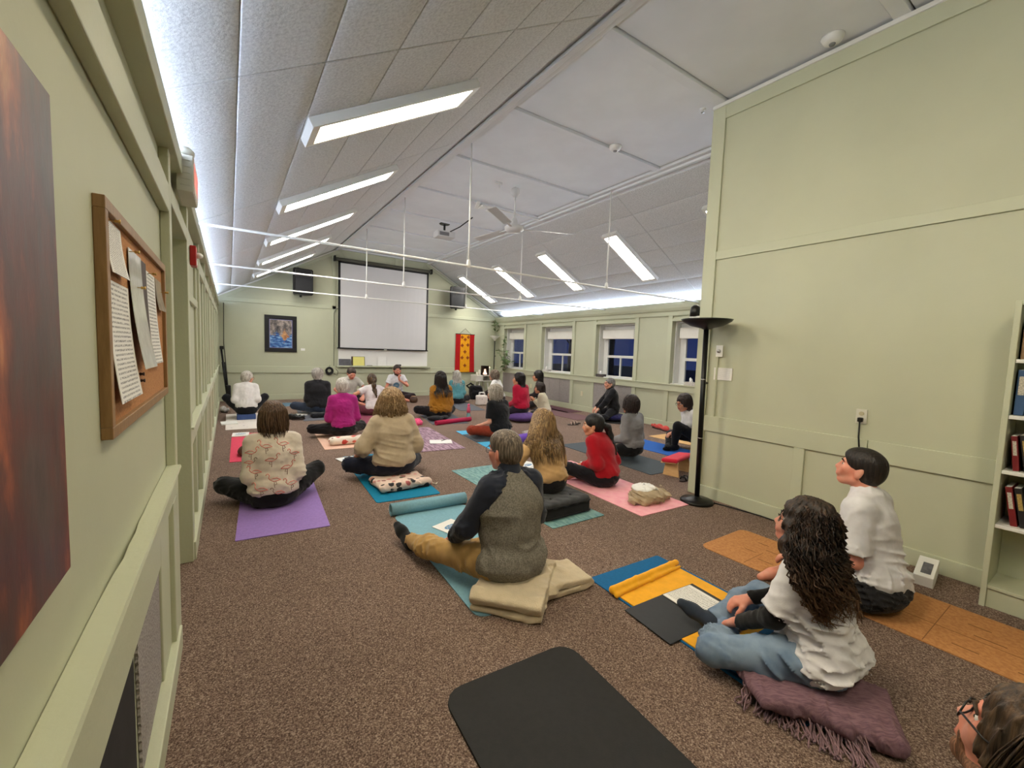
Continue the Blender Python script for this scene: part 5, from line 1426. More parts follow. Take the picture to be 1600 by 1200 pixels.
            # the tail hangs down, whatever the pitch of the head
            X3 = X3-np.array(tl[0]); X3 = X3@(rotm('x', -hpit*0.6)).T+np.array(tl[0])
            nv = len(X2); X2 = np.concatenate([X2, X3]); F2_ = np.concatenate([F2_, F3+nv])
        # long hair hangs more upright than the head is pitched
        Z = X2[:, 2]; wgt = np.clip((-0.02-Z)/0.12, 0, 1) if style in ('long', 'longer', 'curly', 'shag') else np.zeros(len(Z))
        Xa = X2@Rh.T
        Xb = X2@(rotm('z', hyaw*0.6)@rotm('x', hpit*0.25-A(lean*0.35))).T
        X2 = ((Xa*(1-wgt)[:, None]+Xb*wgt[:, None])*hscale+hc)*s
        for _ in range(5):        # long hair lies on the shoulders and back
            I = np.nonzero((X2[:, 2] < (hc[2]-0.06)*s) & (np.arange(len(X2)) >= nbase))[0]
            if len(I) == 0: break
            Q = X2[I]; d0 = f_shirt(Q); J = d0 < 0.009
            if not J.any(): break
            Q = Q[J]; d0 = d0[J]; e = 0.012
            G = np.stack([f_shirt(Q+np.eye(3)[k_]*e)-f_shirt(Q-np.eye(3)[k_]*e) for k_ in range(3)], 1)+np.array([0, -0.004, 0.0])
            G = G*np.array([0.6, 1.0, 0.35]); G /= np.linalg.norm(G, axis=1)[:, None]+1e-9
            X2[I[J]] = Q+G*(0.010-d0)[:, None]
        link('hair', raw_mesh('hair', X2, F2_), hm, root)
        if hair == 'pony' or tail:
            MB().lathe([(0.022, -0.008), (0.027, 0), (0.022, 0.008)], 12).build('hair_tie', M_BLACK, root, tuple((hc+Rh@np.array(tl[0])*hscale)*s), (R(60), 0, 0), smooth=True)
    # brows and beard
    if near or beard or glasses is not None or hyaw:
        for sd in (-1, 1):
            MB().tube([Vector((hc+Rh@(np.array(q)*hscale))*s) for q in ((sd*0.016, 0.0945, 0.024), (sd*0.034, 0.0925, 0.030), (sd*0.054, 0.077, 0.024))], [0.003*s, 0.004*s, 0.002*s], 6).build('eyebrow', mat('brow_%d' % hairc[0][0], hairc[0], 0.8, 0.3, 60), root, smooth=True)
    if beard is not None:
        bp = [cap((-0.062, 0.005, -0.035), (-0.045, 0.03, -0.085), 0.014, 0.018), cap((0.062, 0.005, -0.035), (0.045, 0.03, -0.085), 0.014, 0.018), cap((-0.045, 0.03, -0.085), (0, 0.074, -0.098), 0.02, 0.024), cap((0.045, 0.03, -0.085), (0, 0.074, -0.098), 0.02, 0.024),
              cap((-0.026, 0.086, -0.052), (0, 0.097, -0.044), 0.007, 0.008), cap((0.026, 0.086, -0.052), (0, 0.097, -0.044), 0.007, 0.008), cap((-0.028, 0.08, -0.052), (-0.022, 0.078, -0.08), 0.009, 0.012), cap((0.028, 0.08, -0.052), (0.022, 0.078, -0.08), 0.009, 0.012)]
        X2, F2_ = sdf_mesh('beard', field([(bp, [])], k=0.014, sub=[ell((0, 0.1, -0.060), (0.019, 0.03, 0.009))], disp=waves(5, (260, 260, 160), 5) and (lambda Pp: 0.0015*np.sin(Pp[:, 0]*600)*np.sin(Pp[:, 2]*450))), 0.0055)
        X2 = ((X2@Rh.T)*hscale+hc)*s
        link('beard', raw_mesh('beard', X2, F2_), hair_mat('beard_%d_%d_%d' % beard, beard, tuple(min(255, int(v*1.35)) for v in beard), 0.7, 2.0), root)
    if glasses is not None: ribbon_glasses(Rh, hc*1.0, 1.0, glasses, root) if False else _glasses(Rh, hc, s, hscale, glasses, root)
    root['_hc'] = [float(v) for v in hc*s]
    return root
def _glasses(Rh, hc, s, hscale, m, root):
    g = ribbon_glasses(Rh*s*hscale, hc*s, 1.0, m, root)
    return g

# ================================================================== things on the floor
def mat_speckle(name, rgb, rgb2=None, scale=60): return mat(name, rgb, 0.75, 0.10, scale, 0.25, 300, rgb2=rgb2, spec=0.2)
def rounded(w, l, r, n=5):
    out = []
    for cx, cy, a0 in ((w/2-r, l/2-r, 0), (-w/2+r, l/2-r, 90), (-w/2+r, -l/2+r, 180), (w/2-r, -l/2+r, 270)):
        for i in range(n): out.append((cx+r*math.cos(R(a0+90*i/(n-1))), cy+r*math.sin(R(a0+90*i/(n-1)))))
    return out
def yoga_mat(label, cx, cy, w, l, rot, m, r=0.01, t=0.006, z=0.001, curl=None):
    e = empty('yoga_mat', (cx, cy, z), R(rot), label=label, cat='yoga mat', group='yoga mats on the floor')
    mb = MB(); mb.prism(rounded(w, l, r), 0, t)
    if curl:     # lift the near edge a little
        for v in mb.bm.verts: pass
    mb.build('sheet', m, e)
    return e
def spiral_roll(par, w, y, R0, m, turns=2.2, t=0.006):
    """a rolled up end: an extruded spiral along x"""
    mb = MB(); n = int(turns*22); pin, pout = [], []
    for i in range(n+1):
        a = 2*math.pi*turns*i/n; r = R0-t*1.3*(turns-turns*i/n)*1.0
        c = (math.sin(a), -math.cos(a))
        pin.append((y+c[0]*(r-t/2), R0+c[1]*(r-t/2))); pout.append((y+c[0]*(r+t/2), R0+c[1]*(r+t/2)))
    loop = pin+pout[::-1]
    A = [mb.bm.verts.new((-w/2, q[0], q[1])) for q in loop]; B = [mb.bm.verts.new((w/2, q[0], q[1])) for q in loop]
    L = len(loop)
    for i in range(L): mb.bm.faces.new((A[i], A[(i+1) % L], B[(i+1) % L], B[i]))
    for i in range(n):
        mb.bm.faces.new((A[i], A[i+1], A[L-2-i], A[L-1-i])); mb.bm.faces.new((B[i+1], B[i], B[L-1-i], B[L-2-i]))
    return mb.build('rolled_end', m, par, smooth=True)

M_PURPLE = mat_speckle('mat_lilac', (152, 122, 190)); M_REDPINK = mat_speckle('mat_coral', (222, 72, 100)); M_TEAL = mat_speckle('mat_teal', (14, 122, 158))
M_PEACH = mat_speckle('mat_peach', (232, 190, 168)); M_LBLUE = mat_speckle('mat_light_blue', (126, 170, 186)); M_PLUM = mat('mat_plum', (112, 84, 100), 0.75, 0, 5, 0.2, 250, rgb2=(176, 146, 162), stretch=(6, 1, 1))
M_SEA = mat('mat_sea_green', (86, 128, 132), 0.75, 0, 10, 0.2, 250, rgb2=(128, 164, 160), stretch=(5, 1, 1)); M_PINK = mat_speckle('mat_pink', (236, 160, 172), (240, 176, 182), 12)
M_BLUE = mat_speckle('mat_ocean', (16, 96, 148)); M_CORKMAT = mat('mat_cork', (190, 134, 82), 0.85, 0, 60, 0.25, 200, rgb2=(172, 116, 68)); M_BLACKMAT = mat('mat_black', (36, 35, 35), 0.8, 0.15, 40, 0.3, 260)
M_SLATE = mat_speckle('mat_slate', (74, 82, 88)); M_ROYAL = mat_speckle('mat_royal', (36, 92, 172)); M_TAN = mat_speckle('mat_tan', (222, 178, 124)); M_SKY = mat_speckle('mat_sky', (82, 172, 214)); M_MAROON = mat_speckle('mat_maroon', (134, 66, 84))
M_GREY = mat_speckle('mat_grey', (96, 98, 106)); M_MAUVE = mat_speckle('mat_mauve', (118, 88, 92)); M_CRIMSON = mat_speckle('mat_crimson', (176, 38, 76))
def floral(name, base, spots, scale=9.0, thr=0.22):
    if name in MATS: return MATS[name]
    m = bpy.data.materials.new(name); nt, bs = nodes_of(m)
    v = coords(nt); vo = N(nt, 'ShaderNodeTexVoronoi'); vo.inputs['Scale'].default_value = scale; nt.links.new(v, vo.inputs['Vector'])
    nz = noise(nt, v, 30, 3)
    ad = N(nt, 'ShaderNodeMath', operation='ADD'); nt.links.new(vo.outputs['Distance'], ad.inputs[0])
    ml = N(nt, 'ShaderNodeMath', operation='MULTIPLY'); nt.links.new(nz, ml.inputs[0]); ml.inputs[1].default_value = 0.35; nt.links.new(ml.outputs[0], ad.inputs[1])
    msk = ramp(nt, ad.outputs[0], [(thr+0.17, (1, 1, 1, 1)), (thr+0.22, (0, 0, 0, 1))])
    sx = N(nt, 'ShaderNodeSeparateColor'); nt.links.new(vo.outputs['Color'], sx.inputs[0])
    st = [(i/len(spots), col(c)) for i, c in enumerate(spots)]
    cr = ramp(nt, sx.outputs[0], st); 
    nt.links.new(mix_rgb(nt, msk, col(base), cr), bs.inputs['Base Color']); bs.inputs['Roughness'].default_value = 0.9
    bump(nt, bs, noise(nt, v, 300, 2), 0.2, 0.003)
    MATS[name] = m
    return m
def handout(label, cx, cy, rot, z=0.008, w=0.22, l=0.29, emblem=True, m=None, thick=0.004, group='handouts on the mats'):
    e = empty('handout', (cx, cy, z), R(rot), label=label, cat='paper', group=group)
    MB().box((-w/2, -l/2, 0), (w/2, l/2, thick), 0.0008).build('sheet', m or M_PAPER, e)
    if emblem:
        MB().lathe([(0, 0), (0.07, 0), (0.07, 0.0006), (0, 0.0006)], 20, Matrix.Translation((0, 0.03, thick)), 1.0, 0.55).build('emblem', mat('emblem_blue', (96, 140, 182), 0.6), e)
        mb = MB(); pts = [(-0.055, -0.012), (-0.035, 0.02), (-0.018, -0.008), (0.0, 0.025), (0.02, -0.008), (0.036, 0.018), (0.055, -0.012)]
        mb.tube([(x, y+0.03, thick+0.001) for x, y in pts], 0.003, 4); mb.build('emblem_line', M_PAPER, e)
        for k in range(3): MB().box((-0.07, -0.05-0.02*k, thick), (0.07-0.02*k, -0.044-0.02*k, thick+0.0005)).build('text_line', mat('text_grey', (130, 136, 146), 0.7), e)
    return e
# mats, from the photographer outwards
yoga_mat('plain black mat with rounded corners nearest the camera', 1.015, 0.62, 0.665, 1.80, -2.5, M_BLACKMAT, 0.09, 0.012)
bm_ = yoga_mat('ocean blue mat under the yellow mat towel', 2.235, 1.265, 0.66, 1.26, -1.5, M_BLUE, 0.02)
for k in range(3): MB().box((-0.33+0.012*k, -0.625+0.03*k, 0.008+0.011*k), (0.30-0.02*k, -0.22-0.03*k, 0.014+0.011*k), 0.003).build('folded_layer', M_BLUE, bm_)
yt = empty('mat_towel', (2.225, 1.22, 0.008), R(-1.5), label='bright yellow mat towel with a rolled far end laid over the blue mat', cat='towel')
M_YELLOW = fabric('towel_yellow', (240, 172, 34), 0.1, bmp=0.4)
MB().prism(rounded(0.62, 0.98, 0.01), 0, 0.006).build('sheet', M_YELLOW, yt)
soft('rolled_end', [([cap((-0.32, 0.47, 0.022), (0.33, 0.51, 0.022), 0.024, 0.020), cap((-0.33, 0.43, 0.012), (0.32, 0.47, 0.012), 0.012, 0.010)], [])], 0.008, M_YELLOW, yt, k=0.02, disp=creases(4, (30, 30, 30), 0.006))
ck = yoga_mat('cork mat with printed alignment marks beside the partition', 3.335, 0.92, 0.62, 1.82, 0.5, M_CORKMAT, 0.06)
for lo, hi in (((-0.28, 0.585, 0), (0.0, 0.589, 0)), ((-0.14, 0.46, 0), (-0.132, 0.56, 0)), ((-0.05, 0.62, 0), (-0.042, 0.70, 0)), ((0.06, 0.48, 0), (0.068, 0.60, 0)), ((0.15, 0.62, 0), (0.158, 0.70, 0)), ((-0.30, 0.40, 0), (0.30, 0.404, 0)), ((-0.2, -0.55, 0), (-0.192, -0.45, 0)), ((0.0, -0.62, 0), (0.008, -0.5, 0)), ((0.12, -0.55, 0), (0.128, -0.46, 0)), ((-0.30, -0.36, 0), (0.30, -0.356, 0)), ((-0.05, -0.8, 0), (-0.046, -0.2, 0)), ((0.18, -0.75, 0), (0.188, -0.66, 0)), ((-0.22, -0.78, 0), (-0.212, -0.68, 0))):
    MB().box((lo[0], lo[1], 0.006), (hi[0], hi[1], 0.0066)).build('printed_mark', mat('mark_brown', (128, 84, 46), 0.8), ck)
lb = yoga_mat('light blue mat with a rolled far end under the man in the grey fleece', 1.46, 2.69, 0.665, 1.60, -2.0, M_LBLUE, 0.07)
spiral_roll(lb, 0.70, 0.82, 0.055, M_LBLUE)
for k, (x, y) in enumerate(((-0.27, -0.02), (-0.26, 0.10), (-0.26, 0.20))): MB().box((x, y, 0.006), (x+0.05, y+0.04, 0.0066)).build('printed_mark', M_BLACKMAT, lb)
yoga_mat('sea green streaked mat under the charcoal tufted cushion', 2.50, 3.58, 0.60, 1.90, 0.5, M_SEA)
yoga_mat('pale pink mat under the woman in red with the long black ponytail', 3.46, 3.35, 0.68, 1.83, -2.0, M_PINK)
yoga_mat('lilac purple mat under the woman in the flamingo sweater', 0.385, 4.48, 0.64, 1.85, -3.0, M_PURPLE)
tm_ = yoga_mat('teal mat under the blonde woman in the beige sweater', 1.475, 4.78, 0.63, 1.85, -2.5, M_TEAL, 0.03)
yoga_mat('streaked plum mat with a handout behind the blonde woman', 2.62, 6.42, 0.68, 1.80, -5.0, M_PLUM)
yoga_mat('coral pink mat beside the panelled wall', 0.31, 6.92, 0.62, 1.83, -1.0, M_REDPINK)
yoga_mat('peach mat under the woman in magenta', 1.45, 7.12, 0.66, 1.85, -2.5, M_PEACH)
yoga_mat('white patterned mat under the person in the far left corner', 0.24, 9.15, 0.62, 1.80, 0, floral('mat_white_print', (222, 214, 208), [(70, 70, 80), (180, 120, 110), (120, 120, 130)], 9, 0.10), 0.03)
yoga_mat('grey mat under the person in the black vest', 1.50, 9.62, 0.64, 1.80, -2, M_GREY)
yoga_mat('steel blue mat lying in front of the back wall', 1.24, 11.25, 0.75, 0.61, 0, mat_speckle('mat_steel', (96, 128, 148)))
yoga_mat('maroon mat under the girl with the ponytail', 2.50, 8.78, 0.64, 1.80, -5, M_MAROON)
yoga_mat('sky blue mat under the woman in black with rust trousers', 3.56, 5.90, 0.64, 1.60, -6, M_SKY)
yoga_mat('charcoal mat in front of the woman in black', 3.50, 6.05, 0.50, 0.62, -6, M_SLATE, z=0.008)
pm_ = yoga_mat('grey mat under the woman in the mustard jacket', 3.72, 8.30, 0.72, 1.75, -10, M_GREY)
yoga_mat('dark slate mat under the person in the grey sweatshirt', 4.64, 4.18, 0.66, 1.80, -2, M_SLATE)
yoga_mat('royal blue mat beside the person in black trousers by the partition', 5.68, 4.10, 0.63, 1.80, 0, M_ROYAL)
yoga_mat('tan mat along the window wall', 6.66, 4.10, 0.64, 1.75, 0, M_TAN)
yoga_mat('dusky mauve mat near the window wall radiators', 6.62, 7.75, 0.66, 1.80, 0, M_MAUVE)
yoga_mat('plum mat along the window wall below the second window', 7.08, 8.55, 0.5, 1.5, 0, mat_speckle('mat_wine', (92, 60, 70)))
yoga_mat('black mat under the navy cushion by the window wall', 7.0, 6.45, 0.66, 0.9, 30, M_BLACKMAT)
yoga_mat('slate mat under the person in teal', 5.0, 9.75, 0.62, 1.7, -10, M_GREY)
# rolled crimson mat
rm = empty('rolled_mat', (3.66, 7.52, 0.0), R(13), label='rolled crimson mat lying behind the woman in the mustard jacket', cat='yoga mat')
spiral_roll(rm, 0.86, 0.0, 0.045, M_CRIMSON, 3.0)

# handouts, binders and small things
bk = empty('ring_binder', (2.14, 1.365, 0.016), R(-4), label='open black binder with a printed page lying on the yellow towel', cat='binder')
MB().box((-0.30, -0.16, 0), (0.0, 0.16, 0.006), 0.002, Matrix.Rotation(R(-2), 4, 'Y')).build('cover', mat('binder_black', (40, 41, 43), 0.55, 0.1, 30, 0.1, 300), bk)
MB().box((0.0, -0.16, 0), (0.28, 0.16, 0.008), 0.002).build('cover', MATS['binder_black'], bk)
MB().box((0.0, -0.15, 0.008), (0.245, 0.15, 0.013), 0.001).build('page', M_TEXTF, bk)
handout('handout with a blue emblem beside the leg of the man in the grey fleece', 1.50, 3.02, 20, 0.009)
handout('white handout in front of the woman in the flamingo sweater', 0.10, 4.90, -8, 0.010)
handout('white handout at the far end of the coral pink mat', 0.13, 7.72, -3, 0.009, thick=0.012)
handout('handout at the edge of the teal mat by the knee of the blonde woman', 1.24, 5.52, 12, 0.010, emblem=True)
handout('handout with a pen lying on the plum mat', 2.72, 6.02, -20, 0.010, 0.34, 0.26, emblem=False, m=M_PAPER)
pen = MB().tube([(-0.07, 0, 0), (0.07, 0, 0)], 0.005, 8).build('pen', M_BLACK, None, (2.80, 6.08, 0.020), (0, 0, 0.6)); props(pen, 'dark pen lying across the handout on the plum mat', 'pen')
handout('handout on the peach mat in front of the woman in magenta', 1.22, 7.70, -6, 0.009, emblem=False)
handout('stack of white handouts on the floor beside the far left corner person', -0.02, 8.92, 4, 0.001, 0.24, 0.3, emblem=False, thick=0.02)
handout('handout on the floor beside the person in the black vest', 1.22, 9.55, -10, 0.009, emblem=False)
handout('open handout between the tan sweatshirt and the red sweater', 3.15, 4.25, 24, 0.020, 0.30, 0.30)
handout('handout propped between the red sweater and the grey sweatshirt', 3.98, 4.00, -10, 0.002, 0.2, 0.28, emblem=False)
handout('white papers on the floor beside the white tote bag', 5.85, 9.75, 10, 0.002, 0.3, 0.25, emblem=False, thick=0.03)

# cushions and blankets
bl = empty('beige_blanket', (1.48, 2.05, 0.0), R(14), label='folded cream fleece blanket under the man in the grey fleece', cat='blanket')
M_BEIGE = fabric('fleece_beige', (206, 190, 162), 0.1, bmp=0.8, bscale=160)
soft('folds', [([sheet([(-0.30, 0.022), (0.22, 0.022), (0.27, 0.03), (0.285, 0.05), (0.25, 0.066), (-0.25, 0.064), (-0.31, 0.072), (-0.32, 0.092), (-0.27, 0.106), (0.16, 0.102)], 0.20, 0.017, rotm('z', 0.5), (-0.02, 0.0, 0.0))], []), ([sheet([(-0.02, 0.022), (0.26, 0.022), (0.31, 0.04), (0.29, 0.062), (0.02, 0.07)], 0.13, 0.018, rotm('z', -0.35), (0.06, -0.10, 0.0))], []), ([cap((-0.24, -0.05, 0.06), (0.02, -0.21, 0.055), 0.036, 0.044)], [])], 0.0075, M_BEIGE, bl, kg=0.012, disp=creases(9, (28, 28, 28), 0.012))
sw = empty('fringed_shawl', (1.985, 0.725, 0.0), R(-47), label='dusty purple shawl with a long fringe folded under the woman with curly hair', cat='shawl')
M_SHAWL = mat('shawl_mauve', (128, 100, 108), 0.95, 0, 26, 0.5, 300, rgb2=(106, 80, 90), stretch=(1, 5, 1), spec=0.1)
soft('folds', [([rbox((0.10, 0.04, 0.065), (0.26, 0.20, 0.035), 0.032), rbox((0.26, -0.02, 0.05), (0.16, 0.20, 0.036), 0.03, rotm('z', -0.3)), rbox((-0.08, -0.02, 0.072), (0.16, 0.13, 0.022), 0.02, rotm('z', 0.2)), cap((-0.20, 0.02, 0.07), (0.14, -0.20, 0.06), 0.026, 0.03)], [])], 0.008, M_SHAWL, sw, k=0.02, disp=creases(12, (40, 40, 50), 0.010))
rg_ = np.random.RandomState(4); Vs, Fs, b0 = [], [], 0
for i in range(95):
    t = rg_.rand(); st = np.array([-0.22, 0.02, 0.075])*(1-t)+np.array([0.20, -0.215, 0.055])*t + rg_.uniform(-0.012, 0.012, 3)
    L = rg_.uniform(0.10, 0.17); d = np.array([-0.35-0.3*rg_.rand()+0.55*t, -0.85, 0]); d /= np.linalg.norm(d)
    n_ = 8; u = np.linspace(0, 1, n_)
    P_ = st+d*(u*L)[:, None]; P_[:, 2] = np.maximum(st[2]-0.085*u**0.8*1.1+0.008*np.sin(u*9+i), 0.006+0.01*rg_.rand()); P_[:, 0] += 0.012*np.sin(u*rg_.uniform(3, 8)+i); P_[:, 1] += 0.006*np.sin(u*7+2*i)
    T_ = np.gradient(P_, axis=0); T_ /= np.linalg.norm(T_, axis=1)[:, None]; U_ = np.cross(T_, [0, 0, 1.0]); U_ /= np.linalg.norm(U_, axis=1)[:, None]+1e-9; W_ = np.cross(T_, U_)
    for s_ in range(4):
        a = math.pi/2*s_; Vs.append(P_+(U_*math.cos(a)+W_*math.sin(a))*0.0042)
    for s_ in range(4):
        j = np.arange(n_-1); s2 = (s_+1) % 4; Fs.append(np.stack([b0+s_*n_+j, b0+s2*n_+j, b0+s2*n_+j+1, b0+s_*n_+j+1], 1))
    b0 += 4*n_
fr_ = link('fringe', raw_mesh('fringe', np.concatenate(Vs), np.concatenate(Fs)), mat('fringe_mauve', (136, 108, 114), 0.95, 0.25, 40), sw); fr_['kind'] = 'stuff'
sw.scale = (0.82, 0.82, 0.95)
# tufted square cushion
tc_ = empty('tufted_cushion', (2.49, 3.00, 0.007), R(2), label='square charcoal tufted floor cushion under the woman in the tan sweatshirt', cat='cushion')
def tuft(P):
    return 0.012*np.exp(-(((np.abs(P[:, 0])-0.12)**2+(np.abs(P[:, 1])-0.12)**2)/0.0012))*(P[:, 2] > 0.07)
soft('cushion_top', [([rbox((0, 0, 0.115), (0.27, 0.24, 0.035), 0.03)], [])], 0.010, fabric('velvet_charcoal', (70, 72, 76), 0.25), tc_, disp=lambda P: tuft(P)+0.004*np.sin(P[:, 0]*50)*np.sin(P[:, 1]*50))
MB().box((-0.265, -0.235, 0), (0.265, 0.235, 0.11), 0.015).build('side_band', fabric('band_black', (30, 30, 33), 0.2), tc_)
for z_ in (0.015, 0.108): MB().tube([(x, y, z_) for x, y in rounded(0.545, 0.485, 0.03)], 0.007, 6, closed=True).build('piping', fabric('band_black', (30, 30, 33)), tc_, smooth=True)
for sx_ in (-1, 1):
    for sy_ in (-1, 1): MB().sphere((sx_*0.12, sy_*0.12, 0.142), 0.012, 10, 6).build('button', MATS['velvet_charcoal'], tc_, smooth=True)
# towel pile with white shirt on the pink mat
tp_ = empty('towel_pile', (3.50, 2.72, 0.006), R(10), label='crumpled beige blanket heaped on the near end of the pink mat', cat='blanket')
soft('heap', [([ell((0, 0, 0.05), (0.21, 0.16, 0.075)), cap((-0.18, -0.08, 0.03), (0.18, -0.12, 0.03), 0.032), cap((0.20, -0.05, 0.04), (0.12, 0.13, 0.05), 0.03), ell((-0.20, 0.02, 0.03), (0.08, 0.06, 0.035))], [])], 0.008, fabric('fleece_tan', (176, 156, 126), 0.2, bmp=0.7, bscale=160), tp_, k=0.015, disp=creases(21, (50, 50, 60), 0.022))
ws = empty('folded_shirt', (3.49, 2.76, 0.105), R(18), label='folded white shirt with a dark logo on top of the beige blanket', cat='shirt')
soft('cloth', [([ell((0, 0, 0.012), (0.14, 0.11, 0.030)), rbox((0.06, -0.06, 0.0), (0.10, 0.07, 0.016), 0.012, rotm('y', 0.45))], [])], 0.007, fabric('white_cotton', (234, 233, 230), 0.04), ws, k=0.01, disp=creases(6, (60, 60, 60), 0.008))
MB().box((-0.02, -0.012, 0.047), (0.02, 0.004, 0.049), 0, Matrix.Rotation(R(40), 4, 'Z')).build('logo', M_INK if False else mat('logo_dark', (50, 56, 70), 0.7), ws)
# floral cushion and bolster
M_FLOR = floral('floral_pink', (226, 200, 186), [(204, 96, 104), (70, 84, 60), (230, 150, 140), (50, 48, 52)], 13, 0.36)
fc = empty('floral_cushion', (1.475, 4.28, 0.007), R(3), label='flat pink floral cushion under the blonde woman in the beige sweater', cat='cushion')
soft('pad', [([rbox((0, 0, 0.045), (0.26, 0.20, 0.036), 0.034), cap((-0.24, -0.17, 0.05), (0.24, -0.17, 0.055), 0.036)], [])], 0.009, M_FLOR, fc, k=0.02, disp=creases(31, (40, 40, 50), 0.012))
MB().box((-0.20, -0.20, 0.0), (0.25, 0.16, 0.03), 0.008).build('dark_base', fabric('band_black', (30, 30, 33)), fc)
MB().tube([(0.25, -0.1, 0.03), (0.31, -0.14, 0.012), (0.33, -0.18, 0.008), (0.36, -0.15, 0.008)], 0.006, 6).build('tie', mat('tie_cream', (214, 206, 186), 0.8), fc)
bo = empty('floral_bolster', (1.47, 6.45, 0.007), R(2), label='cream bolster with red flowers behind the woman in magenta', cat='bolster')
soft('pad', [([rbox((0, 0, 0.06), (0.30, 0.085, 0.056), 0.054)], [])], 0.011, floral('floral_red', (234, 222, 208), [(186, 44, 40), (224, 120, 100), (190, 60, 56), (80, 90, 110)], 9, 0.32), bo, disp=creases(8, (14, 14, 14), 0.006))
pb = empty('purple_bolster', (3.98, 5.42, 0.008), R(14), label='long violet bolster behind the woman in black', cat='bolster')
soft('pad', [([cap((-0.36, 0, 0.08), (0.42, 0.0, 0.08), 0.078)], [((-0.37, 0, 0), (-1, 0, 0)), ((0.43, 0, 0), (1, 0, 0))])], 0.012, fabric('violet_cotton', (104, 66, 168), 0.1), pb, disp=creases(3, (10, 10, 10), 0.004))
bb = empty('striped_blanket', (4.22, 5.62, 0.0), R(-8), label='crumpled pale striped blanket beside the violet bolster', cat='blanket')
soft('heap', [([ell((0, 0, 0.07), (0.20, 0.14, 0.09)), cap((-0.15, 0.05, 0.1), (0.16, -0.03, 0.1), 0.04)], [])], 0.010, mat('blanket_grey_stripe', (206, 198, 192), 0.9, 0, 30, 0.4, 200, rgb2=(150, 136, 132), stretch=(1, 4, 1)), bb, disp=creases(15, (55, 55, 60), 0.020))
def zafu(nm, x, y, r, h, m, label, rot=0):
    z = empty(nm, (x, y, 0.008), R(rot), label=label, cat='cushion')
    soft('pad', [([ell((0, 0, h/2), (r, r*0.9, h/2*1.12))], [((0, 0, 0.004), (0, 0, -1))])], 0.012, m, z, disp=creases(int(x*10), (18, 18, 4), 0.006))
    MB().tube([(r*0.985*math.cos(a), r*0.885*math.sin(a), h*0.5) for a in np.linspace(0, 6.2832, 28)[:-1]], 0.006, 5, closed=True).build('seam', m, z, smooth=True)
zafu('meditation_cushion', 5.08, 7.22, 0.33, 0.18, fabric('plum_cotton', (92, 66, 128), 0.15), 'round purple cushion under the dark haired woman in the red sweater')
zafu('meditation_cushion', 7.08, 6.50, 0.26, 0.15, fabric('navy_cotton', (44, 42, 92), 0.15), 'round navy cushion under the person in the black jacket by the radiator')
blk = box('foam_block', (0.10, 9.22, 0.008), (0.40, 9.46, 0.10), mat('foam_blue', (62, 84, 138), 0.8, 0.1, 30), bev=0.008, label='blue foam block under the person in the far left corner', cat='yoga block')
jk = empty('black_jacket', (1.60, 9.10, 0.007), R(-4), label='folded black jacket behind the person in the black vest', cat='jacket')
soft('folds', [([rbox((0, 0, 0.045), (0.28, 0.12, 0.042), 0.04)], [])], 0.012, fabric('jacket_black', (34, 35, 40), 0.2), jk, disp=creases(2, (40, 40, 50), 0.014))
kb = empty('woven_bag', (0.20, 6.32, 0.008), R(10), label='dark brown woven pouch on the near end of the coral mat', cat='bag')
soft('body', [([ell((0, 0, 0.06), (0.12, 0.14, 0.07)), rbox((0, 0, 0.03), (0.11, 0.13, 0.03), 0.02)], [])], 0.009, mat('woven_brown', (70, 46, 36), 0.9, 0, 40, 0.8, 120, rgb2=(110, 70, 52), stretch=(1, 6, 1)), kb, disp=lambda P: 0.004*np.sin(P[:, 1]*110))
MB().tube([(-0.05, -0.12, 0.06), (0.0, -0.18, 0.03), (0.06, -0.14, 0.05)], 0.008, 6).build('strap', MATS['woven_brown'], kb, smooth=True)
# meditation bench
mbn = empty('meditation_bench', (4.66, 3.20, 0.0), R(13), label='wooden kneeling bench with a red padded seat near the partition', cat='bench')
M_PLY = wood('plywood', (206, 162, 108), (222, 182, 130), (1, 1, 6))
for sx_ in (-1, 1):
    mb = MB(); mb.prism([(-0.10, 0), (0.10, 0), (0.075, 0.155), (-0.075, 0.175)], sx_*0.17-0.011, sx_*0.17+0.011, Matrix(((0, 0, 1, 0), (1, 0, 0, 0), (0, 1, 0, 0), (0, 0, 0, 1)))); mb.build('leg', M_PLY, mbn)
MB().box((-0.25, -0.09, 0.165), (0.25, 0.09, 0.18), 0.003, Matrix.Rotation(R(-6), 4, 'X')).build('seat_board', M_PLY, mbn)
soft('seat_pad', [([rbox((0, 0, 0.20), (0.265, 0.10, 0.026), 0.022, rotm('x', R(-6)))], [])], 0.010, fabric('pad_red', (206, 40, 62), 0.08), mbn)
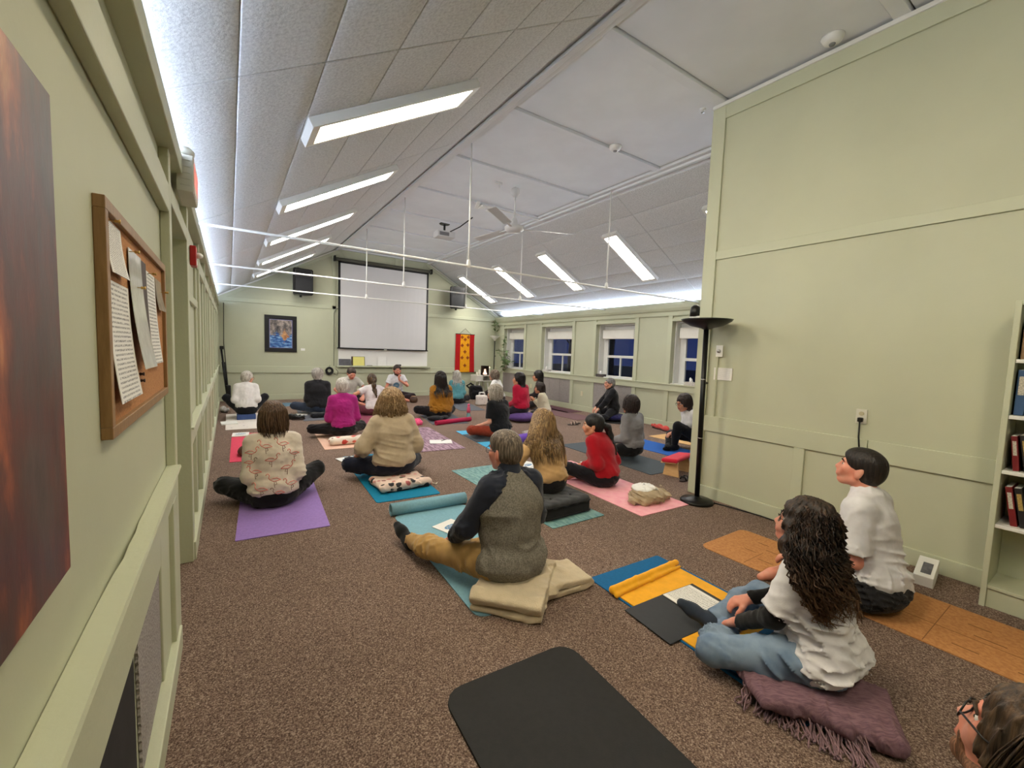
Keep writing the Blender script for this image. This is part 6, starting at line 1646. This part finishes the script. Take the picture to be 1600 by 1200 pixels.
# footwear
def shoe(x, y, rot, m, label, kind='slipper', s=1.0, group=None):
    h = empty(kind, (x, y, 0.001), R(rot), label=label, cat='shoe', group=group)
    out = [(0.035*s*math.cos(a)*(1.15 if math.sin(a) > 0 else 0.9), 0.12*s*math.sin(a)) for a in np.linspace(0, 6.2832, 18)[:-1]]
    MB().prism(out, 0, 0.018).build('sole', mat('sole_dark', (60, 50, 48), 0.8), h)
    if kind == 'slipper': h.scale = (1.1, 1.0, 1.7)
    if kind == 'sandal':
        for yy_ in (0.05, -0.02): MB().tube([(-0.036, yy_, 0.015), (-0.02, yy_, 0.05), (0.02, yy_, 0.05), (0.036, yy_, 0.015)], 0.010, 6).build('strap', m, h, smooth=True)
    else:
        soft('upper', [([ell((0, 0.05*s, 0.03), (0.042*s, 0.075*s, 0.036)), cap((-0.034*s, 0, 0.03), (-0.028*s, -0.10*s, 0.035), 0.012), cap((0.034*s, 0, 0.03), (0.028*s, -0.10*s, 0.035), 0.012), cap((-0.028*s, -0.10*s, 0.035), (0.028*s, -0.10*s, 0.035), 0.012)], [((0, 0, 0.012), (0, 0, -1))])], 0.008, m, h, sub=[ell((0, -0.03*s, 0.045), (0.024, 0.06, 0.03))])
M_SLIP = fabric('slipper_coral', (206, 84, 78))
shoe(7.16, 5.42, 170, M_SLIP, 'coral slipper by the window wall baseboard, nearer the far wall', 'slipper', 1.2)
shoe(7.10, 5.22, 160, M_SLIP, 'coral slipper by the window wall baseboard, nearer the partition', 'slipper', 1.2)
shoe(4.48, 2.96, 100, M_BLACK, 'black sandal on the floor just behind the partition end', 'sandal')
shoe(4.52, 2.83, 95, M_BLACK, 'second black sandal tucked behind the partition end', 'sandal')
M_PRINT = floral('shoe_print', (206, 180, 168), [(120, 50, 56), (60, 50, 50), (200, 120, 110)], 40, 0.2)
shoe(5.80, 6.42, 70, M_PRINT, 'patterned flat shoe lying alone on the carpet, nearer the camera', 'sandal')
shoe(5.95, 6.52, 75, M_PRINT, 'patterned flat shoe lying alone on the carpet, nearer the windows', 'sandal')
shoe(1.08, 8.93, 80, M_BLACK, 'black clog on the carpet beside the grey mat', 'slipper')
shoe(1.02, 9.02, 70, M_BLACK, 'second black clog on the carpet beside the grey mat', 'slipper')
for k in range(2): shoe(-0.10, 10.35+0.14*k, 20, mat('shoe_grey', (186, 182, 180), 0.8, 0.2, 20), 'pale grey sneaker by the baseboard in the far left corner, %s' % ('front one', 'rear one')[k], 'slipper', 1.1)
# bags and bottle
wbt = empty('water_bottle', (4.10, 7.74, 0.008), label='clear water bottle with a pink cap beside the mustard jacket', cat='bottle')
MB().lathe([(0.033, 0), (0.036, 0.01), (0.036, 0.15), (0.03, 0.17)], 16).build('lower_body', mat('bottle_teal', (126, 176, 182), 0.2, 0.1, 20), wbt, smooth=True)
MB().lathe([(0.036, 0.13), (0.036, 0.24), (0.022, 0.27), (0.022, 0.30), (0, 0.30)], 16).build('upper_body', mat('bottle_pink', (230, 100, 130), 0.25, 0.1, 20), wbt, smooth=True)
MB().lathe([(0.024, 0.295), (0.024, 0.325), (0.01, 0.33), (0, 0.33)], 16).build('cap', mat('bottle_cap', (226, 80, 120), 0.3), wbt, smooth=True)
db = empty('black_pouch', (3.42, 7.85, 0.008), R(10), label='black bag spilling small things behind the woman in the mustard jacket', cat='bag')
soft('body', [([ell((0, 0, 0.05), (0.18, 0.09, 0.05)), ell((0.25, 0.08, 0.04), (0.10, 0.06, 0.035))], [])], 0.012, fabric('pouch_black', (26, 26, 30), 0.3), db, k=0.03, disp=creases(5, (20, 20, 20), 0.012))
MB().tube([(-0.1, -0.06, 0.05), (0, -0.12, 0.03), (0.1, -0.07, 0.06)], 0.008, 6).build('strap', M_BLACK, db, smooth=True)
pp = empty('pink_cloth', (2.92, 7.62, 0.0), R(30), label='bright pink scarf crumpled on the carpet near the mustard jacket', cat='scarf')
soft('folds', [([ell((0, 0, 0.04), (0.16, 0.12, 0.06)), cap((-0.2, 0.1, 0.02), (0.1, 0.1, 0.06), 0.03)], [])], 0.011, floral('scarf_pink', (226, 84, 128), [(240, 170, 190), (206, 50, 100)], 14, 0.2), pp, disp=creases(7, (50, 50, 50), 0.02))
bg_ = empty('black_backpack', (6.05, 11.0, 0.0), R(-20), label='black backpack standing on the carpet in front of the white side table', cat='bag')
soft('body', [([rbox((0, 0, 0.20), (0.19, 0.13, 0.20), 0.08), rbox((0, -0.13, 0.14), (0.14, 0.05, 0.11), 0.04)], [])], 0.014, fabric('backpack_black', (24, 24, 28), 0.2), bg_, disp=creases(17, (12, 12, 16), 0.012))
MB().tube([(-0.05, 0.05, 0.39), (-0.16, 0.0, 0.47), (-0.28, -0.04, 0.40), (-0.16, 0.02, 0.30)], 0.03, 6).build('strap', MATS['backpack_black'], bg_, smooth=True)
tt = empty('tote_bag', (5.55, 9.75, 0.0), R(-12), label='white printed tote bag on the carpet beside the person in teal', cat='bag')
soft('body', [([rbox((0, 0, 0.13), (0.15, 0.09, 0.13), 0.05)], [])], 0.012, floral('tote_print', (216, 206, 200), [(150, 120, 120), (170, 160, 156), (120, 100, 110)], 16, 0.16), tt, disp=creases(27, (14, 14, 14), 0.012))
for y_ in (-0.04, 0.04): MB().tube([(-0.08, y_, 0.24), (-0.06, y_, 0.34), (0.06, y_, 0.34), (0.08, y_, 0.24)], 0.009, 6).build('handle', M_PAPER, tt, smooth=True)
vs_ = empty('wooden_shaker', (4.05, 10.75, 0.0), label='dark brown drum on the carpet behind the woman in the mustard jacket', cat='drum')
MB().lathe([(0.07, 0), (0.10, 0.03), (0.11, 0.09), (0.09, 0.15), (0.06, 0.17), (0, 0.17)], 16).build('body', wood('dark_wood', (60, 38, 26), (90, 60, 40)), vs_, smooth=True)
MB().lathe([(0.062, 0.168), (0.062, 0.176), (0, 0.176)], 16).build('lid', mat('drum_skin', (170, 140, 104), 0.7), vs_)
gp = empty('phone', (4.02, 6.62, 0.001), R(40), label='black phone lying on the carpet beside the sky blue mat', cat='phone')
MB().box((-0.035, -0.075, 0), (0.035, 0.075, 0.009), 0.004).build('case', M_BLACK, gp); MB().box((-0.031, -0.07, 0.0088), (0.031, 0.07, 0.0096)).build('screen', mat('phone_glass', (12, 12, 16), 0.1), gp)

# ================================================================== the people, nearest first
def shirt_of(root): return [c for c in root.children if c.name.split('.')[0] == 'shirt'][0]
def project_print(root, name, m, strokes, front=False, rad=0.0028, lift=0.0015):
    """drawn lines laid on the shirt: strokes are lists of (u, v) in the person's own frame, thrown along y onto the cloth"""
    sh = shirt_of(root); me = sh.data
    bv = BVHTree.FromPolygons([v.co.copy() for v in me.vertices], [tuple(p.vertices) for p in me.polygons])
    mb = MB(); ok = False
    for st in strokes:
        pts = []
        for u, v in st:
            o = Vector((u, 1.5 if front else -1.5, v)); h = bv.ray_cast(o, Vector((0, -1 if front else 1, 0)))
            if h[0] is not None: pts.append(h[0]+h[1]*lift)
        if len(pts) > 1: mb.tube(pts, rad, 5); ok = True
    if ok: return mb.build(name, m, root, smooth=True)
M_FRAME = mat('spectacle_black', (20, 18, 18), 0.3); M_FRAME_RED = mat('spectacle_red', (150, 40, 36), 0.3)
K = dict
# -- bottom right corner: only the head is in the picture
P1 = person('person with brown hair and glasses at the bottom right corner of the picture', 1.20, -0.045, 4, s=0.97, hscale=1.0, z0=0.065, lean=4, slouch=5, near=2, fem=False, skinm=SK_PINK, hair='shag', hairc=((70, 53, 38), (100, 78, 56)), hairn=220, head=(-20, 15, 0), top=(60, 62, 70), beard=(120, 84, 60), glasses=M_FRAME, seed=41)
# -- woman with curly hair
P2 = person('woman with long curly dark hair in a white t-shirt and jeans on the purple shawl', 2.19, 0.70, 8, s=0.90, z0=0.07, lean=9, slouch=5, near=2, top=(224, 222, 226), sleeve='short', sleeve_len=0.86, pantmat=mat('denim_light', (128, 146, 166), 0.9, 0, 9, 0.3, 400, rgb2=(102, 122, 146), spec=0.15), under=fabric('knit_black', (20, 19, 20), 0.2), skinm=SK_PINK,
            hair='curly', hscale=1.0, hlong=0.95, tips=(112, 78, 50), hairc=((36, 26, 21), (74, 52, 38)), hairn=700, curl=0.034, hairrad=0.0052, head=(14, 14, 0), glasses=M_FRAME, hemz=-0.05, hwide=1.75, wide=1.14, hip=1.15, fullness=0.010, belly=0.02, knees={-1: (-0.34, 0.40, 0.125), 1: (0.32, 0.40, 0.19)}, ankles={-1: (0.04, 0.46, 0.06), 1: (-0.02, 0.56, 0.07)},
            feet={-1: (0.8, 0.3, 0.1), 1: (-0.35, 0.7, 0.35), 'sock': fabric('sock_slate', (52, 60, 72), 0.2)}, hands={-1: (-0.10, 0.36, 0.20), 1: (0.12, 0.38, 0.24)}, elbows={-1: (-0.55, -0.3, -0.75), 1: (0.5, -0.3, -0.75)}, crease=0.016, seed=3)
# -- man in white t-shirt
P3 = person('man with short dark hair in a white t-shirt looking up, sitting by the partition', 3.20, 0.80, 2, s=1.11, z0=0.015, lean=7, slouch=4, near=2, fem=False, top=(220, 219, 224), sleeve='short', sleeve_len=0.8, pants=(36, 35, 38), skinm=SK_PINK, hair='buzz', hscale=0.95, hairc=((26, 20, 18), (48, 38, 32)), hairn=0, head=(6, 13, 0), hands={-1: (-0.16, 0.30, 0.20), 1: (0.16, 0.30, 0.20)}, wide=0.94, shw=1.0, crease=0.018, seed=8, beard=None, pose='cross', neckh=1.1)
# -- man in grey raglan fleece
M_FLEECE = mat('fleece_heather', (136, 131, 120), 0.95, 0, 120, 0.7, 260, rgb2=(106, 102, 94), spec=0.1); M_NAVY = fabric('fleece_navy', (40, 44, 56), 0.15)
P4 = person('man with glasses in a grey fleece with navy sleeves and khaki trousers', 1.42, 2.06, 3, s=1.03, z0=0.09, lean=2, slouch=4, near=2, fem=False, topmat=M_FLEECE, sleeve_mat=M_NAVY, sleeve='long', collar=(M_NAVY, 0.075), pantmat=fabric('khaki', (176, 140, 86), 0.15), skinm=SK_PINK, hair='buzz', hscale=1.03, hemz=-0.07, hairc=((84, 72, 60), (138, 124, 108)), head=(12, -3, 0), glasses=M_FRAME,
            wide=1.16, shw=1.05, belly=0.035, hip=1.12, fullness=0.010, knees={-1: (-0.26, 0.42, 0.13), 1: (0.34, 0.28, 0.13)}, ankles={-1: (-0.31, 0.80, 0.065), 1: (-0.02, 0.46, 0.06)}, feet={-1: (-0.10, 0.75, 0.28), 1: (-0.7, 0.4, 0.0), 'sock': fabric('sock_black', (18, 18, 20), 0.2)}, hands={-1: (-0.20, 0.34, 0.24), 1: (0.18, 0.30, 0.24)}, elbows={-1: (-0.6, -0.35, -0.7), 1: (0.6, -0.35, -0.7)}, crease=0.012, seed=14)
# -- woman in tan sweatshirt
P5 = person('woman with long dark blonde hair in a tan sweatshirt on the tufted cushion', 2.50, 3.03, 4, s=0.90, z0=0.145, hwide=1.7, lean=10, slouch=7, near=1, top=(188, 152, 106), pants=(24, 23, 26), hair='longer', hairc=((120, 92, 60), (186, 154, 106)), hairn=420, hairrad=0.005, head=(12, -2, 6), wide=1.05, fullness=0.014, crease=0.012, seed=22, hands={-1: (-0.30, 0.36, 0.34), 1: (0.2, 0.34, 0.30)}, elbows={-1: (-0.8, -0.1, -0.5), 1: (0.5, -0.4, -0.7)}, knees={-1: (-0.33, 0.30, 0.30), 1: (0.33, 0.30, 0.22)}, hemz=0.02)
# -- woman in red sweater
P6 = person('woman in a red sweater with a long black ponytail on the pink mat', 3.46, 3.24, 10, s=0.93, z0=0.012, lean=12, slouch=7, near=1, top=(168, 20, 34), pants=(26, 26, 32), hair='short', tail='long', hairc=((16, 14, 15), (38, 33, 33)), head=(34, -6, 0), skinm=SK_OLIVE, wide=1.06, fullness=0.012, crease=0.010, seed=25, knees={-1: (-0.33, 0.33, 0.20), 1: (0.35, 0.30, 0.13)})
# -- person in grey sweatshirt
P7 = person('person with a dark bob in a grey sweatshirt over a white collar', 4.58, 3.84, 4, s=0.93, z0=0.10, lean=3, slouch=3, near=1, top=(128, 128, 130), pants=(20, 20, 24), hair='bob', hairc=((38, 28, 26), (70, 54, 48)), hairn=120, head=(-4, 2, 0), skinm=SK_OLIVE, wide=0.95, fullness=0.012, collar=(fabric('collar_white', (222, 222, 220), 0.05), 0.050), seed=27)
# -- person half hidden by the partition
P8 = person('person with a dark bob in a white t-shirt half hidden behind the partition', 6.16, 3.90, 62, s=0.95, z0=0.10, lean=16, slouch=8, near=0, top=(226, 224, 224), sleeve='short', pants=(20, 20, 24), hair='bob', hairc=((38, 26, 24), (66, 50, 44)), hairn=80, head=(6, -14, 0), glasses=M_FRAME, skinm=SK_OLIVE, seed=29, knees={-1: (-0.12, 0.42, 0.42), 1: (0.30, 0.32, 0.20)}, ankles={-1: (-0.12, 0.46, 0.06), 1: (0.0, 0.5, 0.06)}, hands={-1: (-0.10, 0.34, 0.30), 1: (0.15, 0.34, 0.26)}, feet={-1: (0, 1, -0.15), 1: (-0.7, 0.5, 0), 'sock': MATS['sock_black']})
# -- woman in flamingo sweater
P9 = person('woman with straight brown hair in a cream sweater printed with pink flamingos', 0.315, 4.22, -2, s=1.05, z0=0.012, lean=8, slouch=6, near=1, top=(214, 202, 186), pants=(16, 16, 18), hair='shag', hlong=0.95, hairc=((82, 60, 42), (118, 92, 68)), hairn=200, hairrad=0.004, head=(-16, 0, 0), wide=1.02, fullness=0.012, crease=0.010, seed=33, knees={-1: (-0.36, 0.30, 0.14), 1: (0.37, 0.32, 0.20)})
rg_ = random.Random(9)
for (u, v) in ((-0.17, 0.50), (0.07, 0.56), (-0.02, 0.44), (-0.14, 0.34), (0.10, 0.36), (0.16, 0.47), (0.0, 0.27), (-0.10, 0.20), (0.13, 0.22), (0.03, 0.16), (-0.18, 0.42), (-0.06, 0.55)):
    a = rg_.choice((-1, 1)); sc = 0.055*rg_.uniform(0.85, 1.15); pk, dk = [], []
    pk.append([(u+a*sc*x, v+sc*y) for x, y in ((-0.8, -0.05), (-0.3, 0.25), (0.2, 0.22), (0.5, 0.0), (0.1, -0.2), (-0.4, -0.12), (-0.8, -0.05))])
    (pk if rg_.random() < 0.5 else dk).append([(u+a*sc*x, v+sc*y) for x, y in ((0.5, 0.0), (0.75, 0.3), (0.6, 0.6), (0.8, 0.85), (1.0, 0.8), (1.05, 0.62))])
    dk.append([(u+a*sc*x, v+sc*y) for x, y in ((0.0, -0.2), (0.05, -0.6), (-0.02, -1.0))]); dk.append([(u+a*sc*x, v+sc*y) for x, y in ((-0.15, -0.2), (-0.3, -0.55), (-0.05, -0.62))])
    f1 = project_print(P9, 'flamingo_print', fabric('print_pink', (222, 136, 126)), pk, rad=0.0034)
    f2 = project_print(P9, 'flamingo_legs', fabric('print_brown', (120, 92, 84)), dk, rad=0.0022)
    if f1 and f2: f2.parent = f1
# -- blonde woman in beige sweater
P10 = person('blonde woman with a full bob in a beige sweater and navy trousers', 1.475, 4.44, 0, s=1.05, z0=0.085, lean=8, slouch=5, near=1, top=(180, 162, 136), sleeve='elbow', pants=(22, 26, 42), hair='bobwide', hwide=1.1, hairc=((140, 110, 76), (204, 174, 132)), hairn=320, curl=0.008, hairrad=0.0042, head=(4, 0, 0), wide=1.18, hip=1.16, shw=1.08, fullness=0.014, belly=0.02, crease=0.012, seed=36, hands={-1: (-0.31, 0.26, 0.24), 1: (0.24, 0.28, 0.24)}, elbows={-1: (-0.5, -0.5, -0.6), 1: (0.3, -0.5, -0.8)}, knees={-1: (-0.38, 0.30, 0.15), 1: (0.34, 0.34, 0.13)})
# -- woman in magenta
P11 = person('woman with short grey hair in a magenta long sleeved top', 1.465, 6.90, -2, s=1.03, z0=0.055, lean=3, slouch=4, near=1, top=(166, 38, 118), pants=(24, 22, 26), hair='short', hairc=((176, 168, 158), (226, 221, 213)), head=(-3, -4, 0), wide=0.98, crease=0.013, seed=38, hands={-1: (-0.13, 0.26, 0.22), 1: (0.13, 0.26, 0.22)}, elbows={-1: (-0.3, -0.5, -0.75), 1: (0.3, -0.5, -0.75)}, knees={-1: (-0.40, 0.24, 0.13), 1: (0.33, 0.30, 0.13)})
# -- far left corner
P12 = person('elderly person with grey hair and glasses in a white top beside the far left corner', 0.255, 9.34, 0, s=0.97, z0=0.10, lean=16, slouch=7, near=0, fem=False, top=(226, 222, 220), pants=(22, 22, 28), hair='short', hairc=((176, 169, 158), (222, 217, 208)), head=(-38, -8, 0), glasses=M_FRAME_RED, wide=1.02, shw=1.0, fullness=0.008, seed=44, knees={-1: (-0.32, 0.22, 0.40), 1: (0.32, 0.22, 0.40)}, ankles={-1: (-0.08, 0.46, 0.06), 1: (0.08, 0.48, 0.06)})
# -- person in black vest
P13 = person('person with curly grey hair in a black vest and jeans', 1.51, 9.46, -4, s=1.06, z0=0.05, lean=4, slouch=4, near=0, top=(34, 33, 37), pants=(52, 62, 82), hair='short', hairc=((188, 182, 174), (232, 228, 222)), hairn=60, curl=0.008, head=(-6, 0, 0), wide=1.08, shw=1.10, fullness=0.014, seed=46, collar=(fabric('scarf_plaid', (62, 60, 70), 0.3), 0.075), knees={-1: (-0.40, 0.22, 0.16), 1: (0.34, 0.30, 0.13)})
# -- the two facing the camera
P14 = person('man in a pale grey t-shirt facing the camera with his head bowed', 2.46, 11.05, 184, s=1.06, z0=0.05, lean=10, slouch=8, near=0, fem=False, top=(206, 204, 196), sleeve='short', pants=(36, 30, 34), hair='short', hairc=((58, 46, 40), (92, 76, 66)), head=(0, -26, 0), skinm=SK_PINK, shw=1.06, seed=48, hands={-1: (-0.24, 0.34, 0.22), 1: (0.24, 0.34, 0.22)}, elbows={-1: (-0.8, -0.2, -0.5), 1: (0.8, -0.2, -0.5)})
P15 = person('bearded man in a white t-shirt with a blue emblem resting chin on hand', 3.80, 11.45, 176, s=1.08, z0=0.05, lean=4, slouch=4, near=1, fem=False, top=(226, 226, 230), sleeve='short', pants=(40, 28, 30), hair='short', hairc=((44, 32, 28), (78, 60, 50)), head=(-6, -4, 0), beard=(64, 44, 36), glasses=M_FRAME, skinm=SK_PINK, shw=1.05, seed=50, hands={1: (0.18, 0.30, 0.20), -1: (-0.02, 0.265, 0.528, (0.3, -0.3, 0.6), (0.15, -0.25, 0.9), 0.9)}, elbows={-1: (-0.7, 0.35, -0.8), 1: (0.7, -0.3, -0.6)})
cx_, cz_ = 0.03, 0.42
project_print(P15, 'emblem', fabric('emblem_steel', (104, 140, 168)), [[(cx_+0.075*r_*math.cos(a), cz_+0.075*r_*math.sin(a)) for a in np.linspace(0, 6.2832, 20)] for r_ in (1.0, 0.88, 0.76, 0.64, 0.52, 0.4, 0.28, 0.16)], front=True, rad=0.0052)
project_print(P15, 'emblem_line', M_PAPER, [[(cx_+x, cz_+y) for x, y in ((-0.04, -0.01), (-0.02, 0.012), (-0.005, -0.006), (0.012, 0.016), (0.04, -0.012))]], front=True, rad=0.003, lift=0.006)
# -- girl with ponytail
P16 = person('girl with a brown ponytail in a white t-shirt seen from behind', 2.54, 9.02, 8, s=1.0, z0=0.02, lean=8, slouch=5, near=0, top=(226, 218, 220), sleeve='short', pants=(112, 58, 70), hair='pony', hairc=((48, 34, 28), (128, 100, 62)), head=(-8, -4, 0), skinm=SK_OLIVE, fullness=0.010, seed=52, hands={-1: (-0.32, 0.22, 0.30), 1: (0.3, 0.24, 0.26)}, elbows={-1: (-0.9, -0.2, -0.3), 1: (0.8, -0.3, -0.4)})
# -- mustard jacket
P17 = person('woman with very long dark hair in a mustard jacket', 3.68, 8.14, -4, s=1.10, z0=0.02, lean=4, slouch=4, near=0, topmat=fabric('mustard_fleece', (158, 106, 30), 0.18), pants=(22, 20, 24), hair='longer', hairc=((24, 18, 17), (52, 38, 32)), hlong=0.85, hwide=0.85, hairn=260, hairrad=0.005, head=(-4, 0, 0), wide=1.10, shw=1.0, fullness=0.016, crease=0.013, seed=54, knees={-1: (-0.40, 0.22, 0.15), 1: (0.32, 0.30, 0.13)})
# -- person in teal
P18 = person('person with long grey hair in a teal top', 5.06, 10.22, -14, s=0.98, z0=0.03, lean=5, slouch=4, near=0, top=(88, 146, 156), pants=(34, 32, 36), hair='longer', hairc=((184, 178, 168), (226, 222, 214)), hlong=0.7, hwide=0.85, hairn=160, hairrad=0.005, head=(-10, 0, 0), wide=1.0, fullness=0.012, seed=56)
# -- woman in black with rust trousers
P19 = person('woman with wavy grey hair in a black t-shirt and rust coloured trousers', 3.72, 5.88, 14, s=1.0, z0=0.03, lean=7, slouch=5, near=1, top=(20, 20, 22), sleeve='short', sleeve_len=0.8, pants=(142, 56, 36), hair='shag', hlong=0.85, hwide=1.15, hairc=((164, 154, 138), (216, 208, 194)), hairn=220, curl=0.007, hairrad=0.004, head=(16, -4, 0), wide=1.16, shw=1.05, fullness=0.014, seed=58, hands={-1: (-0.24, 0.28, 0.20), 1: (0.22, 0.3, 0.22)}, knees={-1: (-0.40, 0.28, 0.15), 1: (0.33, 0.32, 0.13)})
# -- white t-shirt by the plant
P20 = person('person with curly grey brown hair in a white t-shirt over dark sleeves near the plant', 6.22, 9.90, 34, s=1.04, z0=0.04, lean=12, slouch=6, near=0, top=(228, 226, 224), sleeve='short', pants=(54, 44, 46), under=fabric('sleeve_brown', (52, 42, 44)), hair='shag', hairc=((112, 94, 78), (186, 172, 154)), hairn=160, curl=0.012, hwide=1.25, hlong=1.1, head=(10, 0, 0), seed=60, hands={-1: (-0.30, 0.34, 0.26), 1: (0.2, 0.3, 0.25)}, elbows={-1: (-0.6, 0.1, -0.6), 1: (0.5, -0.4, -0.7)}, knees={-1: (-0.36, 0.32, 0.20), 1: (0.33, 0.32, 0.15)})
# -- far red sweater
P21 = person('dark haired woman in a crimson sweater on the round purple cushion', 5.08, 7.22, 12, s=0.98, z0=0.165, lean=5, slouch=4, near=0, top=(176, 24, 56), pants=(38, 30, 40), hair='long', hlong=0.6, hwide=0.9, hairc=((22, 17, 18), (46, 36, 36)), hairn=80, head=(38, 2, 0), skinm=SK_OLIVE, fullness=0.014, seed=62)
# -- dark haired person by the wall
P22 = person('dark haired person in a dark cardigan over white by the second radiator', 6.68, 8.62, 40, s=1.02, z0=0.10, lean=6, slouch=4, near=0, top=(44, 38, 42), pants=(40, 36, 38), hair='long', hlong=0.6, hwide=0.9, hairc=((26, 20, 20), (50, 40, 38)), hairn=60, head=(14, 0, 0), skinm=SK_OLIVE, seed=64, hands={-1: (-0.05, 0.36, 0.30), 1: (0.1, 0.34, 0.28)})
# -- young person with patterned top
P23 = person('young person with short dark hair in a cream patterned top turned to the side', 5.86, 7.40, 42, s=0.88, z0=0.03, lean=10, slouch=6, near=0, topmat=floral('top_cream_print', (204, 196, 172), [(150, 140, 110), (120, 120, 96)], 30, 0.10), pants=(50, 46, 46), hair='bob', hairc=((40, 29, 26), (72, 54, 46)), hairn=60, head=(18, 0, 0), skinm=SK_OLIVE, fem=False, fullness=0.010, seed=66, hands={-1: (-0.04, 0.30, 0.44), 1: (0.08, 0.32, 0.40)})
# -- black jacket by the radiator
P24 = person('person with short grey hair and red glasses in a black jacket on the navy cushion', 7.06, 6.52, 56, s=0.93, z0=0.15, lean=6, slouch=4, near=1, top=(24, 24, 28), pants=(26, 26, 32), hair='short', hairc=((96, 92, 90), (150, 146, 142)), head=(14, 2, 0), glasses=M_FRAME_RED, wide=1.08, fullness=0.018, seed=68, collar=(fabric('jacket_collar', (30, 30, 36), 0.2), 0.055), hands={-1: (-0.22, 0.44, 0.24), 1: (0.16, 0.42, 0.24)}, elbows={-1: (-0.5, -0.2, -0.6), 1: (0.5, -0.3, -0.6)})
for o_ in list(bpy.data.objects):
    if '_hc' in o_: del o_['_hc']
